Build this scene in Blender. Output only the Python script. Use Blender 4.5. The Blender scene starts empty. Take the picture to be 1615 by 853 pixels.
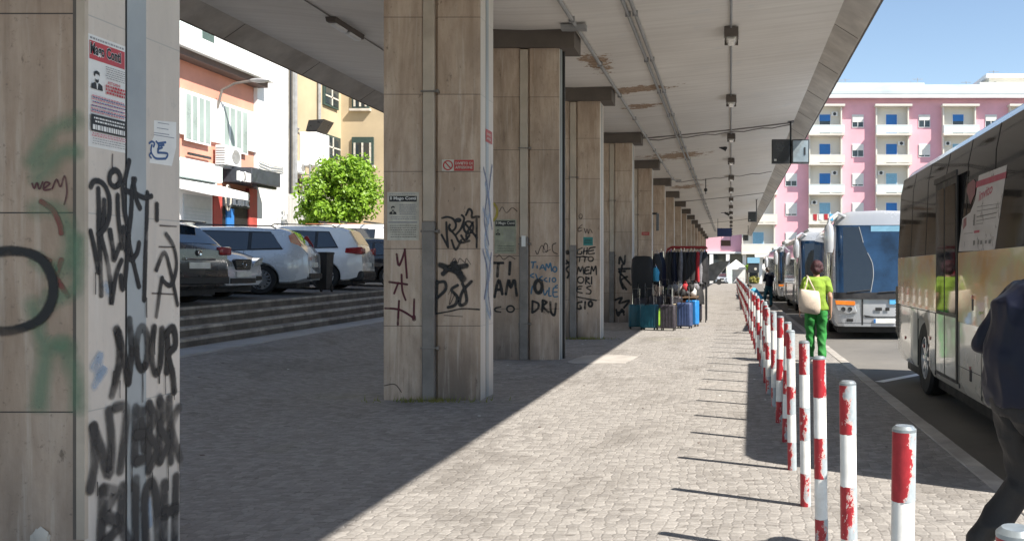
import bpy, bmesh, math, random
from mathutils import Vector, Matrix, noise
random.seed(7)
scn = bpy.context.scene
COL = scn.collection
R = math.radians

# ------------------------------------------------------------------ camera
F = 1400.0; VX, VY = 1153.0, 428.0; CZ = 1.55      # focal length and vanishing point in photo pixels, eye height
cam_d = bpy.data.cameras.new('camera'); cam = bpy.data.objects.new('camera', cam_d); COL.objects.link(cam)
cam.location = (0, 0, CZ); cam.rotation_euler = (R(90), 0, 0)
cam_d.sensor_width = 36; cam_d.lens = 36 * F / 1615
cam_d.shift_x = -(VX - 807.5) / 1615; cam_d.shift_y = (VY - 426.5) / 1615
cam_d.clip_start = 0.05; cam_d.clip_end = 3000
scn.camera = cam
# ------------------------------------------------------------------ light
SUN = Vector((.81, -.43, 1.0)).normalized()
w = bpy.data.worlds.new('World'); scn.world = w; w.use_nodes = True
nt = w.node_tree; sky = nt.nodes.new('ShaderNodeTexSky'); sky.sky_type = 'NISHITA'; sky.sun_disc = False
sky.sun_elevation = math.asin(SUN.z); sky.sun_rotation = math.atan2(SUN.x, SUN.y)
sky.air_density = 1.0; sky.dust_density = .0; sky.ozone_density = 1.6
nt.links.new(sky.outputs[0], nt.nodes['Background'].inputs[0]); nt.nodes['Background'].inputs[1].default_value = .092
ld = bpy.data.lights.new('sun', 'SUN'); ld.energy = 4.9; ld.angle = R(.53); ld.color = (1, .955, .89)
lo = bpy.data.objects.new('sun', ld); COL.objects.link(lo); lo.rotation_euler = (-SUN).to_track_quat('-Z', 'Y').to_euler()
scn.view_settings.view_transform = 'Standard'; scn.view_settings.look = 'None'
scn.view_settings.use_white_balance = True; scn.view_settings.white_balance_temperature = 6950; scn.view_settings.white_balance_tint = 10
scn.view_settings.exposure = 1.12; scn.view_settings.gamma = 1
scn.cycles.max_bounces = 8; scn.cycles.diffuse_bounces = 5; scn.cycles.transparent_max_bounces = 24
try:
    scn.cycles.use_denoising = True
except Exception: pass

# ------------------------------------------------------------------ materials
def newmat(name):
    m = bpy.data.materials.new(name); m.use_nodes = True
    return m, m.node_tree, m.node_tree.nodes['Principled BSDF']
class NT:
    """small node helper"""
    def __init__(s, nt): s.nt = nt
    def n(s, t, **k):
        nd = s.nt.nodes.new(t)
        for a, v in k.items(): setattr(nd, a, v)
        return nd
    def l(s, a, b): s.nt.links.new(a, b)
    def coord(s, kind='Object', scale=(1, 1, 1), rand=0):
        tc = s.n('ShaderNodeTexCoord'); mp = s.n('ShaderNodeMapping'); mp.inputs['Scale'].default_value = scale
        s.l(tc.outputs[kind], mp.inputs['Vector'])
        if rand:
            oi = s.n('ShaderNodeObjectInfo'); ml = s.n('ShaderNodeMath', operation='MULTIPLY'); ml.inputs[1].default_value = rand
            s.l(oi.outputs['Random'], ml.inputs[0]); cb = s.n('ShaderNodeCombineXYZ')
            for i in range(3): s.l(ml.outputs[0], cb.inputs[i])
            s.l(cb.outputs[0], mp.inputs['Location'])
        return mp.outputs[0]
    def noise(s, vec, scale=5, detail=4, rough=.6, dist=0):
        t = s.n('ShaderNodeTexNoise'); t.inputs['Scale'].default_value = scale; t.inputs['Detail'].default_value = detail
        t.inputs['Roughness'].default_value = rough; t.inputs['Distortion'].default_value = dist
        s.l(vec, t.inputs['Vector']); return t.outputs['Fac']
    def ramp(s, fac, stops, interp='LINEAR'):
        r = s.n('ShaderNodeValToRGB'); r.color_ramp.interpolation = interp
        while len(r.color_ramp.elements) < len(stops): r.color_ramp.elements.new(.5)
        for e, (p, c) in zip(r.color_ramp.elements, stops):
            e.position = p; e.color = (c if len(c) == 4 else (*c, 1)) if hasattr(c, '__len__') else (c, c, c, 1)
        s.l(fac, r.inputs[0]); return r.outputs[0]
    def mix(s, fac, a, b, blend='MIX'):
        m = s.n('ShaderNodeMix', data_type='RGBA', blend_type=blend)
        for sock, v in ((m.inputs[0], fac), (m.inputs[6], a), (m.inputs[7], b)):
            if hasattr(v, 'is_linked') or hasattr(v, 'links'): s.l(v, sock)
            elif hasattr(v, '__len__'): sock.default_value = (*v[:3], 1)
            else: sock.default_value = v
        return m.outputs[2]
    def math(s, op, a, b=0, c=None, clamp=False):
        m = s.n('ShaderNodeMath', operation=op, use_clamp=clamp)
        for sock, v in zip(m.inputs, (a, b, c) if c is not None else (a, b)):
            if hasattr(v, 'links'): s.l(v, sock)
            else: sock.default_value = v
        return m.outputs[0]
    def bump(s, h, bsdf, strength=.3, dist=.01):
        b = s.n('ShaderNodeBump'); b.inputs['Strength'].default_value = strength; b.inputs['Distance'].default_value = dist
        s.l(h, b.inputs['Height']); s.l(b.outputs[0], bsdf.inputs['Normal'])

def pm(name, col, rough=.6, metal=0, var=.12, scale=6, coat=0, bump=0, spec=.5, rand=3, emit=None, dirt=None, rv=.12):
    """plain material with a little uneven tone, roughness and grime"""
    m, t, b = newmat(name); h = NT(t); v = h.coord(rand=rand)
    nz = h.noise(v, scale, 5)
    hi = tuple(min(1, c * (1 + var)) for c in col); lw = tuple(c * (1 - var * 1.6) for c in col)
    c = h.ramp(nz, [(.3, lw), (.7, hi)])
    if dirt:
        n2 = h.noise(v, scale * .37, 6, .7)
        c = h.mix(h.ramp(n2, [(.48, 0), (.75, .75)]), c, dirt)
    h.l(c, b.inputs['Base Color'])
    h.l(h.ramp(nz, [(.3, max(0, rough - rv)), (.7, min(1, rough + rv))]), b.inputs['Roughness'])
    b.inputs['Metallic'].default_value = metal; b.inputs['Coat Weight'].default_value = coat
    b.inputs['Coat Roughness'].default_value = .05
    b.inputs['Specular IOR Level'].default_value = spec
    if bump: h.bump(h.noise(v, scale * 6, 4), b, bump, .01)
    if emit: b.inputs['Emission Color'].default_value = (*emit[:3], 1); b.inputs['Emission Strength'].default_value = emit[3]
    return m

M = {}
def stone_mat(name='travertine', pale=0):
    m, t, b = newmat(name); h = NT(t)
    v = h.coord(rand=7); vs = h.coord(scale=(5, 5, .8), rand=7); vw = h.coord(scale=(1, 1, .35), rand=11)
    n1 = h.noise(vs, 1.6, 6, .65, .4); n2 = h.noise(vw, 1.5, 5, .6); n3 = h.noise(v, 34, 5, .7)
    c = h.ramp(h.math('ADD', h.math('MULTIPLY', n1, .45), h.math('MULTIPLY', h.noise(vw, 2.3, 6, .7, .8), .55)), [(.30, (.19, .13, .095)), (.40, (.39, .285, .215)), (.53, (.53, .41, .325)), (.72, (.68, .58, .49))])
    tc = h.n('ShaderNodeTexCoord'); sx = h.n('ShaderNodeSeparateXYZ'); h.l(tc.outputs['Object'], sx.inputs[0])
    # every slab has its own tone
    zi = h.math('FLOOR', h.math('DIVIDE', h.math('SUBTRACT', sx.outputs[2], .895), .929))
    xi = h.math('FLOOR', h.math('MULTIPLY', sx.outputs[0], 2.0)); 
    cb = h.n('ShaderNodeCombineXYZ'); h.l(zi, cb.inputs[2]); h.l(xi, cb.inputs[0])
    oi = h.n('ShaderNodeObjectInfo'); h.l(oi.outputs['Random'], cb.inputs[1])
    wn = h.n('ShaderNodeTexWhiteNoise'); h.l(cb.outputs[0], wn.inputs['Vector'])
    c = h.mix(h.ramp(wn.outputs['Value'], [(0, 0), (1, .35)]), c, (.33, .235, .165))
    # grey soot near the foot and brown drips
    foot = h.math('MULTIPLY', h.ramp(sx.outputs[2], [(0, .9), (1, 0)]), h.ramp(n2, [(.35, 0), (.6, 1)]), clamp=True)
    c = h.mix(foot, c, (.10, .09, .085))
    c = h.mix(h.ramp(n2, [(.46, 0), (.70, .6)]), c, (.22, .16, .12))
    vd = h.coord(scale=(13, 13, .42), rand=9); c = h.mix(h.math('MULTIPLY', h.ramp(h.noise(vd, 1.3, 5, .6, .3), [(.56, 0), (.68, .42)]), h.ramp(h.noise(v, 1.4, 4), [(.42, 0), (.6, 1)])), c, (.17, .115, .08))
    c = h.mix(h.ramp(h.noise(h.coord(scale=(10, 10, .6), rand=4), 1.7, 5, .6), [(.57, 0), (.7, .28)]), c, (.68, .63, .57))
    vp = h.coord(scale=(2.5, 2.5, 1.2), rand=5)
    c = h.mix(h.ramp(h.noise(vp, 3.1, 6, .75), [(.63, 0), (.70, .8)]), c, (.13, .095, .07))
    # open joints between slabs
    zf = h.math('ABSOLUTE', h.math('SUBTRACT', h.math('FRACT', h.math('DIVIDE', h.math('SUBTRACT', sx.outputs[2], .430), .929)), .5))
    j = h.math('LESS_THAN', zf, .0035)
    c = h.mix(j, c, (.05, .04, .035))
    c = h.mix(h.ramp(n3, [(.60, 0), (.70, .55)]), c, (.12, .09, .07))
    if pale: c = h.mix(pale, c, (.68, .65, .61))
    h.l(c, b.inputs['Base Color']); b.inputs['Roughness'].default_value = .62
    hh = h.math('SUBTRACT', h.math('MULTIPLY', n3, .4), h.math('MULTIPLY', j, 1.5))
    h.bump(hh, b, .35, .012); return m
M['stone'] = stone_mat(); M['stone_bounce'] = stone_mat('bounce_lit_travertine', .58)  # second copy is lightened to paint bounce light into the stone

def cobble_mat(name, cols, joint, sx=8.5, sy=11):
    m, t, b = newmat(name); h = NT(t)
    v0 = h.coord(scale=(1, 1, 1)); 
    nzc = h.n('ShaderNodeTexNoise'); nzc.inputs['Scale'].default_value = .9; nzc.inputs['Detail'].default_value = 2; h.l(v0, nzc.inputs['Vector'])
    va = h.n('ShaderNodeVectorMath', operation='MULTIPLY_ADD'); h.l(nzc.outputs['Color'], va.inputs[0]); va.inputs[1].default_value = (.22, .22, 0); h.l(v0, va.inputs[2])
    mp = h.n('ShaderNodeMapping'); mp.inputs['Scale'].default_value = (sx, sy, 0); h.l(va.outputs[0], mp.inputs[0])
    de = h.n('ShaderNodeTexVoronoi', feature='DISTANCE_TO_EDGE'); de.inputs['Scale'].default_value = 1; de.inputs['Randomness'].default_value = .5
    f1 = h.n('ShaderNodeTexVoronoi', feature='F1'); f1.inputs['Scale'].default_value = 1; f1.inputs['Randomness'].default_value = .5
    h.l(mp.outputs[0], de.inputs['Vector']); h.l(mp.outputs[0], f1.inputs['Vector'])
    sp = h.n('ShaderNodeSeparateColor'); h.l(f1.outputs['Color'], sp.inputs[0])
    c = h.ramp(sp.outputs[0], [(0, cols[0]), (.5, cols[1]), (1, cols[2])])
    big = h.noise(v0, .55, 5, .6); fine = h.noise(v0, 45, 4, .7); mid = h.noise(v0, 3.2, 5, .65)
    c = h.mix(h.ramp(big, [(.3, .0), (.7, .5)]), c, cols[3])
    c = h.mix(h.ramp(fine, [(.35, .3), (.65, 0)]), c, tuple(x * .45 for x in cols[1]))
    jw = h.ramp(mid, [(.35, .02), (.7, .085)])
    jm = h.math('LESS_THAN', de.outputs['Distance'], jw)
    fill = h.ramp(mid, [(.36, .75), (.52, .14)])          # joints silted up in places
    c = h.mix(h.math('MULTIPLY', jm, fill), c, joint)
    c = h.mix(h.ramp(h.noise(h.coord(scale=(2.2, 9, 1)), 2.2, 4, .75), [(.58, 0), (.64, .65)]), c, (.11, .098, .09))  # dark dashes paint small shadows along the cobble edges
    gum = h.n('ShaderNodeTexVoronoi', feature='F1'); gum.inputs['Scale'].default_value = 1.6; h.l(v0, gum.inputs['Vector'])
    c = h.mix(h.math('MULTIPLY', h.math('LESS_THAN', gum.outputs['Distance'], .055), .7), c, (.09, .085, .08))
    st_ = h.noise(h.coord(scale=(1, .6, 1)), .8, 6, .72, .6)
    c = h.mix(h.ramp(st_, [(.52, 0), (.64, .5)]), c, (.13, .12, .11)); c = h.mix(h.ramp(st_, [(.30, .3), (.40, 0)]), c, (.42, .39, .36))
    c = h.mix(h.ramp(h.noise(v0, .33, 4, .6), [(.62, 0), (.72, .22)]), c, (.22, .23, .10))
    h.l(c, b.inputs['Base Color']); b.inputs['Roughness'].default_value = .78; b.inputs['Specular IOR Level'].default_value = .3
    hgt = h.math('ADD', h.ramp(de.outputs['Distance'], [(0, 0), (.16, 1)]), h.math('ADD', h.math('MULTIPLY', fine, .35), h.math('MULTIPLY', sp.outputs[1], .55)))
    dsh = h.noise(h.coord(scale=(2.2, 9, 1)), 2.2, 4, .75)
    h.bump(h.math('SUBTRACT', hgt, h.ramp(dsh, [(.60, 0), (.68, 1.2)])), b, .5, .008)
    return m
M['cobble'] = cobble_mat('porphyry_cobbles', [(.20, .19, .182), (.275, .262, .25), (.35, .335, .32), (.31, .297, .285)], (.13, .12, .112), 14, 16)

def asphalt_mat():
    m, t, b = newmat('asphalt'); h = NT(t); v = h.coord()
    n1 = h.noise(v, 140, 3, .8); n2 = h.noise(v, .35, 5, .6); n3 = h.noise(v, 2.2, 6, .7)
    c = h.ramp(n1, [(.3, (.055, .052, .05)), (.7, (.17, .165, .155))])
    c = h.mix(h.ramp(n2, [(.35, 0), (.7, .55)]), c, (.21, .20, .185)); c = h.mix(h.ramp(n3, [(.55, 0), (.8, .5)]), c, (.05, .048, .045))
    h.l(c, b.inputs['Base Color']); b.inputs['Roughness'].default_value = .85; h.bump(n1, b, .3, .006); return m
M['asphalt'] = asphalt_mat()

def ceil_mat():
    m, t, b = newmat('canopy_plaster'); h = NT(t); v = h.coord()
    n1 = h.noise(v, .5, 5, .6); vb = h.coord(scale=(.25, 7, 1)); n2 = h.noise(vb, 1.0, 5, .65)
    c = h.ramp(n1, [(.3, (.70, .665, .62)), (.7, (.80, .765, .715))])
    c = h.mix(h.ramp(n2, [(.42, 0), (.72, .5)]), c, (.56, .52, .47))
    n3 = h.noise(v, 1.1, 6, .7)
    c = h.mix(h.ramp(n3, [(.58, 0), (.75, .35)]), c, (.50, .54, .58))
    # patches of fallen plaster
    tc = h.n('ShaderNodeTexCoord'); dn = h.noise(v, 3.5, 6, .75)
    tot = None
    for (x, y, rx, ry) in ((-2.72, 18.1, .28, .8), (-2.15, 20.9, .75, .35), (-2.35, 23.0, .5, .3), (-2.0, 33.0, 1.1, .9), (-2.3, 45, .8, 1.0)):
        vs = h.n('ShaderNodeVectorMath', operation='SUBTRACT'); h.l(tc.outputs['Object'], vs.inputs[0]); vs.inputs[1].default_value = (x, y, 0)
        vm = h.n('ShaderNodeVectorMath', operation='MULTIPLY'); h.l(vs.outputs[0], vm.inputs[0]); vm.inputs[1].default_value = (1 / rx, 1 / ry, 0)
        ln = h.n('ShaderNodeVectorMath', operation='LENGTH'); h.l(vm.outputs[0], ln.inputs[0])
        f = h.math('SUBTRACT', h.math('ADD', .9, h.math('MULTIPLY', h.math('SUBTRACT', dn, .5), 4.2)), ln.outputs['Value'])
        tot = f if tot is None else h.math('MAXIMUM', tot, f)
    fine = h.noise(v, 12, 5, .7)
    br = h.ramp(fine, [(.3, (.15, .10, .07)), (.5, (.36, .25, .17)), (.7, (.50, .38, .28))])
    c = h.mix(h.ramp(tot, [(.0, 0), (.06, 1)]), c, br)
    h.l(c, b.inputs['Base Color']); b.inputs['Roughness'].default_value = .8; h.bump(h.math('MULTIPLY', h.ramp(tot, [(0, 1), (.05, 0)]), 1), b, .5, .02); return m
M['ceiling'] = ceil_mat()

M['conc'] = pm('weathered_concrete', (.56, .52, .47), .8, var=.14, scale=1.8, bump=.3, dirt=(.33, .285, .24))
M['cap'] = pm('brown_painted_beam', (.12, .10, .086), .7, var=.15, scale=3)
M['pipe_beige'] = pm('beige_plastic_duct', (.47, .40, .33), .6, var=.12, scale=2, dirt=(.27, .21, .16))
M['pipe_grey'] = pm('grey_steel_duct', (.23, .21, .195), .55, .1, var=.2, scale=3, dirt=(.09, .08, .07))
M['strip'] = pm('zinc_strip', (.36, .385, .40), .5, .25, var=.14, scale=1.6, dirt=(.30, .29, .27))
M['dark'] = pm('dark_rubber_gap', (.012, .012, .013), .6, var=.2)
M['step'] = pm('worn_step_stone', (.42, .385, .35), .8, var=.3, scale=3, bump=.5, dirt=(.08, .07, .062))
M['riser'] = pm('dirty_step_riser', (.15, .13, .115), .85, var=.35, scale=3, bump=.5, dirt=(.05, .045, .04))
M['kerb'] = pm('kerb_stone', (.37, .35, .325), .75, var=.2, scale=3, bump=.3, dirt=(.2, .18, .165))
M['patch'] = pm('pale_concrete_patch', (.37, .35, .33), .8, var=.12, scale=4, bump=.3)
M['white'] = pm('white_paint', (.78, .78, .77), .5, var=.06)
M['paper'] = pm('white_paper', (.72, .72, .71), .6, var=.05, scale=9)
M['oldpaper'] = pm('weathered_paper', (.55, .53, .47), .7, var=.14, scale=9, dirt=(.36, .32, .27))
M['greenpaper'] = pm('faded_green_paper', (.32, .33, .25), .7, var=.16, scale=9)
M['ink'] = pm('black_ink', (.018, .018, .02), .5, var=.2)
M['greyink'] = pm('grey_ink', (.28, .28, .30), .6)
M['redink'] = pm('red_ink', (.50, .055, .07), .5)
M['pinkink'] = pm('pink_ink', (.62, .25, .29), .5)
M['blueink'] = pm('blue_ink', (.05, .12, .28), .5)
M['signred'] = pm('red_sign_plate', (.42, .035, .035), .4, dirt=(.25, .05, .05))
M['teal'] = pm('teal_sticker', (.02, .22, .21), .5)
M['glass'] = pm('dark_vehicle_glass', (.013, .016, .018), .03, spec=.8, var=.1, rv=.015, coat=.6)
M['busglass'] = pm('smoked_bus_glass', (.016, .016, .017), .05, spec=.35, var=.1, rv=.015, coat=0)
M['blueglass'] = pm('blue_tinted_windscreen', (.010, .036, .085), .05, spec=.7, var=.5, scale=1.3, rv=.02, coat=.5)
M['tyre'] = pm('tyre_rubber', (.018, .018, .019), .75, var=.25, scale=9)
M['alloy'] = pm('alloy_rim', (.52, .53, .54), .3, .85, var=.1)
M['rubber'] = pm('black_plastic_trim', (.02, .02, .022), .5, var=.2)
M['chrome'] = pm('chrome_trim', (.75, .76, .78), .12, 1, var=.05, rv=.04)
M['taillight'] = pm('red_lamp_lens', (.32, .012, .015), .15, coat=.8, var=.2)
M['headlight'] = pm('clear_lamp_lens', (.55, .57, .6), .1, .5, coat=1, var=.25, scale=14)
M['orange'] = pm('amber_lamp_lens', (.75, .20, .02), .2, coat=.6)
M['plate'] = pm('number_plate', (.75, .76, .74), .4)
M['silver'] = pm('silver_car_paint', (.56, .60, .65), .3, .12, coat=1, var=.05, scale=2)
M['silverb'] = pm('cool_silver_car_paint', (.42, .47, .54), .3, .12, coat=1, var=.05, scale=2)
M['carwhite'] = pm('white_car_paint', (.76, .77, .78), .25, coat=1, var=.03, scale=2)
M['cardark'] = pm('dark_grey_car_paint', (.035, .033, .034), .25, .3, coat=1, var=.15, scale=2)
M['busroof'] = pm('pale_blue_bus_roof', (.50, .58, .68), .3, coat=.6, var=.05, scale=1)
M['buswhite'] = pm('silver_white_bus_paint', (.44, .46, .49), .25, .25, coat=.8, var=.05, scale=1, dirt=(.42, .42, .42))
M['bussteel'] = pm('polished_bus_side', (.42, .40, .37), .14, .8, coat=.6, var=.12, scale=1.2, rv=.06)
M['galv'] = pm('galvanised_steel', (.36, .42, .46), .38, .6, var=.16, scale=14, dirt=(.24, .25, .26))
M['postwhite'] = pm('white_post_paint', (.68, .69, .68), .42, var=.08, scale=14, dirt=(.50, .47, .43))
M['skin'] = pm('skin', (.44, .25, .17), .5, var=.08)
M['hair_red'] = pm('dark_red_hair', (.045, .006, .012), .6, var=.5, scale=30, bump=.8)
M['hair_dark'] = pm('dark_brown_hair', (.02, .014, .011), .5, var=.4, scale=30, bump=.6)
M['lime'] = pm('lime_cotton', (.20, .32, .035), .8, var=.12, scale=5, bump=.3)
M['green'] = pm('green_cotton', (.014, .20, .035), .75, var=.2, scale=5, bump=.4)
M['canvas'] = pm('beige_canvas', (.58, .49, .41), .85, var=.12, scale=8, bump=.5)
M['navy'] = pm('navy_jacket', (.004, .007, .022), .5, var=.2, scale=4, bump=.1, spec=.3)
M['black'] = pm('black_cloth', (.013, .013, .015), .7, var=.35, scale=6, bump=.4)
M['bluecloth'] = pm('sky_blue_cloth', (.05, .38, .62), .75, var=.12)
M['tealcloth'] = pm('dark_teal_cloth', (.012, .09, .13), .75, var=.2)
M['greycloth'] = pm('grey_cloth', (.18, .18, .2), .8, var=.3, scale=8)
M['redcloth'] = pm('red_cloth', (.40, .02, .03), .75, var=.2, scale=8)
M['whitecloth'] = pm('white_cloth', (.7, .7, .69), .8, var=.1)
M['tealcase'] = pm('teal_suitcase_shell', (.012, .10, .14), .45, var=.15, scale=9)
M['bluecase'] = pm('bright_blue_suitcase_shell', (.02, .19, .50), .4, var=.1)
M['navycase'] = pm('navy_suitcase_shell', (.05, .08, .18), .45, var=.15)
M['blackcase'] = pm('black_suitcase_shell', (.035, .03, .04), .6, var=.3, scale=14)
M['beigecase'] = pm('beige_suitcase_shell', (.45, .38, .25), .6, var=.15)
M['limecase'] = pm('lime_plastic', (.30, .55, .06), .5)
M['orangecase'] = pm('coral_suitcase_shell', (.60, .20, .10), .5)
M['redpaint'] = pm('red_rack_paint', (.26, .015, .02), .4, var=.2)
M['monitor'] = pm('black_monitor_case', (.028, .03, .034), .35, var=.15)
M['screen'] = pm('dark_screen_glass', (.018, .025, .032), .08, coat=1, var=.3, scale=2)
M['bluesign'] = pm('navy_sign_panel', (.015, .035, .13), .4)
M['lamp_body'] = pm('old_lamp_housing', (.30, .29, .26), .55, .2, var=.2, scale=9, dirt=(.16, .14, .12))
M['lamp_glass'] = pm('lamp_diffuser', (.62, .61, .56), .25, coat=.6, var=.15, scale=9)
M['conduit'] = pm('grey_conduit', (.33, .335, .34), .45, .3, var=.15, scale=3)
M['conduitb'] = pm('brown_conduit', (.20, .18, .165), .5, .2, var=.15, scale=3)
M['bwhite'] = pm('white_stucco', (.74, .745, .75), .85, var=.05, scale=.8, bump=.2)
M['bwhite2'] = pm('cream_stucco', (.70, .67, .58), .85, var=.06, scale=.6)
M['bred'] = pm('salmon_wall', (.60, .27, .20), .85, var=.10, scale=.7, bump=.2, dirt=(.50, .20, .15))
M['bredtile'] = pm('red_tile_wall', (.42, .07, .06), .6, var=.15, scale=3)
M['byellow'] = pm('ochre_stucco', (.45, .37, .25), .9, var=.10, scale=.5, bump=.2, dirt=(.40, .33, .24))
M['bpink'] = pm('pink_stucco', (.75, .40, .47), .9, var=.07, scale=.4, dirt=(.66, .38, .42))
M['bcream'] = pm('ivory_stucco', (.66, .63, .57), .9, var=.05, scale=.3)
M['brown_trim'] = pm('dark_brown_trim', (.10, .065, .055), .7, var=.2)
M['shutterblue'] = pm('blue_shutter', (.02, .16, .46), .6, var=.1, scale=.5)
M['shutterpale'] = pm('pale_blue_shutter', (.20, .42, .58), .6, var=.1)
M['shutterwhite'] = pm('white_shutter', (.68, .67, .64), .6, var=.06)
M['shuttergrey'] = pm('grey_roller_shutter', (.44, .47, .50), .6, var=.06)
M['roofgrey'] = pm('pale_metal_roof', (.36, .42, .45), .6, .1, var=.08, scale=.4)
M['winglass'] = pm('window_glass', (.03, .04, .045), .05, var=.3, scale=.8, spec=.7)
M['frost'] = pm('frosted_window', (.26, .33, .32), .35, var=.12, scale=1)
M['turq'] = pm('pale_turquoise_panel', (.60, .70, .69), .5, var=.06)
M['greenframe'] = pm('dark_green_frame', (.03, .06, .055), .5)
M['shopblack'] = pm('charcoal_sign_box', (.045, .052, .065), .45, var=.2)
M['leaf'] = None
M['bark'] = pm('bark', (.10, .075, .055), .9, var=.3, scale=12, bump=.8)
M['tarp'] = pm('grey_tarpaulin', (.14, .14, .135), .7, var=.3, scale=1.2, bump=.3)
M['gazebo'] = pm('white_gazebo_cloth', (.74, .74, .74), .7, var=.06)
M['wood'] = pm('brown_wood', (.15, .09, .05), .7, var=.3, scale=8)

def leaf_mat(name, a, b_, c_):
    m, t, b = newmat(name); h = NT(t); v = h.coord(); n1 = h.noise(v, 2.2, 3); n2 = h.noise(v, 14, 2)
    c = h.mix(h.ramp(n2, [(.35, 0), (.65, .7)]), h.ramp(n1, [(.35, a), (.65, b_)]), c_)
    h.l(c, b.inputs['Base Color']); b.inputs['Roughness'].default_value = .5
    tr = h.n('ShaderNodeBsdfTranslucent'); h.l(h.mix(.5, c, (.25, .5, .03)), tr.inputs[0])
    ms = h.n('ShaderNodeMixShader'); ms.inputs[0].default_value = .35; h.l(b.outputs[0], ms.inputs[1]); h.l(tr.outputs[0], ms.inputs[2])
    h.l(ms.outputs[0], t.nodes['Material Output'].inputs[0]); return m
M['leaf'] = leaf_mat('citrus_leaves', (.06, .17, .01), (.17, .34, .02), (.34, .50, .05))
M['grass'] = leaf_mat('dry_grass', (.12, .14, .03), (.25, .22, .06), (.30, .25, .08))

def spray_mat(name, col, dens=1.0, soft=.35, scale=60):
    """paint on the wall: uv.x grows 0..1 away from the stroke's ends, uv.y runs -1..1 across it"""
    m, t, b = newmat(name); h = NT(t)
    uv = h.n('ShaderNodeUVMap'); uv.uv_map = 'UVMap'; s = h.n('ShaderNodeSeparateXYZ'); h.l(uv.outputs[0], s.inputs[0])
    e = h.math('SUBTRACT', 1, s.outputs[0]); d = h.math('SQRT', h.math('ADD', h.math('MULTIPLY', e, e), h.math('MULTIPLY', s.outputs[1], s.outputs[1])))
    v = h.coord(rand=2); nz = h.noise(v, scale, 4, .7); n2 = h.noise(v, 5, 3)
    d2 = h.math('ADD', d, h.math('MULTIPLY', h.math('SUBTRACT', nz, .5), .7 * soft + .12))
    a = h.math('MULTIPLY', h.ramp(d2, [(max(0, .92 - soft), dens), (.97, 0)]), h.ramp(n2, [(.28, .5), (.52, 1)]))
    b.inputs['Base Color'].default_value = (*col, 1); b.inputs['Roughness'].default_value = .55
    tb = h.n('ShaderNodeBsdfTransparent'); ms = h.n('ShaderNodeMixShader')
    h.l(a, ms.inputs[0]); h.l(tb.outputs[0], ms.inputs[1]); h.l(b.outputs[0], ms.inputs[2]); h.l(ms.outputs[0], t.nodes['Material Output'].inputs[0])
    return m
SP = {'black': spray_mat('black_spray', (.012, .012, .014), .96, .34), 'fade': spray_mat('faded_black_spray', (.035, .035, .038), .84, .42, 20),
      'maroon': spray_mat('maroon_marker', (.085, .008, .02), .95, .2), 'blue': spray_mat('blue_marker', (.03, .15, .27), .9, .2),
      'green': spray_mat('green_spray', (.16, .30, .19), .50, .8, 12), 'red': spray_mat('red_spray', (.25, .015, .025), .9, .35),
      'thin': spray_mat('thin_brown_marker', (.05, .035, .035), .7, .2), 'pale': spray_mat('pale_blue_spray', (.32, .42, .55), .6, .6, 20),
      'lilac': spray_mat('grey_blue_spray', (.15, .18, .27), .75, .5, 25), 'yellow': spray_mat('yellow_spray', (.45, .36, .04), .7, .4),
      'white': spray_mat('white_marker', (.75, .75, .78), .9, .15)}

def peel_mat():
    m, t, b = newmat('peeling_red_paint'); h = NT(t); v = h.coord(scale=(1, 1, .6), rand=17)
    tc = h.n('ShaderNodeTexCoord'); s = h.n('ShaderNodeSeparateXYZ'); h.l(tc.outputs['Object'], s.inputs[0])
    oi = h.n('ShaderNodeObjectInfo')
    n1 = h.noise(v, 9, 6, .72); n2 = h.noise(v, 40, 4, .7)
    f = h.math('ADD', h.math('ADD', n1, h.math('MULTIPLY', s.outputs[0], 4.2)), h.math('ADD', h.math('MULTIPLY', n2, .12), h.math('MULTIPLY', oi.outputs['Random'], .12)))
    msk = h.ramp(f, [(.63, 0), (.645, 1)])
    edge = h.math('MULTIPLY', h.ramp(f, [(.60, 0), (.61, 1)]), h.math('SUBTRACT', 1, msk))
    red = h.ramp(n2, [(.3, (.26, .010, .018)), (.7, (.42, .022, .034))])
    c = h.mix(edge, red, (.55, .40, .38)); c = h.mix(msk, c, h.ramp(n2, [(.3, (.27, .32, .35)), (.7, (.40, .45, .49))]))
    h.l(c, b.inputs['Base Color']); b.inputs['Roughness'].default_value = .42
    h.bump(h.math('SUBTRACT', 1, msk), b, .5, .003); return m
M['peel'] = peel_mat()

# bus 1 side art: soft patches of gold, orange, green and cream foil
def art_mat():
    m, t, b = newmat('gold_landscape_print'); h = NT(t); tc = h.n('ShaderNodeTexCoord'); s = h.n('ShaderNodeSeparateXYZ'); h.l(tc.outputs['Object'], s.inputs[0])
    v = h.coord(scale=(1, .6, 1)); n1 = h.noise(v, 1.6, 4, .5, .6); n2 = h.noise(v, 5, 4, .6)
    c = h.ramp(n1, [(.34, (.68, .38, .16)), (.48, (.72, .50, .27)), (.58, (.64, .60, .32)), (.68, (.85, .76, .55)), (.8, (.55, .62, .55))])
    c = h.mix(h.ramp(n2, [(.45, 0), (.7, .35)]), c, (.55, .50, .42))
    h.l(c, b.inputs['Base Color']); b.inputs['Roughness'].default_value = .24; b.inputs['Metallic'].default_value = .2; b.inputs['Coat Weight'].default_value = .7; return m
M['art'] = art_mat()
M['creamgold'] = pm('cream_gold_bus_paint', (.93, .87, .77), .26, .15, coat=1, var=.05, scale=1, rv=.05)

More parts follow.
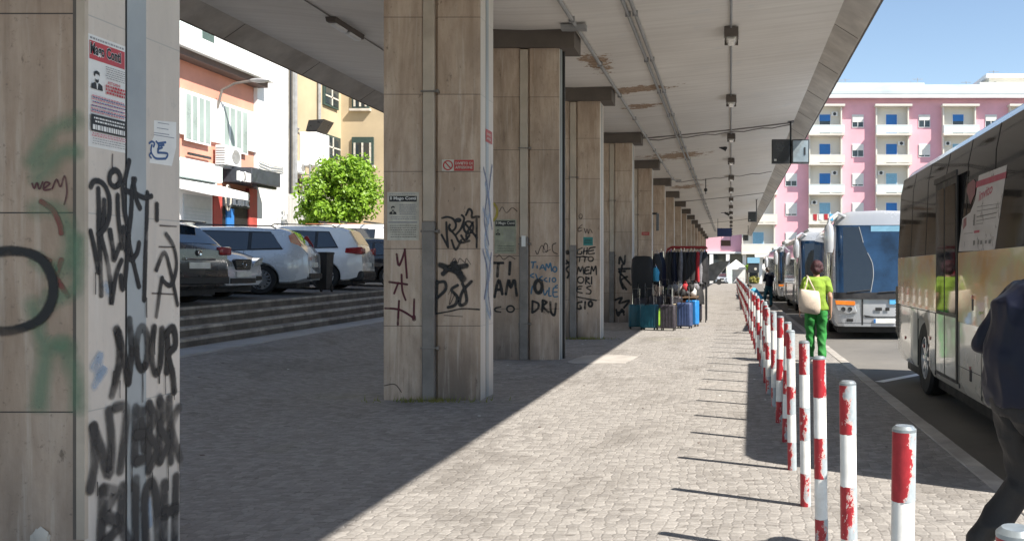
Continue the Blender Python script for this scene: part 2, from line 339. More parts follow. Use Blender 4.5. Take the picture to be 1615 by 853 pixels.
# ------------------------------------------------------------------ mesh helpers
class MB:
    def __init__(s): s.bm = bmesh.new(); s.mats = []; s.uv = None
    def mi(s, m):
        if m is None: return 0
        if m not in s.mats: s.mats.append(m)
        return s.mats.index(m)
    def face(s, pts, m=None):
        vs = [s.bm.verts.new(p) for p in pts]
        f = s.bm.faces.new(vs); f.material_index = s.mi(m); return f
    def box(s, x0, x1, y0, y1, z0, z1, m=None, mat=None):
        P = [Vector((x, y, z)) for z in (z0, z1) for y in (y0, y1) for x in (x0, x1)]
        if mat is not None: P = [mat @ p for p in P]
        v = [s.bm.verts.new(p) for p in P]; k = s.mi(m)
        for q in ((0, 2, 3, 1), (4, 5, 7, 6), (0, 1, 5, 4), (2, 6, 7, 3), (0, 4, 6, 2), (1, 3, 7, 5)):
            s.bm.faces.new([v[i] for i in q]).material_index = k
        return s
    def tube(s, pts, r, n=10, m=None, caps=True, r2=None):
        pts = [Vector(p) for p in pts]; k = s.mi(m); rings = []
        up = Vector((0, 0, 1)); N = len(pts)
        for i, p in enumerate(pts):
            d = (pts[min(i + 1, N - 1)] - pts[max(i - 1, 0)]).normalized()
            a = d.cross(up); a = d.cross(Vector((1, 0, 0))) if a.length < .05 else a
            a.normalize(); bb = d.cross(a)
            rr = (r if r2 is None else r + (r2 - r) * i / (N - 1)) if not hasattr(r, '__len__') else r[i]
            rings.append([s.bm.verts.new(p + (a * math.cos(2 * math.pi * j / n) + bb * math.sin(2 * math.pi * j / n)) * rr) for j in range(n)])
        for a, c in zip(rings, rings[1:]):
            for j in range(n): s.bm.faces.new((a[j], a[(j + 1) % n], c[(j + 1) % n], c[j])).material_index = k
        if caps:
            for rg in (rings[0], rings[-1]): s.bm.faces.new(rg).material_index = k
        return s
    def prism(s, poly, depth, origin=(0, 0, 0), u=(1, 0, 0), v=(0, 0, 1), m=None):
        """polygon (a,b) pairs in plane origin+u*a+v*b, extruded by vector depth"""
        o, u, v, d = Vector(origin), Vector(u), Vector(v), Vector(depth); k = s.mi(m)
        A = [s.bm.verts.new(o + u * a + v * b) for a, b in poly]; B = [s.bm.verts.new(x.co + d) for x in A]
        s.bm.faces.new(A).material_index = k; s.bm.faces.new(B[::-1]).material_index = k; n = len(A)
        for i in range(n): s.bm.faces.new((A[i], B[i], B[(i + 1) % n], A[(i + 1) % n])).material_index = k
        return s
    def lathe(s, prof, n=24, axis='z', origin=(0, 0, 0), m=None, caps=True):
        """prof: (radius, height) pairs; axis the turning axis"""
        k = s.mi(m); o = Vector(origin); rings = []
        for r, h in prof:
            rg = []
            for j in range(n):
                a = 2 * math.pi * j / n; c, q = math.cos(a) * r, math.sin(a) * r
                p = {'z': (c, q, h), 'x': (h, c, q), 'y': (c, h, q)}[axis]; rg.append(s.bm.verts.new(o + Vector(p)))
            rings.append(rg)
        for a, c in zip(rings, rings[1:]):
            for j in range(n): s.bm.faces.new((a[j], a[(j + 1) % n], c[(j + 1) % n], c[j])).material_index = k
        for rg in ((rings[0], rings[-1]) if caps else ()): s.bm.faces.new(rg).material_index = k
        return s
    def grid(s, rows, m=None, closed=False):
        k = s.mi(m); V = [[s.bm.verts.new(p) for p in r] for r in rows]
        for a, c in zip(V, V[1:]):
            n = len(a)
            for j in range(n if closed else n - 1): s.bm.faces.new((a[j], a[(j + 1) % n], c[(j + 1) % n], c[j])).material_index = k
        return V
    def ball(s, c, r, m=None, sc=(1, 1, 1), sub=2):
        k = s.mi(m); g = bmesh.ops.create_icosphere(s.bm, subdivisions=sub, radius=r)
        for v in g['verts']: v.co = Vector(c) + Vector((v.co.x * sc[0], v.co.y * sc[1], v.co.z * sc[2]))
        for f in {f for v in g['verts'] for f in v.link_faces}: f.material_index = k
        return s
    def build(s, name, mat=None, parent=None, loc=(0, 0, 0), rot=(0, 0, 0), bevel=0, smooth=35, fix=True, label=None):
        me = bpy.data.meshes.new(name)
        if fix: bmesh.ops.recalc_face_normals(s.bm, faces=s.bm.faces)
        if smooth:
            lim = R(smooth)
            for f in s.bm.faces: f.smooth = True
            for e in s.bm.edges:
                e.smooth = len(e.link_faces) == 2 and e.calc_face_angle(0) < lim
        s.bm.to_mesh(me); s.bm.free()
        for m in (s.mats or [mat]):
            me.materials.append(m if m is not None else mat)
        o = bpy.data.objects.new(name, me); COL.objects.link(o); o.location = loc; o.rotation_euler = rot
        if parent is not None: o.parent = parent
        if bevel:
            b = o.modifiers.new('bevel', 'BEVEL'); b.width = bevel; b.segments = 2; b.limit_method = 'ANGLE'; b.angle_limit = R(40)
        if label: o['label'] = label
        return o
def tag(o, label, cat, group=None, kind=None):
    o['label'] = label; o['category'] = cat
    if group: o['group'] = group
    if kind: o['kind'] = kind
    return o
def struct(o): o['kind'] = 'structure'; return o
def thing(name, label, cat, loc=(0, 0, 0), rz=0, group=None):
    o = bpy.data.objects.new(name, None); o.empty_display_size = .2; COL.objects.link(o); o.location = loc; o.rotation_euler = (0, 0, rz)
    return tag(o, label, cat, group)
def copy_tree(o, parent=None):
    kids = list(o.children); c = o.copy(); COL.objects.link(c); c.parent = parent
    for ch in kids: copy_tree(ch, c)
    return c
def bake(o):
    """apply an object's modifiers"""
    bpy.context.view_layer.update(); dg = bpy.context.evaluated_depsgraph_get(); me = bpy.data.meshes.new_from_object(o.evaluated_get(dg))
    old = o.data; o.modifiers.clear(); o.data = me; me.name = o.name; return o
_tc = {}
def text_polys(s, bold=0.0):
    if (s, bold) in _tc: return _tc[(s, bold)]
    c = bpy.data.curves.new('t', 'FONT'); c.body = s; c.offset = bold; c.resolution_u = 2; o = bpy.data.objects.new('t', c); COL.objects.link(o)
    bpy.context.view_layer.update(); me = o.evaluated_get(bpy.context.evaluated_depsgraph_get()).to_mesh()
    vs = [v.co.copy() for v in me.vertices]; fs = [list(p.vertices) for p in me.polygons]
    o.to_mesh_clear(); bpy.data.objects.remove(o); bpy.data.curves.remove(c)
    _tc[(s, bold)] = (vs, fs); return vs, fs
def add_text(mb, s, o, u, v, width, height, m=None, bold=.01, depth=None):
    """text stretched to width x height from lower-left corner o, axes u, v (unit)"""
    vs, fs = text_polys(s, bold); o, u, v = Vector(o), Vector(u).normalized(), Vector(v).normalized()
    x0 = min(p.x for p in vs); x1 = max(p.x for p in vs); y0 = min(p.y for p in vs); y1 = max(p.y for p in vs)
    nv = [mb.bm.verts.new(o + u * ((p.x - x0) / (x1 - x0) * width) + v * ((p.y - y0) / (y1 - y0) * height)) for p in vs]
    k = mb.mi(m)
    for f in fs:
        try: mb.bm.faces.new([nv[i] for i in f]).material_index = k
        except ValueError: pass

def front(Y):   # photo pixel -> point on a plane that faces the camera at distance Y
    return lambda px, py: Vector(((px - VX) / F * Y, Y, CZ + (VY - py) / F * Y))
def side(X):    # photo pixel -> point on the plane x = X
    def f(px, py):
        Y = X * F / (px - VX); return Vector((X, Y, CZ + (VY - py) / F * Y))
    return f
def catmull(P, n=6):
    if len(P) < 3: return P
    Q = [P[0]] + list(P) + [P[-1]]; out = []
    for i in range(1, len(Q) - 2):
        a, b, c, d = Q[i - 1], Q[i], Q[i + 1], Q[i + 2]
        for k in range(n):
            t = k / n
            out.append(.5 * ((2 * b) + (c - a) * t + (2 * a - 5 * b + 4 * c - d) * t * t + (3 * b - 3 * c + d - a) * t ** 3))
    out.append(P[-1]); return out
_layer = [0]
def strokes(name, lst, mapf, width, mat, normal, parent, base=.003, wf=1.15):
    if normal == (1, 0, 0) and parent is not None and parent.name == 'pillar': wf = 1.3
    """spray or marker lines lying on a wall; lst holds polylines of photo pixels"""
    mb = MB(); uvl = mb.bm.loops.layers.uv.new('UVMap'); N = Vector(normal)
    for pl in lst:
        wd = width * wf
        if isinstance(pl, dict): wd = pl['w'] * wf; pl = pl['p']
        P = catmull([mapf(*p) for p in pl]); 
        if len(P) < 2: continue
        _layer[0] = (_layer[0] + 1) % 40
        h0 = base + _layer[0] * .00008
        L = [0]
        for a, b in zip(P, P[1:]): L.append(L[-1] + (b - a).length)
        T = L[-1]; hw = wd / 2
        d0 = (P[0] - P[1]).normalized() * hw * .9; d1 = (P[-1] - P[-2]).normalized() * hw * .9
        P = [P[0] + d0] + P + [P[-1] + d1]; L = [-hw * .9] + L + [T + hw * .9]
        rows = []
        for i, p in enumerate(P):
            d = (P[min(i + 1, len(P) - 1)] - P[max(i - 1, 0)]).normalized(); sdir = d.cross(N).normalized()
            wob = hw * (1 + .16 * noise.noise(p * 9))
            q = p + N * (h0 + i * .000012)
            u = max(0, min(1, (min(L[i], T - L[i]) + hw * .9) / (hw * .9)))
            rows.append((mb.bm.verts.new(q - sdir * wob), mb.bm.verts.new(q), mb.bm.verts.new(q + sdir * wob), u))
        for a, b in zip(rows, rows[1:]):
            for j in (0, 1):
                try: f = mb.bm.faces.new((a[j], a[j + 1], b[j + 1], b[j]))
                except ValueError: continue
                for lp, uu, vv in zip(f.loops, (a[3], a[3], b[3], b[3]), (j - 1, j, j, j - 1)): lp[uvl].uv = (uu, vv)
    return mb.build(name, mat, parent, smooth=0, fix=False)
def ring(cx, cy, rx, ry, n=14): return [(cx + rx * math.cos(2 * math.pi * i / n + 1), cy + ry * math.sin(2 * math.pi * i / n + 1)) for i in range(n + 1)]
def zm(lst, x0, y0, sc):
    out = []
    for pl in lst:
        if isinstance(pl, dict): out.append({'w': pl['w'], 'p': [(x0 + x / sc, y0 + y / sc) for x, y in pl['p']]})
        else: out.append([(x0 + x / sc, y0 + y / sc) for x, y in pl])
    return out
ONES = 'first second third fourth fifth sixth seventh eighth ninth tenth eleventh twelfth thirteenth fourteenth fifteenth sixteenth seventeenth eighteenth nineteenth'.split()
TENS = {2: 'twenty', 3: 'thirty', 4: 'forty', 5: 'fifty', 6: 'sixty', 7: 'seventy', 8: 'eighty'}
def ordinal(n):
    if n < 20: return ONES[n - 1]
    t, o = divmod(n, 10)
    return (TENS[t][:-1] + 'ieth') if o == 0 else TENS[t] + '-' + ONES[o - 1]
# ================================================================== SETTING
def step_x(Y): return -8.54 - .065 * (Y - 13.8)              # foot of the steps
def edge_z(Y): return .915 + .0080 * (Y - 15.6)
def lot_z(X, Y): return edge_z(Y) + .035 * max(0, (step_x(Y) - 1.05) - X) if X > -14 else edge_z(Y) + .035 * (12 - 9.5 + .0) + .0 * X
def pave_z(X):
    t = max(0, min(1, (-4.6 - X) / 4.0)); return .3 * t * t * (3 - 2 * t)
# big ground sheet
mb = MB(); mb.box(-900, 900, -500, 1500, -.6, -.125); struct(mb.build('ground', M['asphalt'], smooth=0))
# pavement under the canopy (rises gently to the foot of the steps)
mb = MB(); rows = []
ys = [-12 + 2.2 * i for i in range(59)]
for Y in ys:
    xs = [1.86, 0, -2, -4.6] + [-4.6 - (abs(step_x(Y)) - 4.6) * k / 8 for k in range(1, 9)]
    rows.append([(x, Y, pave_z(x)) for x in xs])
mb.grid(rows); mb.face([(1.86, -12, 0), (1.86, ys[-1], 0), (1.86, ys[-1], -.13), (1.86, -12, -.13)])
struct(mb.build('pavement', M['cobble'], smooth=60))
# kerb on the bus side, in separate looking stones
mb = MB(); y = -12
while y < 115:
    L = 1.0; mb.box(1.86, 2.02, y + .004, y + L - .004, -.2, .006 + random.uniform(0, .004)); y += L
struct(mb.build('kerb', M['kerb'], bevel=.012))
# road with dashed bay line
mb = MB(); mb.box(2.02, 30, -12, 140, -.3, -.100); struct(mb.build('road', M['asphalt'], smooth=0))
mb = MB()
mb.face([(2.15, 13.3, -.096), (2.15 + 3.2, 17.2, -.096), (2.15 + 3.32, 17.1, -.096), (2.27, 13.2, -.096)])
mb.face([(2.5, 38.5, -.096), (3.6, 38.2, -.096), (3.6, 38.7, -.096), (2.5, 39.0, -.096)])
struct(mb.build('road_markings', M['white'], smooth=0))
# pale drain slab set into the cobbles
mb = MB(); pts = [(-2.25 + .52 * math.copysign(abs(math.cos(a)) ** .45, math.cos(a)) + .05 * math.sin(5 * a), 15.6 + .75 * math.copysign(abs(math.sin(a)) ** .45, math.sin(a)) + .06 * math.sin(4 * a + 1)) for a in [i * math.pi / 20 + .03 for i in range(40)]]
mb.prism(pts, (0, 0, .014), (0, 0, -.004), (1, 0, 0), (0, 1, 0)); tag(mb.build('pavement_patch', M['patch']), 'pale concrete repair patch let into the cobbles at the edge of the canopy shade', 'pavement patch')
# parking platform
mb = MB(); rows = []
for i in range(30):
    Y = -6 + 3.2 * i; xe = step_x(Y) - 1.05
    rows.append([(xe, Y, edge_z(Y)), (xe - 1.2, Y, edge_z(Y) + .04), (-14, Y, lot_z(-13.9, Y)), (-60, Y, lot_z(-13.9, Y) + .1)])
mb.grid(rows); struct(mb.build('parking_lot', M['asphalt'], smooth=60))
M['foot'] = pm('pale_foot_strip', (.40, .40, .40), .75, var=.15, scale=2, dirt=(.34, .33, .32))
# steps
st = thing('stone_steps', 'worn dark stone steps running along the raised car park', 'steps')
def step_run(name, d0, d1, k0, k1, mat, zoff=0):
    mb = MB(); top = []; 
    for i in range(0, 46):
        Y = -6 + 2 * i; base = step_x(Y)
        z = .3 + (edge_z(Y) - .3) * k1 + zoff; zl = .3 + (edge_z(Y) - .3) * k0 - .25
        w = .012 * noise.noise((0, Y * 1.7, d0 * 9)); 
        top.append([(base - d0 + w, Y, zl), (base - d0 + w, Y, z - .05), (base - d0 + w + .006, Y, z - .04), (base - d0 + w - .008, Y, z), (base - d1 - .05, Y, z)])
    V = mb.grid(top); 
    return mb.build(name, mat, st, smooth=20, fix=True)
step_run('foot_strip', -.42, .29, 0, .02, M['foot'])
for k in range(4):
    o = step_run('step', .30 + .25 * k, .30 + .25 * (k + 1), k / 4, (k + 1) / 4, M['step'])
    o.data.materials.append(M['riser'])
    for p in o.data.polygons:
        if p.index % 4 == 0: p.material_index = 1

# ================================================================== CANOPY
Y0, Y1 = -6.0, 112.0
prof_under = [(-9.72, 6.42), (-9.72, 6.0), (-9.30, 6.29), (-8.0, 6.2), (-6.0, 5.98), (-4.6, 5.80), (-3.6, 5.77), (-2.6, 5.80), (-1.0, 5.95), (.5, 6.11), (1.98, 6.29), (2.44, 6.0), (2.47, 6.0), (2.47, 6.36)]
prof_top = [(2.30, 6.62), (-3.6, 6.30), (-9.6, 6.62)]
can = thing('station_canopy', 'long pale concrete canopy roof over the whole row of pillars', 'canopy')
mb = MB(); n = 0
lip = {0, 1, 10, 11, 12, 13}
prof = prof_under + prof_top
ysr = [Y0 + (Y1 - Y0) * i / 18 for i in range(19)]
rows = [[(x, Y, z) for x, z in prof] for Y in ysr]
kc, kl = mb.mi(M['ceiling']), mb.mi(M['conc'])
V = mb.grid(rows, M['ceiling'], closed=True)
for f in (V[0], V[-1]): mb.bm.faces.new(f).material_index = 1
for f in mb.bm.faces:
    c = f.calc_center_median()
    if c.x > 1.99 or c.x < -9.31 or (c.z > 6.3): f.material_index = 1
mb.build('roof_slab', None, can, smooth=12)
# roof edge gutter: thin dark metal drip along the outer edge and joints of the lip
mb = MB(); mb.box(2.471, 2.50, Y0, Y1, 5.985, 6.10); mb.box(-9.75, -9.721, Y0, Y1, 5.985, 6.10); mb.build('drip_edge', M['cap'], can, smooth=0)
mb = MB()
for i in range(38):
    Y = 1.5 + i * 3.1
    for a, b in (((1.985, 6.284), (2.43, 6.004)), ((-9.31, 6.284), (-9.71, 6.004))):
        mb.prism([(a[0], a[1] - .004), (b[0], b[1] - .004), (b[0], b[1] + .01), (a[0], a[1] + .01)], (0, .018, 0), (0, Y, 0))
mb.build('lip_joint', M['cap'], can, smooth=0)
for Y in (28.2, 53.5, 79):
    mb = MB(); mb.tube([(x, Y, z - .015) for x, z in prof_under[2:11]], .022, 6); mb.build('expansion_joint_strip', M['conduitb'], can)
def ceil_z(x):
    P = prof_under
    for (a, za), (b, zb) in zip(P[2:], P[3:]):
        if a <= x <= b: return za + (zb - za) * (x - a) / (b - a)
    return 6

# ================================================================== PILLARS
PX0, PX1 = -4.19, -3.02
PY = [4.145, 10.70, 15.60, 20.45, 27.1, 33.8] + [33.8 + 6.6 * k for k in range(1, 12)]
PL = ['nearest graffiti covered pillar with red headed poster and torn white sheet',
      'pale stone pillar with no-posting sign and PS8 graffiti under a black star',
      'stone pillar tagged TI AMO and CO in black with blue writing',
      'stone pillar with black hand lettering GHETTO MEMORIES below a teal sticker',
      'stone pillar with a black vertical tag beside the tall black garment cover',
      'stone pillar with a small red plate directly behind the clothes rack']
PD = .56
pillars = []
def make_pillar(k, Y, d):
    p = thing('pillar', PL[k] if k < len(PL) else '%s stone pillar of the row counted from the nearest one' % ordinal(k + 1), 'pillar', (0, 0, 0), 0, 'stone clad pillars carrying the canopy')
    p.location = ((PX0 + PX1) / 2, Y, 0)
    hw = (PX1 - PX0) / 2; g = -.46
    # shaft with a deep groove in front where the duct runs
    gx0, gx1 = -.115, .065
    mb = MB(); poly = [(-hw, 0), (gx0, 0), (gx0, .045), (gx1, .045), (gx1, 0), (hw, 0), (hw, d), (-hw, d)]
    mb.prism(poly, (0, 0, 5.80), (0, 0, -.05), (1, 0, 0), (0, 1, 0)); mb.build('shaft', M['stone'], p, bevel=.008)
    mb = MB(); mb.prism([(-.10, 5.58), (.10, 5.58), (.10, 5.9), (-.10, 5.9)], (.01, 0, 0))
    mb = MB()
    mb.prism([(-.86, 5.465), (.86, 5.465), (.86, 5.80), (-.86, 5.80)], (0, d + .10, 0), (0, -.05, 0)); mb.build('cap_beam', M['cap'], p, bevel=.01)
    m1 = MB(); m1.box(gx0 + .012, gx1 - .030, -.035, .045, 2.15, 5.44); m1.build('upper_duct', M['pipe_beige'], p, bevel=.012)
    m1 = MB(); m1.box(gx0 + .006, gx1 - .024, -.042, .045, .0, 2.15); m1.build('lower_duct', M['pipe_grey'], p, bevel=.012)
    m1 = MB()
    for z in (.62, 2.02, 3.70): m1.box(gx0 - .01, gx1 + .012, -.047, -.030, z, z + .022); m1.box(gx1 + .005, gx1 + .03, -.06, -.0, z - .008, z + .03)
    m1.build('duct_bracket', M['pipe_grey'], p, bevel=.003)
    # strip down the side that faces the buses
    m1 = MB(); m1.box(hw, hw + .006, d * .40, d * .60, .0, 5.46); m1.build('side_strip', M['strip'], p)
    m1 = MB(); m1.box(hw, hw + .0045, d * .385, d * .40, 0, 5.46); m1.build('strip_seam', M['dark'], p)
    m1 = MB(); m1.box(hw - .012, hw + .003, .003, d * .385, .0, 5.46); m1.box(hw - .012, hw + .003, d * .60, d - .003, .0, 5.46); m1.build('bounce_lit_cladding', M['stone_bounce'], p, smooth=0)  # thin slabs added in lighter stone, painting ground bounce on the bus side
    pillars.append(p); return p
make_pillar(0, PY[0], .715)
make_pillar(1, PY[1], PD)
for k in range(2, 6): make_pillar(k, PY[k], PD)
for k in range(6, len(PY)):
    c = copy_tree(pillars[5]); c.location = (pillars[5].location.x, PY[k], 0)
    c['label'] = '%s stone pillar of the row counted from the nearest one' % ordinal(k + 1); pillars.append(c)
# extra: dark cable duct on the third pillar's side, corner bead on the nearest
hw = (PX1 - PX0) / 2
mb = MB(); mb.box(hw, hw + .05, .22, .30, .0, 5.46); mb.build('cable_duct', M['dark'], pillars[2])
mb = MB(); mb.box(hw, hw + .03, .05, .12, .0, 5.46); mb.build('white_corner_strip', M['strip'], pillars[2])
mb = MB(); mb.box(hw - .035, hw + .004, -.004, .02, .30, 5.46); mb.build('corner_bead', M['pipe_beige'], pillars[0])
mb = MB(); mb.box(hw - .052, hw - .037, -.002, .004, .30, 5.46); mb.build('bead_seam', M['cap'], pillars[0])
mb = MB()
for i in range(26):
    a = random.uniform(-.35, .0); mb.ball((hw - .04 + random.uniform(-.25, .01), random.uniform(-.012, .03), random.uniform(.0, .36)), random.uniform(.02, .055), sub=1, sc=(1, .35, 1.2))
mb.build('crumbled_foot', M['conc'], pillars[0])
PC = (PX0 + PX1) / 2
def onp(k): return pillars[k]
def sub(o, k):   # keep world coordinates while parenting to pillar k
    o.location = -pillars[k].location; return o
side_n = (1, 0, 0); fr_n = (0, -1, 0)
# small dark pits in stone of the nearest pillar come with the material

# --- graffiti on the nearest pillar, side that faces the buses
S0 = side(PX1)
tagA = zm([[(35, 180), (50, 155), (75, 150), (105, 170), (125, 210), (133, 260), (130, 330), (110, 390), (75, 425)], [(75, 190), (78, 300), (78, 420), (85, 560), (90, 740)],
 [(35, 410), (55, 500), (75, 620)], [(105, 250), (103, 330), (92, 400), (90, 440), (120, 560), (140, 700), (143, 785), (165, 640), (195, 560)], ring(160, 137, 28, 42),
 [(235, 45), (225, 90), (210, 150), (195, 165)], [(175, 225), (178, 330), (188, 420), (195, 495)], [(135, 405), (150, 500), (155, 560), (185, 480)],
 [(200, 170), (210, 300), (225, 380), (235, 480), (260, 590), (285, 695)], [(215, 200), (260, 215), (310, 235), (350, 228)], [(328, 210), (325, 350), (318, 560), (312, 765)],
 [(265, 140), (250, 190), (245, 300), (235, 400), (225, 520), (215, 640), (200, 710), (190, 640)], [(205, 390), (210, 480), (240, 555), (275, 520), (285, 470)],
 [(378, 270), (378, 350)], [(255, 140), (270, 240), (290, 290)]], 130, 240, 3.281)
sub(strokes('black_tag', tagA, S0, .030, SP['black'], side_n, pillars[0], .0075), 0)
ham = zm([[(425, 425), (465, 490), (480, 580), (465, 660), (440, 690), (405, 660)], [(375, 610), (415, 520), (445, 600), (485, 790)], [(405, 650), (390, 740), (375, 850)]], 130, 240, 3.281)
sub(strokes('hammer_and_sickle', ham, S0, .026, SP['black'], side_n, pillars[0], .0075), 0)
nour = zm([[(265, 180), (275, 240), (270, 310), (250, 390)], [(270, 190), (290, 270), (300, 345)], [(305, 150), (312, 250), (302, 350)], ring(346, 240, 18, 66), [(385, 175), (376, 260), (388, 320), (404, 290), (410, 180)],
 [(425, 190), (428, 250), (425, 315)], [(422, 195), (445, 175), (452, 230), (430, 262), (443, 320), (448, 378)], {'w': .012, 'p': [(402, 300), (400, 350)]}], 50, 430, 2.017)
sub(strokes('nour_lettering', nour, S0, .046, SP['black'], side_n, pillars[0], .0078), 0)
neb = zm([[(180, 690), (195, 600), (190, 490)], [(190, 490), (215, 560), (240, 640), (248, 540), (240, 440)], [(258, 430), (295, 430), (290, 520), (275, 630)], [(325, 430), (322, 600)], [(325, 440), (350, 440)], [(325, 515), (350, 512)],
 [(328, 600), (355, 590)], [(368, 420), (366, 630)], [(368, 420), (385, 460), (368, 510), (392, 560), (370, 620)], [(402, 400), (400, 600)], [(402, 410), (422, 440), (404, 490), (427, 540), (405, 595)],
 [(432, 400), (437, 600)], [(462, 430), (440, 490), (466, 590)], [(345, 470), (352, 560)]], 50, 430, 2.017)
sub(strokes('faded_lettering', neb, S0, .058, SP['fade'], side_n, pillars[0], .0085), 0)
buc = zm([[(215, 860), (222, 690)], [(222, 690), (262, 700), (228, 765), (272, 800), (225, 860)], [(285, 680), (282, 800), (305, 860)], [(325, 660), (325, 860)], [(358, 860), (355, 720), (375, 665), (392, 720), (397, 860)],
 [(418, 670), (416, 860)], [(455, 650), (450, 860)], [(416, 765), (455, 750)]], 50, 430, 2.017)
sub(strokes('faded_lettering', buc, S0, .066, SP['fade'], side_n, pillars[0], .009), 0)
sub(strokes('pale_blue_scrawl', zm([[(190, 300), (215, 260), (205, 330), (230, 300), (195, 360)], [(365, 720), (372, 800)], [(230, 40), (240, 60)]], 50, 430, 2.017), S0, .05, SP['pale'], side_n, pillars[0], .0065), 0)
sub(strokes('thin_scratch', zm([[(395, 380), (480, 385)], [(355, 730), (465, 735)], [(390, 490), (470, 492)], [(150, 12), (148, 60), (152, 110)]], 130, 240, 3.281), S0, .008, SP['thin'], side_n, pillars[0], .0055), 0)
dr = random.Random(4); dp = []
for x_, y_ in ((176, 585), (186, 600), (203, 545), (222, 590), (241, 520), (258, 590), (272, 610), (150, 760), (172, 700), (205, 735), (237, 745), (262, 735), (280, 700), (147, 430), (228, 470)):
    l_ = dr.uniform(14, 46); dp.append([(x_, y_), (x_ + dr.uniform(-.4, .4), y_ + l_ * .5), (x_, y_ + l_)])
sub(strokes('paint_drips', dp, S0, .007, SP['black'], side_n, pillars[0], .0095), 0)
# --- front of the nearest pillar
S0f = front(PY[0])
sub(strokes('green_scrawl', [[(52, 255), (85, 205), (122, 190)], [(60, 285), (95, 245), (118, 240)], [(55, 330), (95, 335), (112, 380), (95, 430), (60, 410)], [(54, 480), (70, 540), (110, 545)], [(62, 640), (74, 560)], [(100, 540), (122, 600), (126, 640)], [(80, 470), (118, 455), (124, 380)]], S0f, .11, SP['green'], fr_n, pillars[0], .0025), 0)
sub(strokes('red_scrawl', zm([[(5, 575), (12, 590), (20, 572), (28, 592), (38, 570)], [(42, 590), (60, 575), (45, 572), (42, 595), (62, 592)], [(66, 590), (80, 562), (92, 585), (105, 550), (112, 600), (104, 640)]], 50, 0, 1.983), S0f, .009, SP['maroon'], fr_n, pillars[0], .004), 0)
sub(strokes('red_arc', [[(66, 318), (85, 332), (96, 355), (98, 368)], [(84, 430), (108, 466)], [(98, 410), (84, 452)], [(52, 400), (80, 412)]], S0f, .030, SP['red'], fr_n, pillars[0], .0048), 0)
sub(strokes('black_ring', [[(-40, 410), (10, 396), (55, 402), (78, 424), (86, 460), (72, 496), (45, 514), (5, 522), (-40, 512)]], S0f, .050, SP['black'], fr_n, pillars[0], .006), 0)

# --- second pillar
F1 = front(PY[1]); S1 = side(PX1)
t1 = zm([[(40, 555), (80, 545), (130, 560), (155, 600), (150, 640), (120, 665), (100, 650)], [(75, 590), (80, 700), (90, 800)], [(35, 695), (85, 790)], [(105, 610), (100, 640), (150, 700), (190, 760), (270, 745)],
 ring(176, 572, 18, 10), [(205, 530), (225, 560), (200, 640), (160, 690)], [(240, 530), (265, 480), (290, 500), (290, 550), (330, 540), (350, 545)], ring(262, 632, 40, 50), [(225, 590), (300, 680), (330, 720)],
 [(300, 590), (245, 690), (250, 730)], [(330, 560), (330, 800)], [(120, 740), (155, 820), (200, 740)], [(200, 700), (230, 740), (270, 700)]], 690, 240, 5.333)
sub(strokes('black_tag', t1, F1, .030, SP['black'], fr_n, pillars[1]), 1)
st1 = zm([{'w': .075, 'p': [(255, 287), (300, 300), (355, 290)]}, {'w': .06, 'p': [(265, 322), (312, 278)]}, {'w': .09, 'p': [(305, 285), (325, 315), (343, 342)]}, {'w': .06, 'p': [(275, 300), (335, 320)]},
 [(243, 350), (240, 410), (235, 470)], [(243, 355), (272, 352), (275, 382), (245, 412)], [(322, 365), (298, 382), (320, 410), (312, 440), (285, 450)], [(375, 350), (340, 390), (330, 440), (355, 430), (352, 390), (340, 358)],
 {'w': .02, 'p': [(235, 475), (290, 465), (340, 455), (405, 458)]}], 590, 300, 2.437)
sub(strokes('star_and_lettering', st1, F1, .042, SP['black'], fr_n, pillars[1], .0065), 1)
mr = zm([[(100, 410), (115, 480), (150, 390)], [(150, 380), (163, 555)], [(55, 580), (165, 595)], [(110, 585), (85, 650)], [(130, 535), (135, 630), (155, 690)], [(30, 740), (120, 750), (205, 800)], [(115, 695), (107, 840)], [(207, 685), (205, 800)], {'w': .05, 'p': [(205, 792), (207, 808)]}], 600, 295, 3.877)
sub(strokes('maroon_signs', mr, F1, .026, SP['maroon'], fr_n, pillars[1]), 1)
sub(strokes('thin_scrawl', zm([[(300, 275), (310, 262), (322, 280), (330, 262), (350, 278), (355, 262), (372, 285)], [(285, 400), (300, 380), (290, 440), (310, 400)], [(270, 480), (340, 485)], [(40, 750), (80, 745), (105, 775)]], 590, 300, 2.437), F1, .012, SP['thin'], fr_n, pillars[1], .003), 1)
blu = [[(762, 266), (768, 300), (763, 345), (770, 385)], [(775, 262), (770, 310), (775, 360)], [(761, 395), (768, 430), (763, 470)], [(774, 400), (769, 450), (773, 495)]]
sub(strokes('blue_scrawl', blu, S1, .06, SP['lilac'], side_n, pillars[1], .0075), 1)
sub(strokes('pale_scrawl', [[(765, 290), (772, 330), (764, 380), (773, 420), (765, 470), (772, 500)], [(761, 330), (770, 350)]], S1, .09, SP['pale'], side_n, pillars[1], .0068), 1)
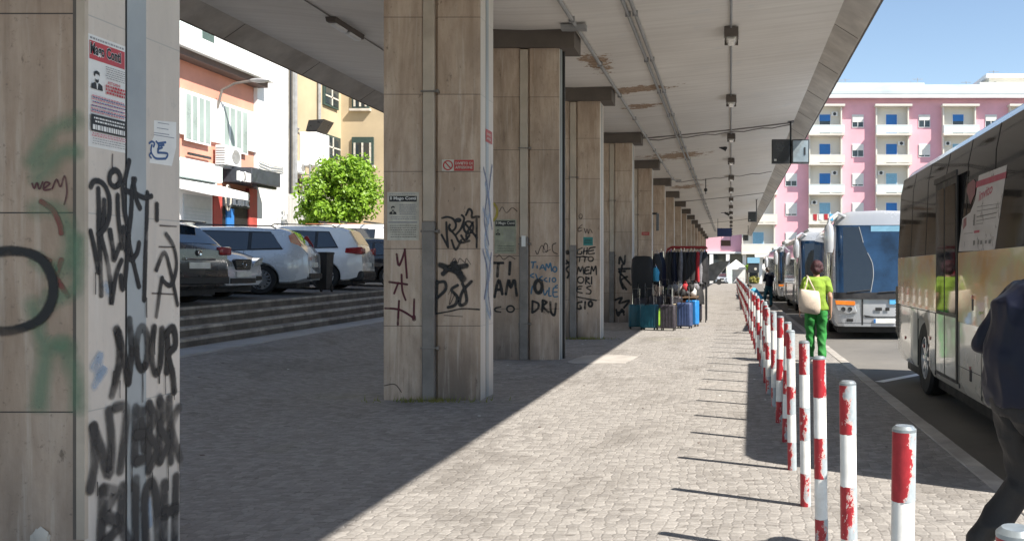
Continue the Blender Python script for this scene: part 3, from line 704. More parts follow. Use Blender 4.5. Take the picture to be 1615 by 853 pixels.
# --- third pillar
F2 = front(PY[2]); Z2 = (770, 320, 4.489)
ti = zm([[(40, 425), (105, 425)], [(72, 430), (65, 520)], [(155, 420), (150, 505)], [(45, 665), (75, 545), (100, 645)], [(55, 615), (95, 612)], [(125, 645), (145, 545), (160, 600), (185, 545), (202, 655)]], *Z2)
sub(strokes('ti_am_lettering', ti, F2, .055, SP['black'], fr_n, pillars[2]), 2)
sub(strokes('co_lettering', zm([[(88, 735), (52, 745), (52, 765), (88, 772)], ring(158, 750, 26, 22)], *Z2), F2, .034, SP['black'], fr_n, pillars[2]), 2)
bl = zm([[(305, 420), (338, 418)], [(320, 420), (316, 460)], [(347, 445), (347, 462)], [(366, 470), (385, 438), (402, 472)], [(372, 460), (398, 458)], [(408, 478), (412, 430), (428, 460), (440, 425), (450, 482)], ring(472, 470, 14, 18),
 [(322, 500), (298, 515), (322, 528)], [(337, 505), (352, 548)], [(382, 520), (364, 535), (387, 550)], [(412, 530), (397, 545), (417, 557)], [(437, 530), (433, 558)], ring(466, 545, 13, 14), [(312, 590), (305, 642)], [(390, 610), (400, 652), (420, 620)],
 [(432, 600), (430, 655), (446, 657)], [(490, 600), (462, 605), (462, 660), (493, 662)], [(462, 632), (488, 630)], [(475, 590), (490, 582)]], *Z2)
sub(strokes('blue_lettering', bl, F2, .024, SP['blue'], fr_n, pillars[2]), 2)
sub(strokes('dru_lettering', zm([{'w': .07, 'p': ring(356, 592, 26, 44)}, [(315, 695), (312, 775)], [(315, 695), (355, 712), (350, 750), (315, 775)], [(387, 690), (382, 768)], [(387, 690), (415, 702), (390, 732), (427, 772)], [(440, 700), (445, 770), (470, 792), (480, 712)]], *Z2), F2, .045, SP['black'], fr_n, pillars[2], .006), 2)
sub(strokes('thin_scrawl', zm([[(335, 340), (350, 362), (380, 300), (412, 350), (420, 300), (400, 290), (390, 350), (440, 330)], [(480, 285), (455, 300), (460, 345), (490, 360)], [(80, 60), (100, 30), (130, 70), (170, 35), (205, 60)], [(60, 385), (80, 370), (110, 400), (150, 378), (190, 398)]], *Z2), F2, .018, SP['thin'], fr_n, pillars[2], .003), 2)
sub(strokes('yellow_arc', zm([[(40, 5), (62, 40), (60, 90), (38, 125)]], *Z2), F2, .05, SP['yellow'], fr_n, pillars[2], .003), 2)
# --- fourth pillar
F3 = front(PY[3])
gm = zm([[(665, 318), (635, 335), (635, 360), (660, 360), (662, 345)], [(680, 322), (674, 364)], [(702, 318), (697, 362)], [(674, 345), (700, 338)], [(757, 313), (717, 323), (711, 360), (752, 357)], [(715, 341), (745, 335)],
 [(625, 385), (677, 378)], [(650, 385), (645, 416)], [(665, 380), (707, 383)], [(687, 385), (682, 416)], ring(726, 397, 18, 16), [(630, 502), (640, 452), (652, 487), (668, 448), (677, 502)], [(716, 453), (689, 460), (687, 500), (719, 498)], [(688, 480), (712, 476)],
 [(726, 502), (733, 448), (745, 482), (762, 446), (766, 507)], ring(655, 545, 22, 22), [(692, 525), (690, 572)], [(692, 525), (716, 535), (693, 548), (719, 572)], [(733, 523), (732, 572)], [(665, 590), (635, 595), (630, 627), (665, 637)],
 [(635, 610), (658, 607)], [(726, 588), (696, 600), (726, 620), (721, 642), (694, 640)], [(630, 665), (765, 690)]], *Z2)
sub(strokes('ghetto_memories_lettering', gm, F3, .036, SP['black'], fr_n, pillars[3]), 3)
sub(strokes('gio_lettering', zm([[(662, 700), (632, 710), (630, 745), (657, 747), (650, 725)], [(687, 700), (685, 747)], ring(724, 715, 13, 18)], *Z2), F3, .055, SP['black'], fr_n, pillars[3]), 3)
sub(strokes('thin_scrawl', zm([[(665, 155), (638, 180), (640, 202), (662, 195)], [(640, 180), (660, 178)], [(680, 180), (690, 212), (700, 185), (710, 217), (720, 185), (737, 212)], ring(655, 95, 12, 16)], *Z2), F3, .022, SP['thin'], fr_n, pillars[3], .003), 3)
sub(strokes('black_blots', zm([{'w': .1, 'p': [(562, 345), (563, 355)]}, [(556, 410), (575, 440), (552, 470), (572, 500), (560, 530)], [(552, 430), (570, 420)]], *Z2), F3, .05, SP['black'], fr_n, pillars[3]), 3)
# --- fifth pillar
F4 = front(PY[4]); Z4 = (850, 290, 3.28)
sub(strokes('black_tag', zm([[(415, 412), (420, 378), (440, 417), (446, 372)], [(413, 440), (472, 438)], [(430, 420), (420, 492), (436, 542)], [(457, 480), (425, 500), (452, 546)], [(415, 455), (477, 522)], [(395, 600), (430, 588), (415, 617), (467, 603), (440, 640)],
 [(400, 650), (410, 682), (430, 648), (440, 677)], [(405, 665), (440, 660)], [(415, 450), (445, 452)]], *Z4), F4, .07, SP['black'], fr_n, pillars[4]), 4)
for k in (5, 6, 7):
    Yk = PY[k]; fk = front(Yk); c = fk(0, 0)
    pts = []
    for q in range(3):
        x0 = PX0 + .2 + .3 * q; z0 = random.uniform(.5, 1.5)
        pts.append([(VX + (x0 + random.uniform(-.12, .12)) * F / Yk, VY - (z0 + .16 * j - CZ) * F / Yk) for j in range(6)])
    sub(strokes('black_tag', pts, fk, .05, SP['black'], fr_n, pillars[k]), k)

# ================================================================== POSTERS, SIGNS
class Sheet:
    """a flat printed thing on a wall: local u to the right, v up, in metres from the lower left corner"""
    def __init__(s, name, label, cat, o, u, v, n, w, h, mat, thick=.003, group=None):
        s.o, s.u, s.v, s.n = Vector(o), Vector(u).normalized(), Vector(v).normalized(), Vector(n); s.w, s.h = w, h; s.k = 1
        s.t = thing(name, label, cat, s.o, 0, group); s.th = thick
        mb = MB(); mb.prism([(0, 0), (w, 0), (w, h), (0, h)], s.n * thick, (0, 0, 0), s.u, s.v); mb.build('sheet', mat, s.t, smooth=0)
    def at(s, a, b): 
        return s.u * (a * s.w) + s.v * (b * s.h) + s.n * (s.th + .0006 * s.k)
    def rect(s, name, a0, b0, a1, b1, mat):
        mb = MB(); mb.face([s.at(a0, b0), s.at(a1, b0), s.at(a1, b1), s.at(a0, b1)]); s.k += 1; return mb.build(name, mat, s.t, smooth=0, fix=False)
    def poly(s, name, pts, mat):
        mb = MB(); mb.face([s.at(*p) for p in pts]); s.k += 1; return mb.build(name, mat, s.t, smooth=0, fix=False)
    def text(s, name, str_, a0, b0, a1, b1, mat, bold=.02):
        mb = MB(); add_text(mb, str_, s.at(a0, b0), s.u, s.v, (a1 - a0) * s.w, (b1 - b0) * s.h, None, bold); s.k += 1; return mb.build(name, mat, s.t, smooth=0, fix=False)
    def lines(s, name, a0, b0, a1, b1, rows, mat, fill=.45, seed=1):
        """small print too small to read: rows of short dashes"""
        rnd = random.Random(seed); mb = MB(); dh = (b1 - b0) / rows
        for r_ in range(rows):
            y = b1 - (r_ + .5) * dh; x = a0 + rnd.uniform(0, .05)
            while x < a1 - .02:
                w_ = rnd.uniform(.02, .07); 
                mb.face([s.at(x, y - dh * fill / 2), s.at(min(x + w_, a1), y - dh * fill / 2), s.at(min(x + w_, a1), y + dh * fill / 2), s.at(x, y + dh * fill / 2)]); x += w_ + .015
        s.k += 1; return mb.build(name, mat, s.t, smooth=0, fix=False)
    def bust(s, cx, cy, sc, mat, mat2):
        asp = s.w / s.h
        def P(L): return [(cx + x * sc, cy + y * sc * asp) for x, y in L]
        s.poly('portrait_hair', P([(-.5, .6), (-.45, 1.0), (0, 1.2), (.45, 1.05), (.5, .55), (.3, .75), (-.2, .8), (-.32, .4)]), mat)
        s.poly('portrait_beard', P([(-.32, .25), (-.2, .1), (.2, .1), (.34, .3), (.28, -.15), (0, -.32), (-.25, -.15)]), mat)
        s.poly('portrait_jacket', P([(-1.0, -1.1), (-.9, -.5), (-.3, -.25), (0, -.6), (.3, -.25), (.9, -.5), (1.0, -1.1)]), mat)
        s.poly('portrait_shirt', P([(-.14, -.4), (.14, -.4), (.05, -1.05), (-.05, -1.05)]), mat2)
Z = (0, 0, 1)
# big poster on the nearest pillar
a, b = S0(138, 228), S0(197, 52)
yy0, yy1 = S0(137, 100).y, S0(197, 100).y; z0, z1 = S0(137, 230).z, S0(137, 52).z
P = Sheet('poster', 'tall white poster with red headline and small portrait on the nearest pillar', 'poster', (PX1 + .0002, yy0, z0), (0, 1, 0), Z, (1, 0, 0), yy1 - yy0, z1 - z0, M['paper'])
P.lines('top_line', .05, .955, .95, .985, 1, M['greyink'], .6)
P.rect('headline_panel', .04, .78, .97, .945, M['redink']); P.text('headline_outline', 'Mago Conti', .05, .79, .87, .935, M['paper'], .06); P.text('headline', 'Mago Conti', .06, .795, .86, .93, M['ink'], .035)
P.bust(.22, .60, .15, M['ink'], M['paper'])
P.lines('small_print', .42, .64, .95, .76, 6, M['greyink'], .35, 3)
P.text('red_line', 'RITORNI', .5, .595, .82, .622, M['redink']); P.lines('red_print', .42, .50, .96, .59, 3, M['redink'], .7, 4)
P.lines('pink_print', .05, .30, .95, .47, 6, M['pinkink'], .4, 5); P.lines('blue_print', .05, .31, .95, .46, 4, M['blueink'], .25, 6)
P.rect('black_panel', .05, .14, .96, .29, M['ink']); P.lines('white_print', .10, .215, .92, .275, 2, M['paper'], .5, 7); P.lines('white_numbers', .07, .15, .95, .205, 1, M['paper'], .8, 8)
P.lines('red_foot', .05, .09, .95, .13, 2, M['pinkink'], .5, 9); P.lines('foot_print', .05, .02, .95, .085, 3, M['greyink'], .3, 10)
# torn sheet with blue winged beast
q = [S0(242, 190), S0(277, 193), S0(277, 232), S0(270, 262), S0(235, 257), S0(236, 228), S0(242, 215)]
tb = thing('torn_notice', 'torn white notice with a blue winged emblem beside the zinc strip', 'notice', (PX1, q[0].y, q[-1].z))
mb = MB(); mb.prism([(p.y - q[0].y, p.z - q[-1].z) for p in q], (.003, 0, 0), (.0005, 0, 0), (0, 1, 0), Z); mb.build('sheet', M['paper'], tb, smooth=0)
lion = [[(385, 690), (400, 680), (415, 690), (410, 710)], [(400, 700), (395, 735), (408, 765), (430, 780), (480, 780)], [(425, 680), (440, 700), (435, 740)], [(440, 690), (480, 685)], [(440, 705), (470, 700)], [(435, 725), (460, 715)], [(395, 745), (385, 760), (395, 775)], [(435, 745), (490, 750), (485, 775)]]
o = strokes('winged_emblem', zm(lion, 130, 40, 3.706), S0, .013, spray_mat('blue_print', (.03, .09, .24), 1, .15), side_n, tb, .0042, 1.0); o.location = -tb.location
o = strokes('small_print', zm([[(435, 570), (500, 580)], [(430, 600), (495, 610)], [(410, 640), (530, 660)], [(412, 628), (500, 640)]], 130, 40, 3.706), S0, .004, SP['lilac'], side_n, tb, .0042); o.location = -tb.location
# plain bluish paste-up behind the tag
yy0, yy1 = S0(157, 400).y, S0(186, 400).y; z0, z1 = S0(157, 468).z, S0(157, 362).z
tag((lambda mb: (mb.prism([(0, 0), (yy1 - yy0, .005), (yy1 - yy0 + .004, z1 - z0), (.004, z1 - z0 - .02)], (.002, 0, 0), (PX1 + .0003, yy0, z0), (0, 1, 0), Z), mb.build('paste_up', pm('bluish_paper', (.50, .54, .60), .7), smooth=0))[1])(MB()), 'bare bluish white paper pasted under the black tag of the nearest pillar', 'paper')
# poster on second pillar
Yp = PY[1]
def fsheet(name, label, cat, k, x0, y0, x1, y1, mat, **kw):
    fk = front(PY[k]); a = fk(x0, y1); b = fk(x1, y0)
    return Sheet(name, label, cat, (a.x, PY[k] - .0005, a.z), (1, 0, 0), Z, (0, -1, 0), b.x - a.x, b.z - a.z, mat, **kw)
P = fsheet('poster', 'black and white poster with portrait above the maroon signs', 'poster', 1, 611, 303, 661, 379, M['oldpaper'])
P.lines('top_line', .06, .94, .92, .97, 1, M['greyink'], .6); P.rect('headline_panel', .06, .80, .93, .92, M['ink']); P.text('headline', 'Il Mago Conti', .09, .82, .90, .905, M['paper'], .02)
P.bust(.18, .62, .115, M['ink'], M['oldpaper']); P.lines('small_print', .36, .52, .93, .76, 6, M['greyink'], .45, 12); P.lines('middle_print', .1, .42, .9, .5, 2, M['greyink'], .4, 13); P.lines('lower_print', .08, .05, .92, .33, 6, M['ink'], .22, 14)
P.rect('rule', .04, .36, .95, .385, M['greyink'])
P = fsheet('poster', 'faded greenish poster with portrait above the black TI AM lettering', 'poster', 2, 780, 346, 814, 400, M['greenpaper'])
P.rect('headline_panel', .04, .80, .96, .96, M['ink']); P.text('headline', 'Il Mago Conti', .07, .83, .93, .935, M['oldpaper'], .02); P.bust(.16, .62, .11, M['ink'], M['greenpaper']); P.lines('small_print', .1, .05, .92, .25, 4, M['ink'], .25, 15); P.lines('middle_print', .4, .35, .92, .7, 6, M['greyink'], .25, 16)
P = fsheet('no_posting_sign', 'red no posting plate with round prohibition mark on the second pillar', 'sign', 1, 697, 252, 748, 270, M['oldpaper'], thick=.004)
mb = MB()
cx, cy, r_ = .19, .5, .42
def ringmesh(mb, S, cx, cy, r0, r1, n=28):
    asp = S.h / S.w
    for i in range(n):
        a0, a1 = 2 * math.pi * i / n, 2 * math.pi * (i + 1) / n
        mb.face([S.at(cx + r0 * asp * math.cos(a0), cy + r0 * math.sin(a0)), S.at(cx + r1 * asp * math.cos(a0), cy + r1 * math.sin(a0)), S.at(cx + r1 * asp * math.cos(a1), cy + r1 * math.sin(a1)), S.at(cx + r0 * asp * math.cos(a1), cy + r0 * math.sin(a1))])
ringmesh(mb, P, .19, .5, .33, .45); P.k += 1
mb.face([P.at(.10, .70), P.at(.13, .78), P.at(.28, .30), P.at(.25, .22)]); mb.build('prohibition_mark', M['ink' if False else 'signred'], P.t, smooth=0, fix=False)
P.k += 1; P.rect('red_plate', .38, .02, .99, .98, M['signred']); P.text('wording', 'DIVIETO DI', .42, .56, .95, .80, M['oldpaper'], .02); P.text('wording', 'AFFISSIONE', .42, .20, .95, .44, M['oldpaper'], .02)
yy0, yy1 = 3.02 * F / (VX - 765), 3.02 * F / (VX - 775); P = Sheet('red_plate_sign', 'small red plate on the bus side of the second pillar', 'sign', (PX1 + .0065, yy0, S1(765, 223).z), (0, 1, 0), Z, (1, 0, 0), yy1 - yy0, S1(765, 203).z - S1(765, 223).z, M['signred'])
P.text('wording', 'DIVIETO', .15, .55, .85, .75, M['oldpaper']); P.text('wording', 'AFFISS.', .15, .2, .85, .4, M['oldpaper'])
P = fsheet('sticker', 'teal sticker above the GHETTO MEMORIES lettering', 'sticker', 3, 920, 374, 935, 387, M['teal']); P.lines('wording', .1, .2, .9, .8, 3, M['ink'], .5, 20)
P = fsheet('sticker', 'torn white sticker on the duct of the third pillar', 'sticker', 2, 823.5, 372, 830, 389, M['paper']); P.t.location.y -= .05
P = fsheet('small_red_sign', 'small red plate on the sixth pillar above the garment cover', 'sign', 5, 1012, 366, 1024, 371, M['signred']); P.lines('wording', .1, .2, .9, .8, 2, M['oldpaper'], .3, 21)

# ================================================================== CANOPY FITTINGS
def box_lamp():
    t = thing('canopy_lamp', '', 'ceiling lamp', (0, 0, 0), 0, 'box lamps along the middle of the canopy')
    m1 = MB(); m1.prism([(-.11, 0), (.11, 0), (.11, -.10), (.09, -.16), (-.09, -.16), (-.11, -.10)], (0, .62, 0), (0, -.31, 0)); m1.build('housing', M['lamp_body'], t, bevel=.012)
    m1 = MB(); m1.prism([(-.088, -.16), (.088, -.16), (.065, -.215), (-.065, -.215)], (0, .50, 0), (0, -.25, 0)); m1.build('diffuser', M['lamp_glass'], t, bevel=.015)
    for y in (-.33, .315): m1 = MB(); m1.box(-.13, .13, y, y + .03, -.18, .0); m1.build('end_cap', M['cap'], t, bevel=.006)
    for x in (-.145, .125): m1 = MB(); m1.box(x, x + .02, -.03, .03, -.15, -.02); m1.build('clip', M['chrome'], t)
    return t
lamp0 = box_lamp(); used = False
lamps = [10.3 + 6.3 * k for k in range(0, 16)]
for k, Y in enumerate(lamps):
    o = lamp0 if k == 0 else copy_tree(lamp0); o.location = (.005, Y, ceil_z(0) - .02); o['label'] = '%s box lamp on the middle line of the canopy from the near end' % ordinal(k + 1)
# twin tube lamp over the left part
t = thing('twin_tube_lamp', 'dark twin lamp with two white diffusers on the left half of the canopy', 'ceiling lamp')
P0_, P1_ = Vector((-4.83, 0, 0)), None
ly = 11.3; lx = (545 - VX) / F * ly; lz = CZ + (VY - 58) / F * ly
lz = ceil_z(-6.0); ly = (lz - .1 - CZ) * F / (VY - 60); lx = (545 - VX) / F * ly
t.location = (lx, ly, ceil_z(lx) - .01); t.rotation_euler = (0, 0, 0)
m1 = MB(); m1.prism([(-.10, 0), (.10, 0), (.08, -.09), (-.08, -.09)], (0, 1.25, 0), (0, -.62, 0)); m1.build('housing', M['cap'], t, bevel=.01)
for y in (-.55, .05): m1 = MB(); m1.prism([(-.075, -.09), (.075, -.09), (.05, -.14), (-.05, -.14)], (0, .5, 0), (0, y, 0)); m1.build('diffuser', M['white'], t, bevel=.015)
mb = MB(); mb.tube([(lx, -4, ceil_z(lx) - .012), (lx, 60, ceil_z(lx) - .012)], .012, 6); tag(mb.build('ceiling_cable', M['conduitb']), 'thin dark cable feeding the twin lamp on the left half of the canopy', 'cable')
# conduits
mb = MB(); x = 0.0; mb.tube([(x, Y0 + .5, ceil_z(x) - .03), (x, Y1 - .5, ceil_z(x) - .03)], .022, 8); tag(mb.build('lamp_conduit', M['conduit']), 'grey conduit linking the box lamps along the canopy middle', 'conduit')
for xx in (-1.72, -1.60):
    mb = MB(); mb.tube([(xx, Y0 + .5, ceil_z(xx) - .05), (xx, 95, ceil_z(xx) - .05)], .032, 8)
    for j in range(30): mb.box(xx - .045, xx + .045, 2 + 3.2 * j, 2.03 + 3.2 * j, ceil_z(xx) - .09, ceil_z(xx) + .01)
    tag(mb.build('ceiling_pipe', M['conduit']), 'long grey ceiling pipe, the one of the close pair %s' % ('nearer the pillars' if xx < -1.7 else 'nearer the lamps'), 'pipe', 'pair of pipes under the canopy')
xx = -2.66
mb = MB(); mb.tube([(xx, Y0 + .5, ceil_z(xx) - .05), (xx, 40.6, ceil_z(xx) - .05), (xx + .12, 40.9, ceil_z(xx) - .07), (xx + .35, 41, ceil_z(xx) - .05)], .036, 8)
for j in range(13): mb.box(xx - .05, xx + .05, 2 + 3.2 * j, 2.03 + 3.2 * j, ceil_z(xx) - .1, ceil_z(xx) + .01)
mb.box(xx - .25, xx + .18, 15.15, 15.3, ceil_z(xx) - .12, ceil_z(xx) - .03)
tag(mb.build('ceiling_pipe', M['conduit']), 'single grey pipe running beside the pillar heads under the canopy', 'pipe')
for Y in (28.25, 41.5):
    mb = MB(); mb.tube([(x / 10, Y, ceil_z(x / 10) - .06 - .05 * math.sin(x * .35) ** 2) for x in range(-26, 20, 3)], .018, 6)
    tag(mb.build('cross_cable', M['conduitb']), 'dark cable crossing the canopy %s' % ('to the nearest hanging display' if Y < 30 else 'to the small hanging pole behind'), 'cable')
# hanging display with two boxes
def display(x, Y, zc, w_, h_, label, two=True, group=None):
    t = thing('hanging_display', label, 'display', (x, Y, 0), 0, group)
    m1 = MB(); m1.tube([(0, 0, zc - h_ / 2), (0, 0, ceil_z(max(-9, min(x, 1.9))) + .02)], .03, 8); m1.box(-.1, .1, -.1, .1, ceil_z(min(x, 1.9)) - .02, ceil_z(min(x, 1.9)) + .02); m1.build('hanging_pole', M['monitor'], t)
    for s_, nm in ((-1, 'screen_box'),) + (((1, 'glazed_box'),) if two else ()):
        x0, x1 = (-w_, -.035) if s_ < 0 else (.035, w_ - .02)
        m1 = MB(); m1.box(x0, x1, -.12, .12, zc - h_ / 2, zc + h_ / 2); bx = m1.build(nm, M['monitor'], t, bevel=.01)
        m1 = MB(); m1.box(x0 + .035, x1 - .035, -.124, -.12, zc - h_ / 2 + .04, zc + h_ / 2 - .04)
        m1.build('screen', M['screen'] if s_ < 0 else M['reflection_screen'], bx)
        if s_ > 0: m1 = MB(); m1.box(x1 - .17, x1 - .12, -.14, -.125, zc - .12, zc + .12); m1.build('handle', M['monitor'], bx)
        else: m1 = MB(); m1.box(x0 + .07, x0 + .15, -.126, -.124, zc - h_ / 2 + .07, zc - h_ / 2 + .13); m1.build('status_mark', M['oldpaper'], bx)
    return t
M['reflection_screen'] = pm('painted_reflection_glass', (.30, .36, .40), .06, coat=1, var=.25, scale=1.5, spec=.8)  # pale base colour paints a reflection into the glass
display((1247 - VX) / F * 28, 28, CZ + 188.5 / F * 28, .60, .75, 'large hanging display nearest the camera with one dark and one pale box', True, 'hanging displays under the canopy edge')
display((1193 - VX) / F * 58, 58, CZ + 86 / F * 58, .55, .66, 'dark hanging display under the canopy edge behind the large one', False, 'hanging displays under the canopy edge')
display((1180 - VX) / F * 92, 92, CZ + 53 / F * 92, .55, .60, 'farthest dark hanging display under the canopy edge', False, 'hanging displays under the canopy edge')
def hang_sign(px0, px1, py0, py1, Y, mat, label):
    f = front(Y); a, b = f(px0, py1), f(px1, py0); t = thing('hanging_sign', label, 'sign', (a.x, Y, 0), 0, 'signs hanging across the far canopy')
    m1 = MB(); m1.box(0, b.x - a.x, -.06, .06, a.z, b.z); m1.build('panel', mat, t, bevel=.01)
    m1 = MB()
    for x in (.06, b.x - a.x - .06): m1.tube([(x, 0, b.z), (x, 0, 6.0)], .02, 6)
    m1.build('hanging_rod', M['monitor'], t)
hang_sign(1131, 1154, 360, 373, 74, M['bluesign'], 'dark blue rectangular sign hanging under the far canopy')
hang_sign(1137, 1152.5, 379, 388, 90, M['brown_trim'], 'small black sign hanging below and behind the blue one')
def bracket_cam(x, Y, z, label, sgn=1):
    t = thing('bracket_camera', label, 'camera', (x, Y, z), 0, 'cameras under the canopy')
    m1 = MB(); m1.tube([(-.55, 0, .10), (.0, 0, .10), (0, 0, .0)], .022, 6); m1.tube([(0, 0, .1), (0, 0, ceil_z(max(-2, x)) - z + .05)], .02, 6); m1.build('bracket', M['monitor'], t)
    m1 = MB(); m1.box(-.30, .05, -.07, .07, -.12, .02, mat=Matrix.Rotation(R(28), 4, 'Y') ); m1.build('camera_body', M['monitor'], t, bevel=.01)
    m1 = MB(); m1.tube([(-.26, 0, .07), (-.33, 0, .11)], .045, 10); m1.build('lens', M['glass'], t)
bracket_cam((1145 - VX) / F * 32, 32, CZ + 195 / F * 32, 'dark camera on a bracket beside the fourth box lamp')
bracket_cam((1150 - VX) / F * 60, 60, CZ + 90 / F * 60, 'small dark camera on a bracket far along the canopy')
t = thing('ceiling_rod', 'short dark rod with a knob hanging beside the paired pipes', 'rod', ((1113 - VX) / F * 42, 42, 0)); m1 = MB(); m1.tube([(0, 0, 5.2), (0, 0, 5.95)], .025, 6); m1.ball((0, 0, 5.4), .09); m1.build('rod', M['monitor'], t)
t = thing('wall_bracket', 'black angled bracket on the sixth pillar above the clothes rack', 'bracket', (0, 0, 0)); f = front(33.6)
m1 = MB(); a = f(1029, 337); b = f(1037, 337); c = f(1037, 364); m1.tube([a, b], .045, 6); m1.tube([b, c], .06, 6); m1.build('arm', M['monitor'], t); t.location = (0, 0, 0)
# ================================================================== BOLLARDS
def make_bollard():
    t = thing('bollard', '', 'bollard', (0, 0, 0), 0, 'red and white bollards along the kerb')
    r = .0345; H = 1.09
    m1 = MB(); m1.lathe([(r, -.05), (r, H - .012), (r - .006, H - .002), (r - .012, H)], 20); m1.build('post', M['postwhite'], t)
    for k in (0, 2, 4):
        z0, z1 = k * H / 5, (k + 1) * H / 5
        if k == 4: z1 = H - .014
        m1 = MB(); 
        n = 24; lo = [z0 + .004 * noise.noise((j * .7, k, 0)) for j in range(n)]; hi = [z1 + (.004 * noise.noise((j * .7, k, 5)) if k < 4 else 0) for j in range(n)]
        rr = r + .0012
        A = [m1.bm.verts.new((rr * math.cos(2 * math.pi * j / n), rr * math.sin(2 * math.pi * j / n), lo[j])) for j in range(n)]
        B = [m1.bm.verts.new((rr * math.cos(2 * math.pi * j / n), rr * math.sin(2 * math.pi * j / n), hi[j])) for j in range(n)]
        for j in range(n): m1.bm.faces.new((A[j], A[(j + 1) % n], B[(j + 1) % n], B[j]))
        m1.build('red_band', M['peel'], t)
    m1 = MB(); m1.lathe([(r + .0016, H - .014), (r + .0016, H - .006), (r - .008, H + .003), (.001, H + .004)], 20); m1.build('cap', M['galv'], t)
    return t
b0 = make_bollard()
rb = random.Random(5)
for k in range(68):
    Y = 1.58 + 1.08 * k; o = b0 if k == 0 else copy_tree(b0)
    o.location = (.488 + rb.uniform(-.012, .012), Y + rb.uniform(-.03, .03), 0); o.rotation_euler = (R(rb.uniform(-1.1, 1.1)), R(rb.uniform(-1, 1)), R(rb.uniform(-35, 35)))
    o['label'] = ('bollard nearest the camera, showing only its bare metal top beside the walking man' if k == 0 else
                  'peeling red and white bollard, %s in the row from the camera' % ordinal(k + 1))

# ================================================================== WHEELS
def wheel_parts(parent, c, r, w, out, spokes=10, rim_r=.66, name='wheel', mat=None):
    """c centre, out = unit vector (x or y axis) pointing outwards"""
    ax = 'x' if abs(out[0]) > .5 else 'y'; s = out[0] + out[1]
    m1 = MB(); m1.lathe([(r * rim_r, -w * .5), (r * .93, -w * .5), (r, -w * .36), (r, w * .36), (r * .94, w * .5), (r * rim_r, w * .46)], 32, ax, caps=False); ty = m1.build(name, M['tyre'], parent, loc=c)
    m1 = MB(); q = [(r * rim_r + .002, s * w * .47), (r * rim_r - .02, s * w * .46), (r * rim_r - .035, s * w * .25), (.02, s * w * .22)]
    m1.lathe(q[:3] + [(r * rim_r - .045, s * w * .20)], 32, ax, caps=False); dk = MB(); dk.lathe([(r * rim_r - .03, s * w * .10), (r * rim_r - .03, s * w * .20), (.02, s * w * .20)], 24, ax); dk.build('brake_disc', M['rubber'], ty)
    for i in range(spokes):
        a = 2 * math.pi * i / spokes; ca, sa = math.cos(a), math.sin(a); ww = .028 if spokes > 6 else .055
        P = []
        for (rad, tw) in ((.05, ww), (r * rim_r - .01, ww * .7)):
            for sg in (-1, 1):
                x, y = rad * ca - sg * tw * sa, rad * sa + sg * tw * ca; P.append((x, y))
        hh = s * w * .25, s * w * .44
        v = [m1.bm.verts.new(((h_, x, y) if ax == 'x' else (x, h_, y))) for h_ in hh for (x, y) in P]
        for f_ in ((0, 1, 3, 2), (4, 5, 7, 6), (0, 1, 5, 4), (2, 3, 7, 6), (0, 2, 6, 4), (1, 3, 7, 5)): m1.bm.faces.new([v[i_] for i_ in f_])
    m1.lathe([(.07, s * w * .2), (.065, s * w * .45), (.02, s * w * .47)], 16, ax)
    m1.build('rim', mat or M['alloy'], ty)
    return ty
def cut(o, cutters):
    for c in cutters:
        b = o.modifiers.new('b', 'BOOLEAN'); b.operation = 'DIFFERENCE'; b.object = c; b.solver = 'EXACT'
    bake(o)
    for c in cutters: bpy.data.objects.remove(c)
    return o

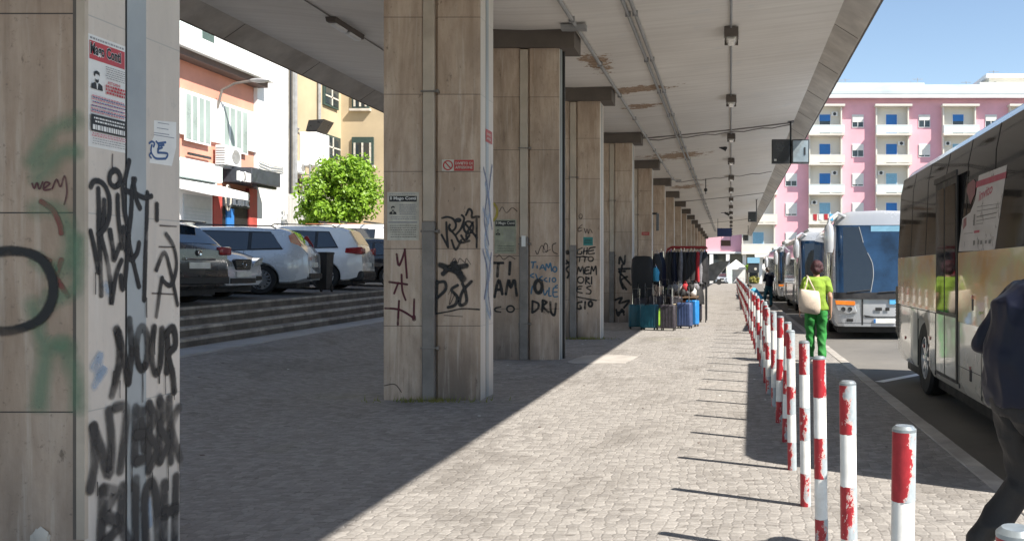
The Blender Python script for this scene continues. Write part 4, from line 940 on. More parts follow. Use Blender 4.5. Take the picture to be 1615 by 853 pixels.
# ================================================================== BUSES
def make_bus(name, label, loc, rz, L=12.0, H=3.05, W=2.5, style='coach', axle=None, group=None):
    """local frame: x = 0 is the door side (towards the platform), +x across, y from the front (0) to the rear (L)"""
    t = thing(name, label, 'bus', loc, rz, group)
    belt = 1.02 if style == 'coach' else 1.86
    def ringp(inset, top=H, rk=None, low=.32):
        h = W / 2; P = [(-h + inset + .06, low), (-h + inset, low + .12), (-h + inset, 1.2), (-h + inset + .015, 1.9), (-h + inset + .055, top - .42), (-h + inset + .10, top - .20), (-h + inset + .20, top - .07), (-h + inset + .42, top), (0, top + .03)]
        P = P + [(-x, z) for x, z in P[-2::-1]]; return [(x + h, z) for x, z in P]
    rows = []
    fr = [(.0, .26, .10), (.05, .13, .05), (.16, .04, .02), (.36, 0, 0)]
    stn = fr + [(L * i / 12, 0, 0) for i in range(1, 12)] + [(L - .30, 0, 0), (L - .10, .04, .02), (L - .02, .14, .06), (L, .24, .12)]
    for (y, ins, dz) in stn:
        rg = ringp(ins, H - dz)
        if y < .4: rg = [(x, y + max(0, z - 1.0) * .16 * (1 - y / .4) if style == 'coach' else y + max(0, z - 1.0) * .08 * (1 - y / .4), z) for x, z in rg]
        else: rg = [(x, y - (max(0, z - 1.2) * .10 if y > L - .15 else 0), z) for x, z in rg]
        rows.append(rg)
    mb = MB(); body = M['creamgold'] if style == 'print' else M['buswhite']
    V = mb.grid(rows, body, closed=True)
    for f in (V[0], V[-1]):
        for i in range(8):
            q = [f[i], f[i + 1], f[15 - i], f[16 - i]] if i < 7 else [f[7], f[8], f[9]]
            mb.bm.faces.new(q)
    o = mb.build('body', body, t, smooth=40)
    axle = axle or [2.7, L - 3.4]; cs = []
    for y in axle:
        for x in (-.1, W - .55):
            m1 = MB(); m1.lathe([(.56, 0), (.56, .65)], 28, 'x', (x, y, .50)); c = m1.build('c', body, smooth=0); c.parent = t; cs.append(c)
    bpy.context.view_layer.update(); cut(o, cs)
    for p in o.data.polygons: p.use_smooth = True
    for y in axle:
        for x, s in ((.19, -1), (W - .19, 1)):
            wheel_parts(t, (x, y, .50), .49, .29, (s, 0, 0), 8, .58, 'wheel', M['buswhite'])
        m1 = MB(); m1.lathe([(.553, .0), (.553, .6)], 28, 'x', (.02, y, .50)); 
        m1.box(.5, W - .5, y - .5, y + .5, .4, 1.05); m1.build('wheel_housing', M['dark'], t) if False else m1.bm.free()
        m1 = MB(); m1.box(.5, W - .5, y - .6, y + .6, .3, 1.1); m1.build('wheel_housing', M['dark'], t)
    m1 = MB(); m1.box(.15, W - .15, .3, L - .3, .16, .34); m1.build('underbody', M['dark'], t)
    # roof skin in another tone with an air unit
    m1 = MB(); rw = []
    for y in [.55] + [L * i / 10 for i in range(1, 10)] + [L - .4]:
        rw.append([(x, y, z + .008) for x, z in ringp(0)[5:12]])
    m1.grid(rw); m1.build('roof_skin', M['busroof'], t, smooth=40)
    m1 = MB(); m1.box(.5, W - .5, L * .35, L * .35 + 2.4, H, H + .16); m1.build('roof_unit', M['buswhite'], t, bevel=.06)
    # side windows: one dark band with pane joints
    zb, zt = (1.12, H - .30) if style == 'coach' else (belt, H - .17)
    for s, x in ((-1, 0), (1, W)):
        m1 = MB(); k = -1 if s < 0 else 1
        def xs(z): 
            q = .015 * (z - 1.2) / .7 if z < 1.9 else .015 + .04 * (z - 1.9) / (H - .42 - 1.9) if z < H - .42 else .055 + .045 * (z - H + .42) / .22
            return (q - .012) if s < 0 else W - q + .012
        y0, y1 = .42, L - .30
        zz = [zb, (zb + 1.9) / 2 if zb < 1.9 else 1.95, H - .42, zt] if zt > H - .42 else [zb, 1.9, zt]
        m1.grid([[(xs(z), y, z) for z in zz] for y in [y0 + (y1 - y0) * i / 8 for i in range(9)]])
        wb = m1.build('window_band', M['busglass'], t, smooth=40)
        m1 = MB(); n = 7
        for i in range(1, n):
            y = y0 + (y1 - y0) * i / n
            m1.grid([[(xs(z) - .003 * (1 if s < 0 else -1), yy, z) for z in zz] for yy in (y - .012, y + .012)])
        m1.build('window_joint', M['dark'], wb, smooth=0, fix=False)
    return t, ringp
def bus_front(t, L, H, W, tint='blueglass', mirror=True, lights=True):
    """details on the front of a coach that faces the camera"""
    def fy(z): return max(0, z - 1.0) * .16
    g = M[tint]
    def wrap(x):
        q = min(x, W - x); P = [(.0, .20), (.045, .14), (.13, .045), (.26, 0), (9, 0)]
        for (a_, ya_), (b_, yb_) in zip(P, P[1:]):
            if q <= b_: return ya_ + (yb_ - ya_) * (q - a_) / (b_ - a_)
    XW = [.035, .07, .13, .19, .26, .6, W / 2, W - .6, W - .26, W - .19, W - .13, W - .07, W - .035]
    # windscreen
    rows = []
    for z in (1.12, 1.5, 2.0, 2.45, H - .34):
        rows.append([(x, fy(z) - .022 + wrap(x), z) for x in XW])
    m1 = MB(); m1.grid(rows); ws = m1.build('windscreen', g, t, smooth=60)
    m1 = MB(); z0 = 1.05
    rows = [[(x, fy(z) - .028 + wrap(x), z) for x in XW] for z in (.98, 1.14)]
    m1.grid(rows); m1.build('windscreen_base', M['rubber'], t)
    # destination panel behind the glass, a pale curved pillar seen inside, seats
    m1 = MB(); z = H - .52; m1.prism([(.95, z), (W - .25, z), (W - .25, z + .16), (.95, z + .16)], (0, -.004, 0), (0, fy(z) - .014, 0)); m1.build('destination_panel', M['shutterpale'], ws)
    pl = [(.66, 2.74), (.70, 2.6), (.76, 2.35)] + [(p_.x, p_.y) for p_ in catmull([Vector(q_) for q_ in ((.86, 2.1), (.97, 1.85), (.99, 1.55), (.95, 1.3), (.92, 1.15))], 4)]
    m1 = MB(); m1.tube([(x, fy(z) - .024, z) for x, z in pl[3:]], .010, 6); m1.tube([(x, fy(z) - .024, z) for x, z in pl[:3]], .010, 6); m1.build('inner_pillar_line', M['conduit'], ws)
    m1 = MB(); m1.face([(x, fy(z) - .0225, z) for x, z in [(.27, 1.15), (.92, 1.15)] + [(p_.x, p_.y) for p_ in catmull([Vector(q_) for q_ in ((.95, 1.3), (.99, 1.55), (.97, 1.85), (.86, 2.1), (.76, 2.35), (.70, 2.6), (.66, 2.74))], 4)] + [(.27, 2.74)]]); m1.build('interior_shade_patch', M['glass'], ws, smooth=0)  # dark sheet painting interior shade onto one side of the windscreen
    m1 = MB(); 
    for a, b in (((.35, 1.14), (.9, 1.2)), ((1.1, 1.14), (1.9, 1.2))): m1.tube([(a[0], fy(1.14) - .04, a[1]), (b[0], fy(1.2) - .045, b[1])], .014, 6); 
    m1.build('wiper', M['rubber'], t)
    if lights:
        for s in (0, 1):
            X = (lambda v: v) if s == 0 else (lambda v: W - v)
            hl = MB(); hl.prism([(X(.07), .92), (X(.52), .90), (X(.60), .66), (X(.35), .62), (X(.12), .70)], (0, -.05, 0), (0, .0, 0)); hb = hl.build('headlight', M['headlight'], t, bevel=.02)
            m1 = MB(); m1.prism([(X(.06), .95), (X(.54), .93), (X(.54), .83), (X(.08), .85)], (0, -.012, 0), (0, -.05, 0)); m1.build('indicator', M['orange'], hb, bevel=.01)
            m1 = MB(); 
            for q in (.26, .42): m1.lathe([(.055, -.01), (.05, -.02), (.02, -.012)], 14, 'y', (X(q), -.045, .74))
            m1.build('lamp_bowl', M['rubber'], hb)
            m1 = MB(); m1.box(min(X(.34), X(.5)), max(X(.34), X(.5)), -.02, -.004, .44, .51); m1.build('fog_lamp', M['rubber'], t, bevel=.01)
    m1 = MB(); m1.prism([(.0 + .75, .60), (1.0, .56), (W - 1.0, .56), (W - .75, .60), (W - .8, .535), (.8, .535)], (0, -.012, 0)); m1.build('grille_slot', M['rubber'], t)
    m1 = MB(); m1.box(.70, .74, -.006, .01, .36, 1.0); m1.box(W - .74, W - .70, -.006, .01, .36, 1.0); m1.box(.12, W - .12, -.006, .0, .40, .408); m1.build('panel_gap', M['rubber'], t, smooth=0)
    m1 = MB(); m1.box(W / 2 - .26, W / 2 + .26, -.03, -.012, .40, .51); pl_ = m1.build('number_plate', M['plate'], t, bevel=.004)
    m1 = MB(); m1.box(W / 2 - .26, W / 2 - .21, -.032, -.030, .405, .505); m1.build('blue_band', M['shutterblue'], pl_, smooth=0)
    m1 = MB(); m1.box(W / 2 - .22, W / 2 - .06, -.022, -.01, .70, .78); m1.box(W / 2 + .02, W / 2 + .12, -.022, -.01, .70, .78); m1.build('maker_mark', M['rubber'], t, bevel=.004)
    m1 = MB(); m1.box(W / 2 + .12, W / 2 + .42, -.02, -.008, .86, 1.0); m1.build('blue_sticker', pm('sky_blue_sticker', (.10, .45, .80), .5), t)
    if mirror:
        for s in (0, 1):
            X = (lambda v: v) if s == 0 else (lambda v: W - v); 
            m1 = MB(); m1.tube([(X(.32), .35, H - .12), (X(.12), -.05, H - .06), (X(-.10), -.28, H - .22), (X(-.12), -.30, H - .40)], .035, 8); ar = m1.build('mirror_arm', M['buswhite'], t)
            m1 = MB(); m1.lathe([(.01, -.38), (.09, -.36), (.115, -.25), (.125, .1), (.10, .26), (.05, .33), (.01, .34)], 16, 'z', (0, 0, 0)); mm = m1.build('mirror', M['buswhite'], t, loc=(X(-.10), -.30, H - .66)); mm.scale = (1, .8, 1.0)
            m1 = MB(); m1.prism([(-.08, -.28), (.08, -.28), (.09, .05), (-.09, .05)], (0, .012, 0), (0, .088, 0)); m1.build('mirror_glass', M['glass'], mm)

# bus 1: near bus in a gold print, rear and door side seen
W1 = 2.5; L1 = 8.2; H1 = 3.22
ang = math.atan2(2.57 - 2.395, 13.4 - 5.8)
bus1, rp = make_bus('bus', 'near cream and gold bus with smoked windows and a white notice on its glass', (2.395, 5.8, -.10), -ang, L1, H1, W1, 'print', axle=[2.0, 6.05])
import itertools
BM = Matrix.Translation((2.395, 5.8, -.10)) @ Matrix.Rotation(-ang, 4, 'Z'); BI = BM.inverted()
def bs(px, py, off=.0):
    """pixel -> local point on bus 1's door side"""
    d = Vector(((px - VX) / F, 1, (VY - py) / F)); o_ = BI @ Vector((0, 0, CZ)); dl = BI.to_3x3() @ d
    tt = -o_.x / dl.x; p = o_ + dl * tt
    z = p.z; q = 0 if z < 1.2 else (.015 * (z - 1.2) / .7 if z < 1.9 else .015 + .04 * (z - 1.9) / (H1 - .42 - 1.9))
    return Vector((q - off, p.y, z))
def bpoly(name, pts, mat, off, parent=None):
    m1 = MB(); m1.face([bs(x, y, off) for x, y in pts]); return m1.build(name, mat, parent or bus1, smooth=0, fix=False)
# printed panels between the belt and the lower line
def panel(name, y0, y1, z0, z1, mat, off=.006, parent=None):
    m1 = MB(); m1.prism([(y0, z0), (y1, z0), (y1, z1), (y0, z1)], (off, 0, 0), (-off, 0, 0), (0, 1, 0), (0, 0, 1)); return m1.build(name, mat, parent or bus1, bevel=.003)
yd0, yd1 = bs(1511, 500).y, bs(1478, 500).y      # door edges
pr = panel('printed_panel', yd1 + .02, L1 - .33, 1.16, 1.855, M['art']); panel('printed_panel', .5, yd0 - .02, 1.10, 1.855, M['art'])
# tall dark door with two leaves
m1 = MB(); m1.prism([(yd0, .42), (yd1, .42), (yd1, 2.70), (yd0, 2.70)], (.02, 0, 0), (-.016, 0, 0), (0, 1, 0), Z); dr = m1.build('door', M['rubber'], bus1)
ym = (yd0 + yd1) / 2 + .05
for a_, b_ in ((yd0 + .05, ym - .03), (ym + .03, yd1 - .05)):
    m1 = MB(); m1.prism([(a_, 1.18), (b_, 1.18), (b_, 2.62), (a_, 2.62)], (-.004, 0, 0), (-.0165, 0, 0), (0, 1, 0), Z); m1.build('door_glass', M['busglass'], dr, smooth=0)
    m1 = MB(); m1.prism([(a_, .46), (b_, .46), (b_, 1.14), (a_, 1.14)], (-.004, 0, 0), (-.0165, 0, 0), (0, 1, 0), Z); m1.build('door_lower_panel', M['creamgold'], dr, smooth=0)
m1 = MB(); m1.prism([(yd0 - .04, 2.70), (yd1 + .04, 2.70), (yd1 + .04, 2.76), (yd0 - .04, 2.76)], (.02, 0, 0), (-.03, 0, 0), (0, 1, 0), Z); m1.build('door_header', M['rubber'], bus1)
# engine grille at the rear corner
m1 = MB(); ya, yb = L1 - .36, L1 - .12
m1.prism([(ya, .62), (yb, .72), (yb, 1.42), (ya, 1.42)], (.02, 0, 0), (-.004, 0, 0), (0, 1, 0), Z); gr = m1.build('engine_grille', M['rubber'], bus1)
m1 = MB()
for i in range(15): m1.box(-.014, -.003, ya + .01, yb - .01, .72 + i * .046, .735 + i * .046)
m1.build('grille_louvres', M['cap'], gr, smooth=0)
# luggage flap joints, reflectors, handles
m1 = MB()
for y in (yd0 - .06, yd0 - 1.0, yd0 - 2.0, yd1 + .10, yd1 + 1.25): m1.box(-.004, .01, y, y + .012, .38, 1.14)
m1.box(-.0045, .01, .45, L1 - .4, 1.135, 1.145); m1.box(-.0045, .01, .45, yd0, .62, .626); m1.build('flap_joint', M['rubber'], bus1, smooth=0)
for px, py in ((1428, 532), (1457, 545), (1467, 533), (1484, 541)):
    p = bs(px, py); m1 = MB(); m1.box(-.012, .01, p.y - .025, p.y + .025, p.z - .022, p.z + .022); m1.build('side_reflector', M['taillight'], bus1, bevel=.004)
for px, py in ((1508, 575), (1531.5, 590), (1535, 478)):
    p = bs(px, py); m1 = MB(); m1.box(-.012, .01, p.y - .03, p.y + .03, p.z - .075, p.z + .045); hd = m1.build('flap_handle', M['rubber'], bus1, bevel=.006)
    m1 = MB(); m1.box(-.016, -.011, p.y - .025, p.y + .025, p.z + .05, p.z + .08); m1.build('red_mark', M['taillight'], hd)
# dark swoosh below the window at the front half and the fuel door
bpoly('window_swoosh', [(1560, 398.5), (1618, 398), (1700, 400), (1700, 520), (1640, 445), (1610, 420), (1590, 408)], M['busglass'], .011)
bpoly('printed_castle', zm([[(85, 290), (95, 180), (105, 90), (113, 180), (125, 195), (160, 195), (160, 275)]], 1405, 400, 5.328)[0], M['blueink'] if False else pm('grey_brown_print', (.25, .19, .17), .4, .3), .0075)
bpoly('printed_castle', zm([[(195, 200), (255, 200), (250, 285), (195, 280)]], 1405, 400, 5.328)[0], bpy.data.materials['grey_brown_print'], .0075)
bpoly('printed_bird', zm([[(270, 190), (298, 90), (290, 160), (296, 260), (285, 230)]], 1405, 400, 5.328)[0], bpy.data.materials['grey_brown_print'], .0075)
bpoly('printed_field', [(1543, 400.5), (1557, 400.5), (1556, 440), (1560, 490), (1545, 497), (1540, 450)], pm('green_print', (.28, .33, .07), .3, .3), .0072)
bpoly('printed_field', [(1557, 400.5), (1580, 402), (1600, 420), (1600, 500), (1565, 495), (1560, 440)], pm('pale_cream_print', (.60, .56, .46), .3, .3), .0075)
# white notice on the glass, cut along its left edge
nt_pts = [(1512, 396.5), (1569, 394), (1583, 260), (1539, 277), (1535, 315), (1528, 335), (1516, 345)]
nb = thing('window_notice', 'white notice with a magenta band stuck on the near bus window', 'notice', (0, 0, 0)); nb.matrix_world = BM
def npoly(name, pts, mat, off): 
    m1 = MB(); m1.face([bs(x, y, off) for x, y in pts]); return m1.build(name, mat, nb, smooth=0, fix=False)
m1 = MB(); A_ = [bs(x, y, .0135) for x, y in nt_pts]; B_ = [bs(x, y, .0165) for x, y in nt_pts]
va = [m1.bm.verts.new(p) for p in A_]; vb = [m1.bm.verts.new(p) for p in B_]; m1.bm.faces.new(va[::-1]); m1.bm.faces.new(vb)
for i in range(len(va)): j = (i + 1) % len(va); m1.bm.faces.new((va[i], va[j], vb[j], vb[i]))
m1.build('sheet', pm('dim_white_vinyl', (.44, .42, .42), .35), nb, smooth=0)
mg = pm('magenta_print', (.34, .05, .09), .4)
npoly('magenta_band', zm([[(190, 195), (440, 110), (437, 165), (187, 248)]], 1500, 250, 5.33)[0], mg, .0172)
mb = MB(); o_ = bs(1540.5, 318, .0172); 
add_text(mb, 'invito', o_, (bs(1562, 304, .0172) - bs(1540.5, 318, .0172)), (bs(1541.5, 303, .0172) - o_), (bs(1562, 304, .017) - bs(1540.5, 318, .017)).length * .98, .10, None, .02); mb.build('pink_word', mg, nb, smooth=0, fix=False)
gi = pm('print_grey', (.12, .12, .12), .5)
for k, (x0, y0, x1, y1, w_) in enumerate(((205, 405, 385, 378, 5), (205, 440, 385, 410, 6), (205, 487, 375, 450, 9), (205, 522, 370, 490, 6), (205, 550, 260, 542, 5), (105, 630, 180, 622, 4), (180, 470, 178, 565, 14))):
    if x0 == 180: pts = [(x0, y0), (x0 + w_, y0 - 3), (x1 + w_, y1 - 3), (x1, y1)]
    else: pts = [(x0, y0), (x1, y1), (x1, y1 + w_), (x0, y0 + w_)]
    npoly('print_line', zm([pts], 1500, 250, 5.33)[0], gi, .0172)
npoly('pink_word_small', zm([[(188, 608), (235, 600), (234, 622), (188, 628)]], 1500, 250, 5.33)[0], mg, .0172)
for q in ((185, 690, 200, 730), (222, 685, 236, 725), (245, 690, 262, 722), (285, 690, 300, 716), (315, 685, 335, 716)): npoly('print_emblem', zm([[(q[0], q[1]), (q[2], q[1] - 4), (q[2], q[3] - 4), (q[0], q[3])]], 1500, 250, 5.33)[0], gi, .0172)
npoly('printed_figures', zm([[(118, 215), (165, 175), (185, 200), (182, 300), (165, 340), (150, 390), (130, 330), (112, 280)]], 1500, 250, 5.33)[0], pm('reddish_print', (.22, .09, .10), .5), .018)
npoly('printed_figures', zm([[(95, 510), (120, 490), (122, 560), (95, 600)]], 1500, 250, 5.33)[0], bpy.data.materials['reddish_print'], .0172)

# bus 2: silver coach facing the camera
bus2, _ = make_bus('bus', 'silver coach with blue tinted windscreen facing the camera behind the woman in green', (2.455, 21.5, -.10), -R(3.0), 12, 3.12, 2.5, 'coach'); bus_front(bus2, 12, 3.12, 2.5)
m1 = MB(); m1.prism([(.45, .40), (11.6, .40), (11.6, 1.10), (.45, 1.10)], (.006, 0, 0), (-.007, 0, 0), (0, 1, 0), Z)
bus3, _ = make_bus('bus', 'dark windowed coach directly behind the silver one, its white roof unit showing', (2.62, 34.6, -.10), -R(.4), 12, 3.2, 2.5, 'coach'); bus_front(bus3, 12, 3.2, 2.5)
bus4, _ = make_bus('bus', 'fourth bus of the queue with only its front corner showing behind two coaches', (2.5, 48.0, -.10), R(.4), 11, 3.05, 2.5, 'coach'); bus_front(bus4, 11, 3.05, 2.5)
bus5, _ = make_bus('bus', 'farthest bus of the queue, dark windscreen under a white roof beside the white tent', (2.55, 62.0, -.10), 0, 11, 2.95, 2.5, 'coach'); bus_front(bus5, 11, 2.95, 2.5, tint='glass')
for b_ in (bus2, bus3, bus4, bus5): 
    m1 = MB()
    m1.prism([(3.4, .38), (7.9, .38), (7.9, 1.11), (3.4, 1.11)], (.006, 0, 0), (-.007, 0, 0), (0, 1, 0), Z); m1.build('polished_side_panel', M['bussteel'], b_, smooth=0)
    for ya_, yb_ in ((.42, 2.05), (9.3, 10.6)):
        m1 = MB(); m1.prism([(ya_, .45), (yb_, .45), (yb_, 1.11), (ya_, 1.11)], (.006, 0, 0), (-.007, 0, 0), (0, 1, 0), Z); m1.build('polished_side_panel', M['bussteel'], b_, smooth=0)
    m1 = MB(); m1.prism([(.9, .42), (1.75, .42), (1.75, 2.75), (.9, 2.75)], (.008, 0, 0), (-.02, 0, 0), (0, 1, 0), Z); dd = m1.build('door', M['busglass'], b_, smooth=0)
    m1 = MB(); m1.box(-.03, -.02, .88, .93, .42, 2.75); m1.box(-.03, -.02, 1.72, 1.77, .42, 2.75); m1.build('door_frame', M['chrome'], dd, smooth=0)
    if b_ != bus2:
        m1 = MB(); m1.box(.4, 2.1, .5, 2.6, 3.15, 3.36); m1.build('front_roof_unit', M['white'], b_, bevel=.07)

# ================================================================== CARS
def make_car(name, label, paint, L, W, H, prof, belt, wb, fo, r, glass, loc, rz, hood_z=None, spokes=10, rear=None, frontd=None, cat='car', tail=.86, group=None, lowtrim=False, rails=False):
    """x forward (front at L), y across; prof: list of (x, z_top); belt: list of (x, z_belt); glass: side window polygons (x,z)"""
    t = thing(name, label, cat, loc, rz, group)
    import bisect
    def itp(P, x):
        if x <= P[0][0]: return P[0][1]
        for (a, za), (b, zb) in zip(P, P[1:]):
            if x <= b: return za + (zb - za) * (x - a) / (b - a)
        return P[-1][1]
    xs = sorted(set([0, .03, .10, .22] + [p[0] for p in prof] + [L * i / 26 for i in range(1, 26)] + [L - .22, L - .10, L - .03, L]))
    def hwid(x):
        e0, e1 = min(1, x / .45), min(1, (L - x) / .55)
        return W / 2 * (1 - .13 * (1 - e0) ** 2.2 - .20 * (1 - e1) ** 2.2)
    def ztop(x): return itp(prof, x)
    def zbelt(x): return min(itp(belt, x), ztop(x) - .015)
    def htop(x):
        g = (ztop(x) - zbelt(x)); return hwid(x) * (.985 - .235 * min(1, g / .55))
    def zlow(x): return .20 + .10 * (1 - min(1, x / .35)) + .06 * (1 - min(1, (L - x) / .35))
    def ring_(x):
        h, zl, zb, zt, ht = hwid(x), zlow(x), zbelt(x), ztop(x), htop(x)
        zm_ = zl + (zb - zl) * .55
        P = [(0, zl), (h * .80, zl), (h * .965, zl + .07), (h * 1.0, zm_ - .1), (h * 1.0, zm_), (h * .985, zb - .10), (h * .955, zb), (ht * 1.0, zt - .05 if zt - zb > .1 else zb + (zt - zb) * .6), (ht * .90, zt - .012), (ht * .5, zt + .012), (0, zt + .018)]
        return P
    mb = MB(); rows = []
    for x in xs:
        P = ring_(x); rows.append([(x, y, z) for y, z in P] + [(x, -y, z) for y, z in P[-2:0:-1]])
    V = mb.grid(rows, paint, closed=True)
    for f in (V[0], V[-1]): mb.bm.faces.new(f)
    body = mb.build('body', paint, t, smooth=32)
    cs = []
    for x in (fo, fo + wb):
        for s in (-1, 1):
            m1 = MB(); m1.lathe([(r + .055, -.17), (r + .055, .17)], 30, 'y', (x, s * (W / 2 - .05), r)); c = m1.build('c', paint, smooth=0); c.parent = t; cs.append(c)
    bpy.context.view_layer.update(); cut(body, cs)
    for x in (fo, fo + wb):
        for s in (-1, 1): wheel_parts(t, (x, s * (W / 2 - .125), r), r, .21, (0, s, 0), spokes)
        m1 = MB(); m1.box(x - r, x + r, -W / 2 + .25, W / 2 - .25, .18, r * 2 + .02); m1.build('wheel_housing', M['dark'], t)
    m1 = MB(); m1.box(.25, L - .25, -W / 2 + .12, W / 2 - .12, .13, .24); m1.build('underbody', M['dark'], t)
    # side glass on the greenhouse
    def yside(x, z):
        zb, zt = zbelt(x), ztop(x); a = hwid(x) * .955; b = htop(x); zz = zt - .05
        k = (z - zb) / max(.05, zz - zb); return a + (b - a) * max(0, min(1, k))
    allx = [p for g_ in glass for p in g_]; gs = sorted(glass, key=lambda g_: min(p[0] for p in g_)); zt_m = max(p[1] for p in allx); zb_m = min(p[1] for p in allx)
    back = [(gs[0][0][0] - .04, gs[0][0][1] - .03), (gs[-1][1][0] + .05, gs[-1][1][1] - .03), (gs[-1][2][0] + .03, gs[-1][2][1] + .025), (gs[-1][3][0], gs[-1][3][1] + .025), (gs[0][3][0] - .03, gs[0][3][1] + .025)]
    for poly, OFF, wm, wn in [(back, .008, M['rubber'], 'window_surround')] + [(g_, .015, M['glass'], 'side_window') for g_ in glass]:
        for s in (-1, 1):
            # dense outline so that the pane follows the body
            P = []
            for (a, b) in zip(poly, poly[1:] + poly[:1]):
                for i in range(4): P.append((a[0] + (b[0] - a[0]) * i / 4, a[1] + (b[1] - a[1]) * i / 4))
            x0 = min(p[0] for p in P); x1 = max(p[0] for p in P); m1 = MB(); cols = []
            N = 10
            for i in range(N + 1):
                x = x0 + .001 + (x1 - x0 - .002) * i / N; zs = []
                for (a, b) in zip(P, P[1:] + P[:1]):
                    if (a[0] - x) * (b[0] - x) <= 0 and a[0] != b[0]: zs.append(a[1] + (b[1] - a[1]) * (x - a[0]) / (b[0] - a[0]))
                if len(zs) < 2: continue
                lo_, hi_ = min(zs), max(zs); cols.append([(x, s * (yside(x, lo_ + (hi_ - lo_) * j / 3) + OFF), lo_ + (hi_ - lo_) * j / 3) for j in range(4)])
            m1.grid(cols); m1.build(wn, wm, t, smooth=60)
    def ybody(x, z):
        h, zl, zb = hwid(x), zlow(x), zbelt(x); P = [(zl + .07, h * .965), (zl + (zb - zl) * .55 - .1, h), (zl + (zb - zl) * .55, h), (zb - .10, h * .985), (zb, h * .955)]
        for (za, ya), (zb_, yb_) in zip(P, P[1:]):
            if z <= zb_: return ya + (yb_ - ya) * max(0, (z - za)) / (zb_ - za)
        return yside(x, z)
    if len(glass) == 3:
        xa_, xb_, xc_ = gs[0][1][0] + .035, gs[1][1][0] + .04, gs[2][1][0] + .08
        for s in (-1, 1):
            for x_ in (xa_ + .12, xb_, xc_):
                m1 = MB(); m1.tube([(x_ + (.02 * math.sin(k_)), s * (ybody(x_, z_) + .001), z_) for k_, z_ in enumerate([.34, .5, .65, .8, zbelt(x_) - .02])], .006, 5); m1.build('door_gap', M['dark'], t, smooth=60)
            m1 = MB(); m1.tube([(x_, s * (ybody(x_, .33) + .002), .33) for x_ in (xa_ + .1, (xa_ + xc_) / 2, xc_)], .012, 5); m1.build('sill_strip', M['rubber'], t)
    # windscreen / rear window patches over the sloping parts
    def patch(name, x0, x1, inset=.06, mat=M['glass'], n=6):
        rw = []
        for i in range(n + 1):
            x = x0 + (x1 - x0) * i / n; ht = htop(x) - inset; z = ztop(x)
            rw.append([(x, y, z + .024 - .03 * abs(y / (ht + inset)) ** 4) for y in [-ht + 2 * ht * j / 8 for j in range(9)]])
        m1 = MB(); m1.grid(rw); return m1.build(name, mat, t, smooth=60)
    return t, dict(hwid=hwid, ztop=ztop, htop=htop, zbelt=zbelt, patch=patch, L=L, W=W, H=H)
def car_rear(t, d, kind, paint):
    W, hw = d['W'], d['W'] / 2
    if kind == 'wagon':
        for s in (-1, 1):
            m1 = MB(); m1.prism([(.14, .95), (.34, 1.02), (.42, 1.30), (.30, 1.36), (.16, 1.12)], (0, s * .03, 0), (0, s * (hw - .14), 0)); m1.build('tail_lamp', M['taillight'], t, bevel=.01)
            pass
    elif kind == 'suv':
        for s in (-1, 1):
            m1 = MB(); m1.prism([(-.01, .92), (.42, .96), (.40, 1.09), (-.01, 1.12)], (0, s * .05, 0), (0, s * (hw - .052), 0)); m1.build('tail_lamp', M['taillight'], t, bevel=.02)
            m1 = MB(); m1.box(-.018, .06, s * hw * .76 - .17, s * hw * .76 + .12, .94, 1.10); m1.build('tail_lamp', M['taillight'], t, bevel=.015)
    else:
        for s in (-1, 1):
            m1 = MB(); m1.box(-.02, .20, s * hw * .76 - .18, s * hw * .76 + .12, .84, .99); m1.build('tail_lamp', M['taillight'], t, bevel=.03)
    m1 = MB(); m1.box(-.022, .01, -.26, .26, .60, .71); m1.build('number_plate', M['plate'], t, bevel=.004)
    m1 = MB(); m1.box(-.035, .05, -hw * .86, hw * .86, .33, .46); m1.build('bumper_trim', M['rubber'], t, bevel=.02)
    m1 = MB(); m1.lathe([(.055, -.012), (.04, -.02), (.01, -.016)], 18, 'x', (0, 0, .87)); m1.build('round_badge', M['chrome'], t)
def car_front(t, d, z0=.70):
    L, hw = d['L'], d['W'] / 2
    for s in (-1, 1):
        m1 = MB(); m1.prism([(s * hw * .42, z0 - .08), (s * hw * .78, z0 - .02), (s * hw * .84, z0 + .12), (s * hw * .70, z0 + .10), (s * hw * .45, z0 + .01)], (-.22, 0, 0), (L + .012, 0, 0), (0, 1, 0), Z); m1.build('headlight', M['headlight'], t, bevel=.012)
        m1 = MB(); m1.prism([(s * hw * .55, .34), (s * hw * .80, .36), (s * hw * .78, .44), (s * hw * .55, .44)], (-.1, 0, 0), (L + .012, 0, 0), (0, 1, 0), Z); m1.build('fog_lamp', M['rubber'], t, bevel=.01)
    m1 = MB(); m1.prism([(-.30, z0 + .04), (-.24, z0 - .14), (.24, z0 - .14), (.30, z0 + .04), (.25, z0 + .075), (-.25, z0 + .075)], (-.08, 0, 0), (L + .02, 0, 0), (0, 1, 0), Z); g = m1.build('grille', M['rubber'], t, bevel=.012)
    m1 = MB()
    for i in range(4): m1.box(L + .02, L + .028, -.26, .26, z0 - .11 + i * .045, z0 - .10 + i * .045)
    m1.build('grille_bars', M['chrome'], g, smooth=0)
    m1 = MB(); 
    m1.tube([(L + .034, .06 * math.cos(a), z0 - .03 + .06 * math.sin(a)) for a in [i * math.pi / 8 for i in range(17)]], .007, 6)
    m1.build('round_badge', M['chrome'], g)
    m1 = MB(); m1.box(L - .02, L + .03, -.26, .26, .42, .53); m1.build('number_plate', M['plate'], t, bevel=.004)
    m1 = MB(); m1.box(L - .06, L + .022, -hw * .50, hw * .50, .30, .40); m1.build('lower_intake', M['rubber'], t, bevel=.01)
    m1 = MB(); m1.tube([(L - .9, -.5, d['ztop'](L - .9) + .035), (L - 1.05, .15, d['ztop'](L - 1.05) + .04)], .01, 6); m1.build('wiper', M['rubber'], t)
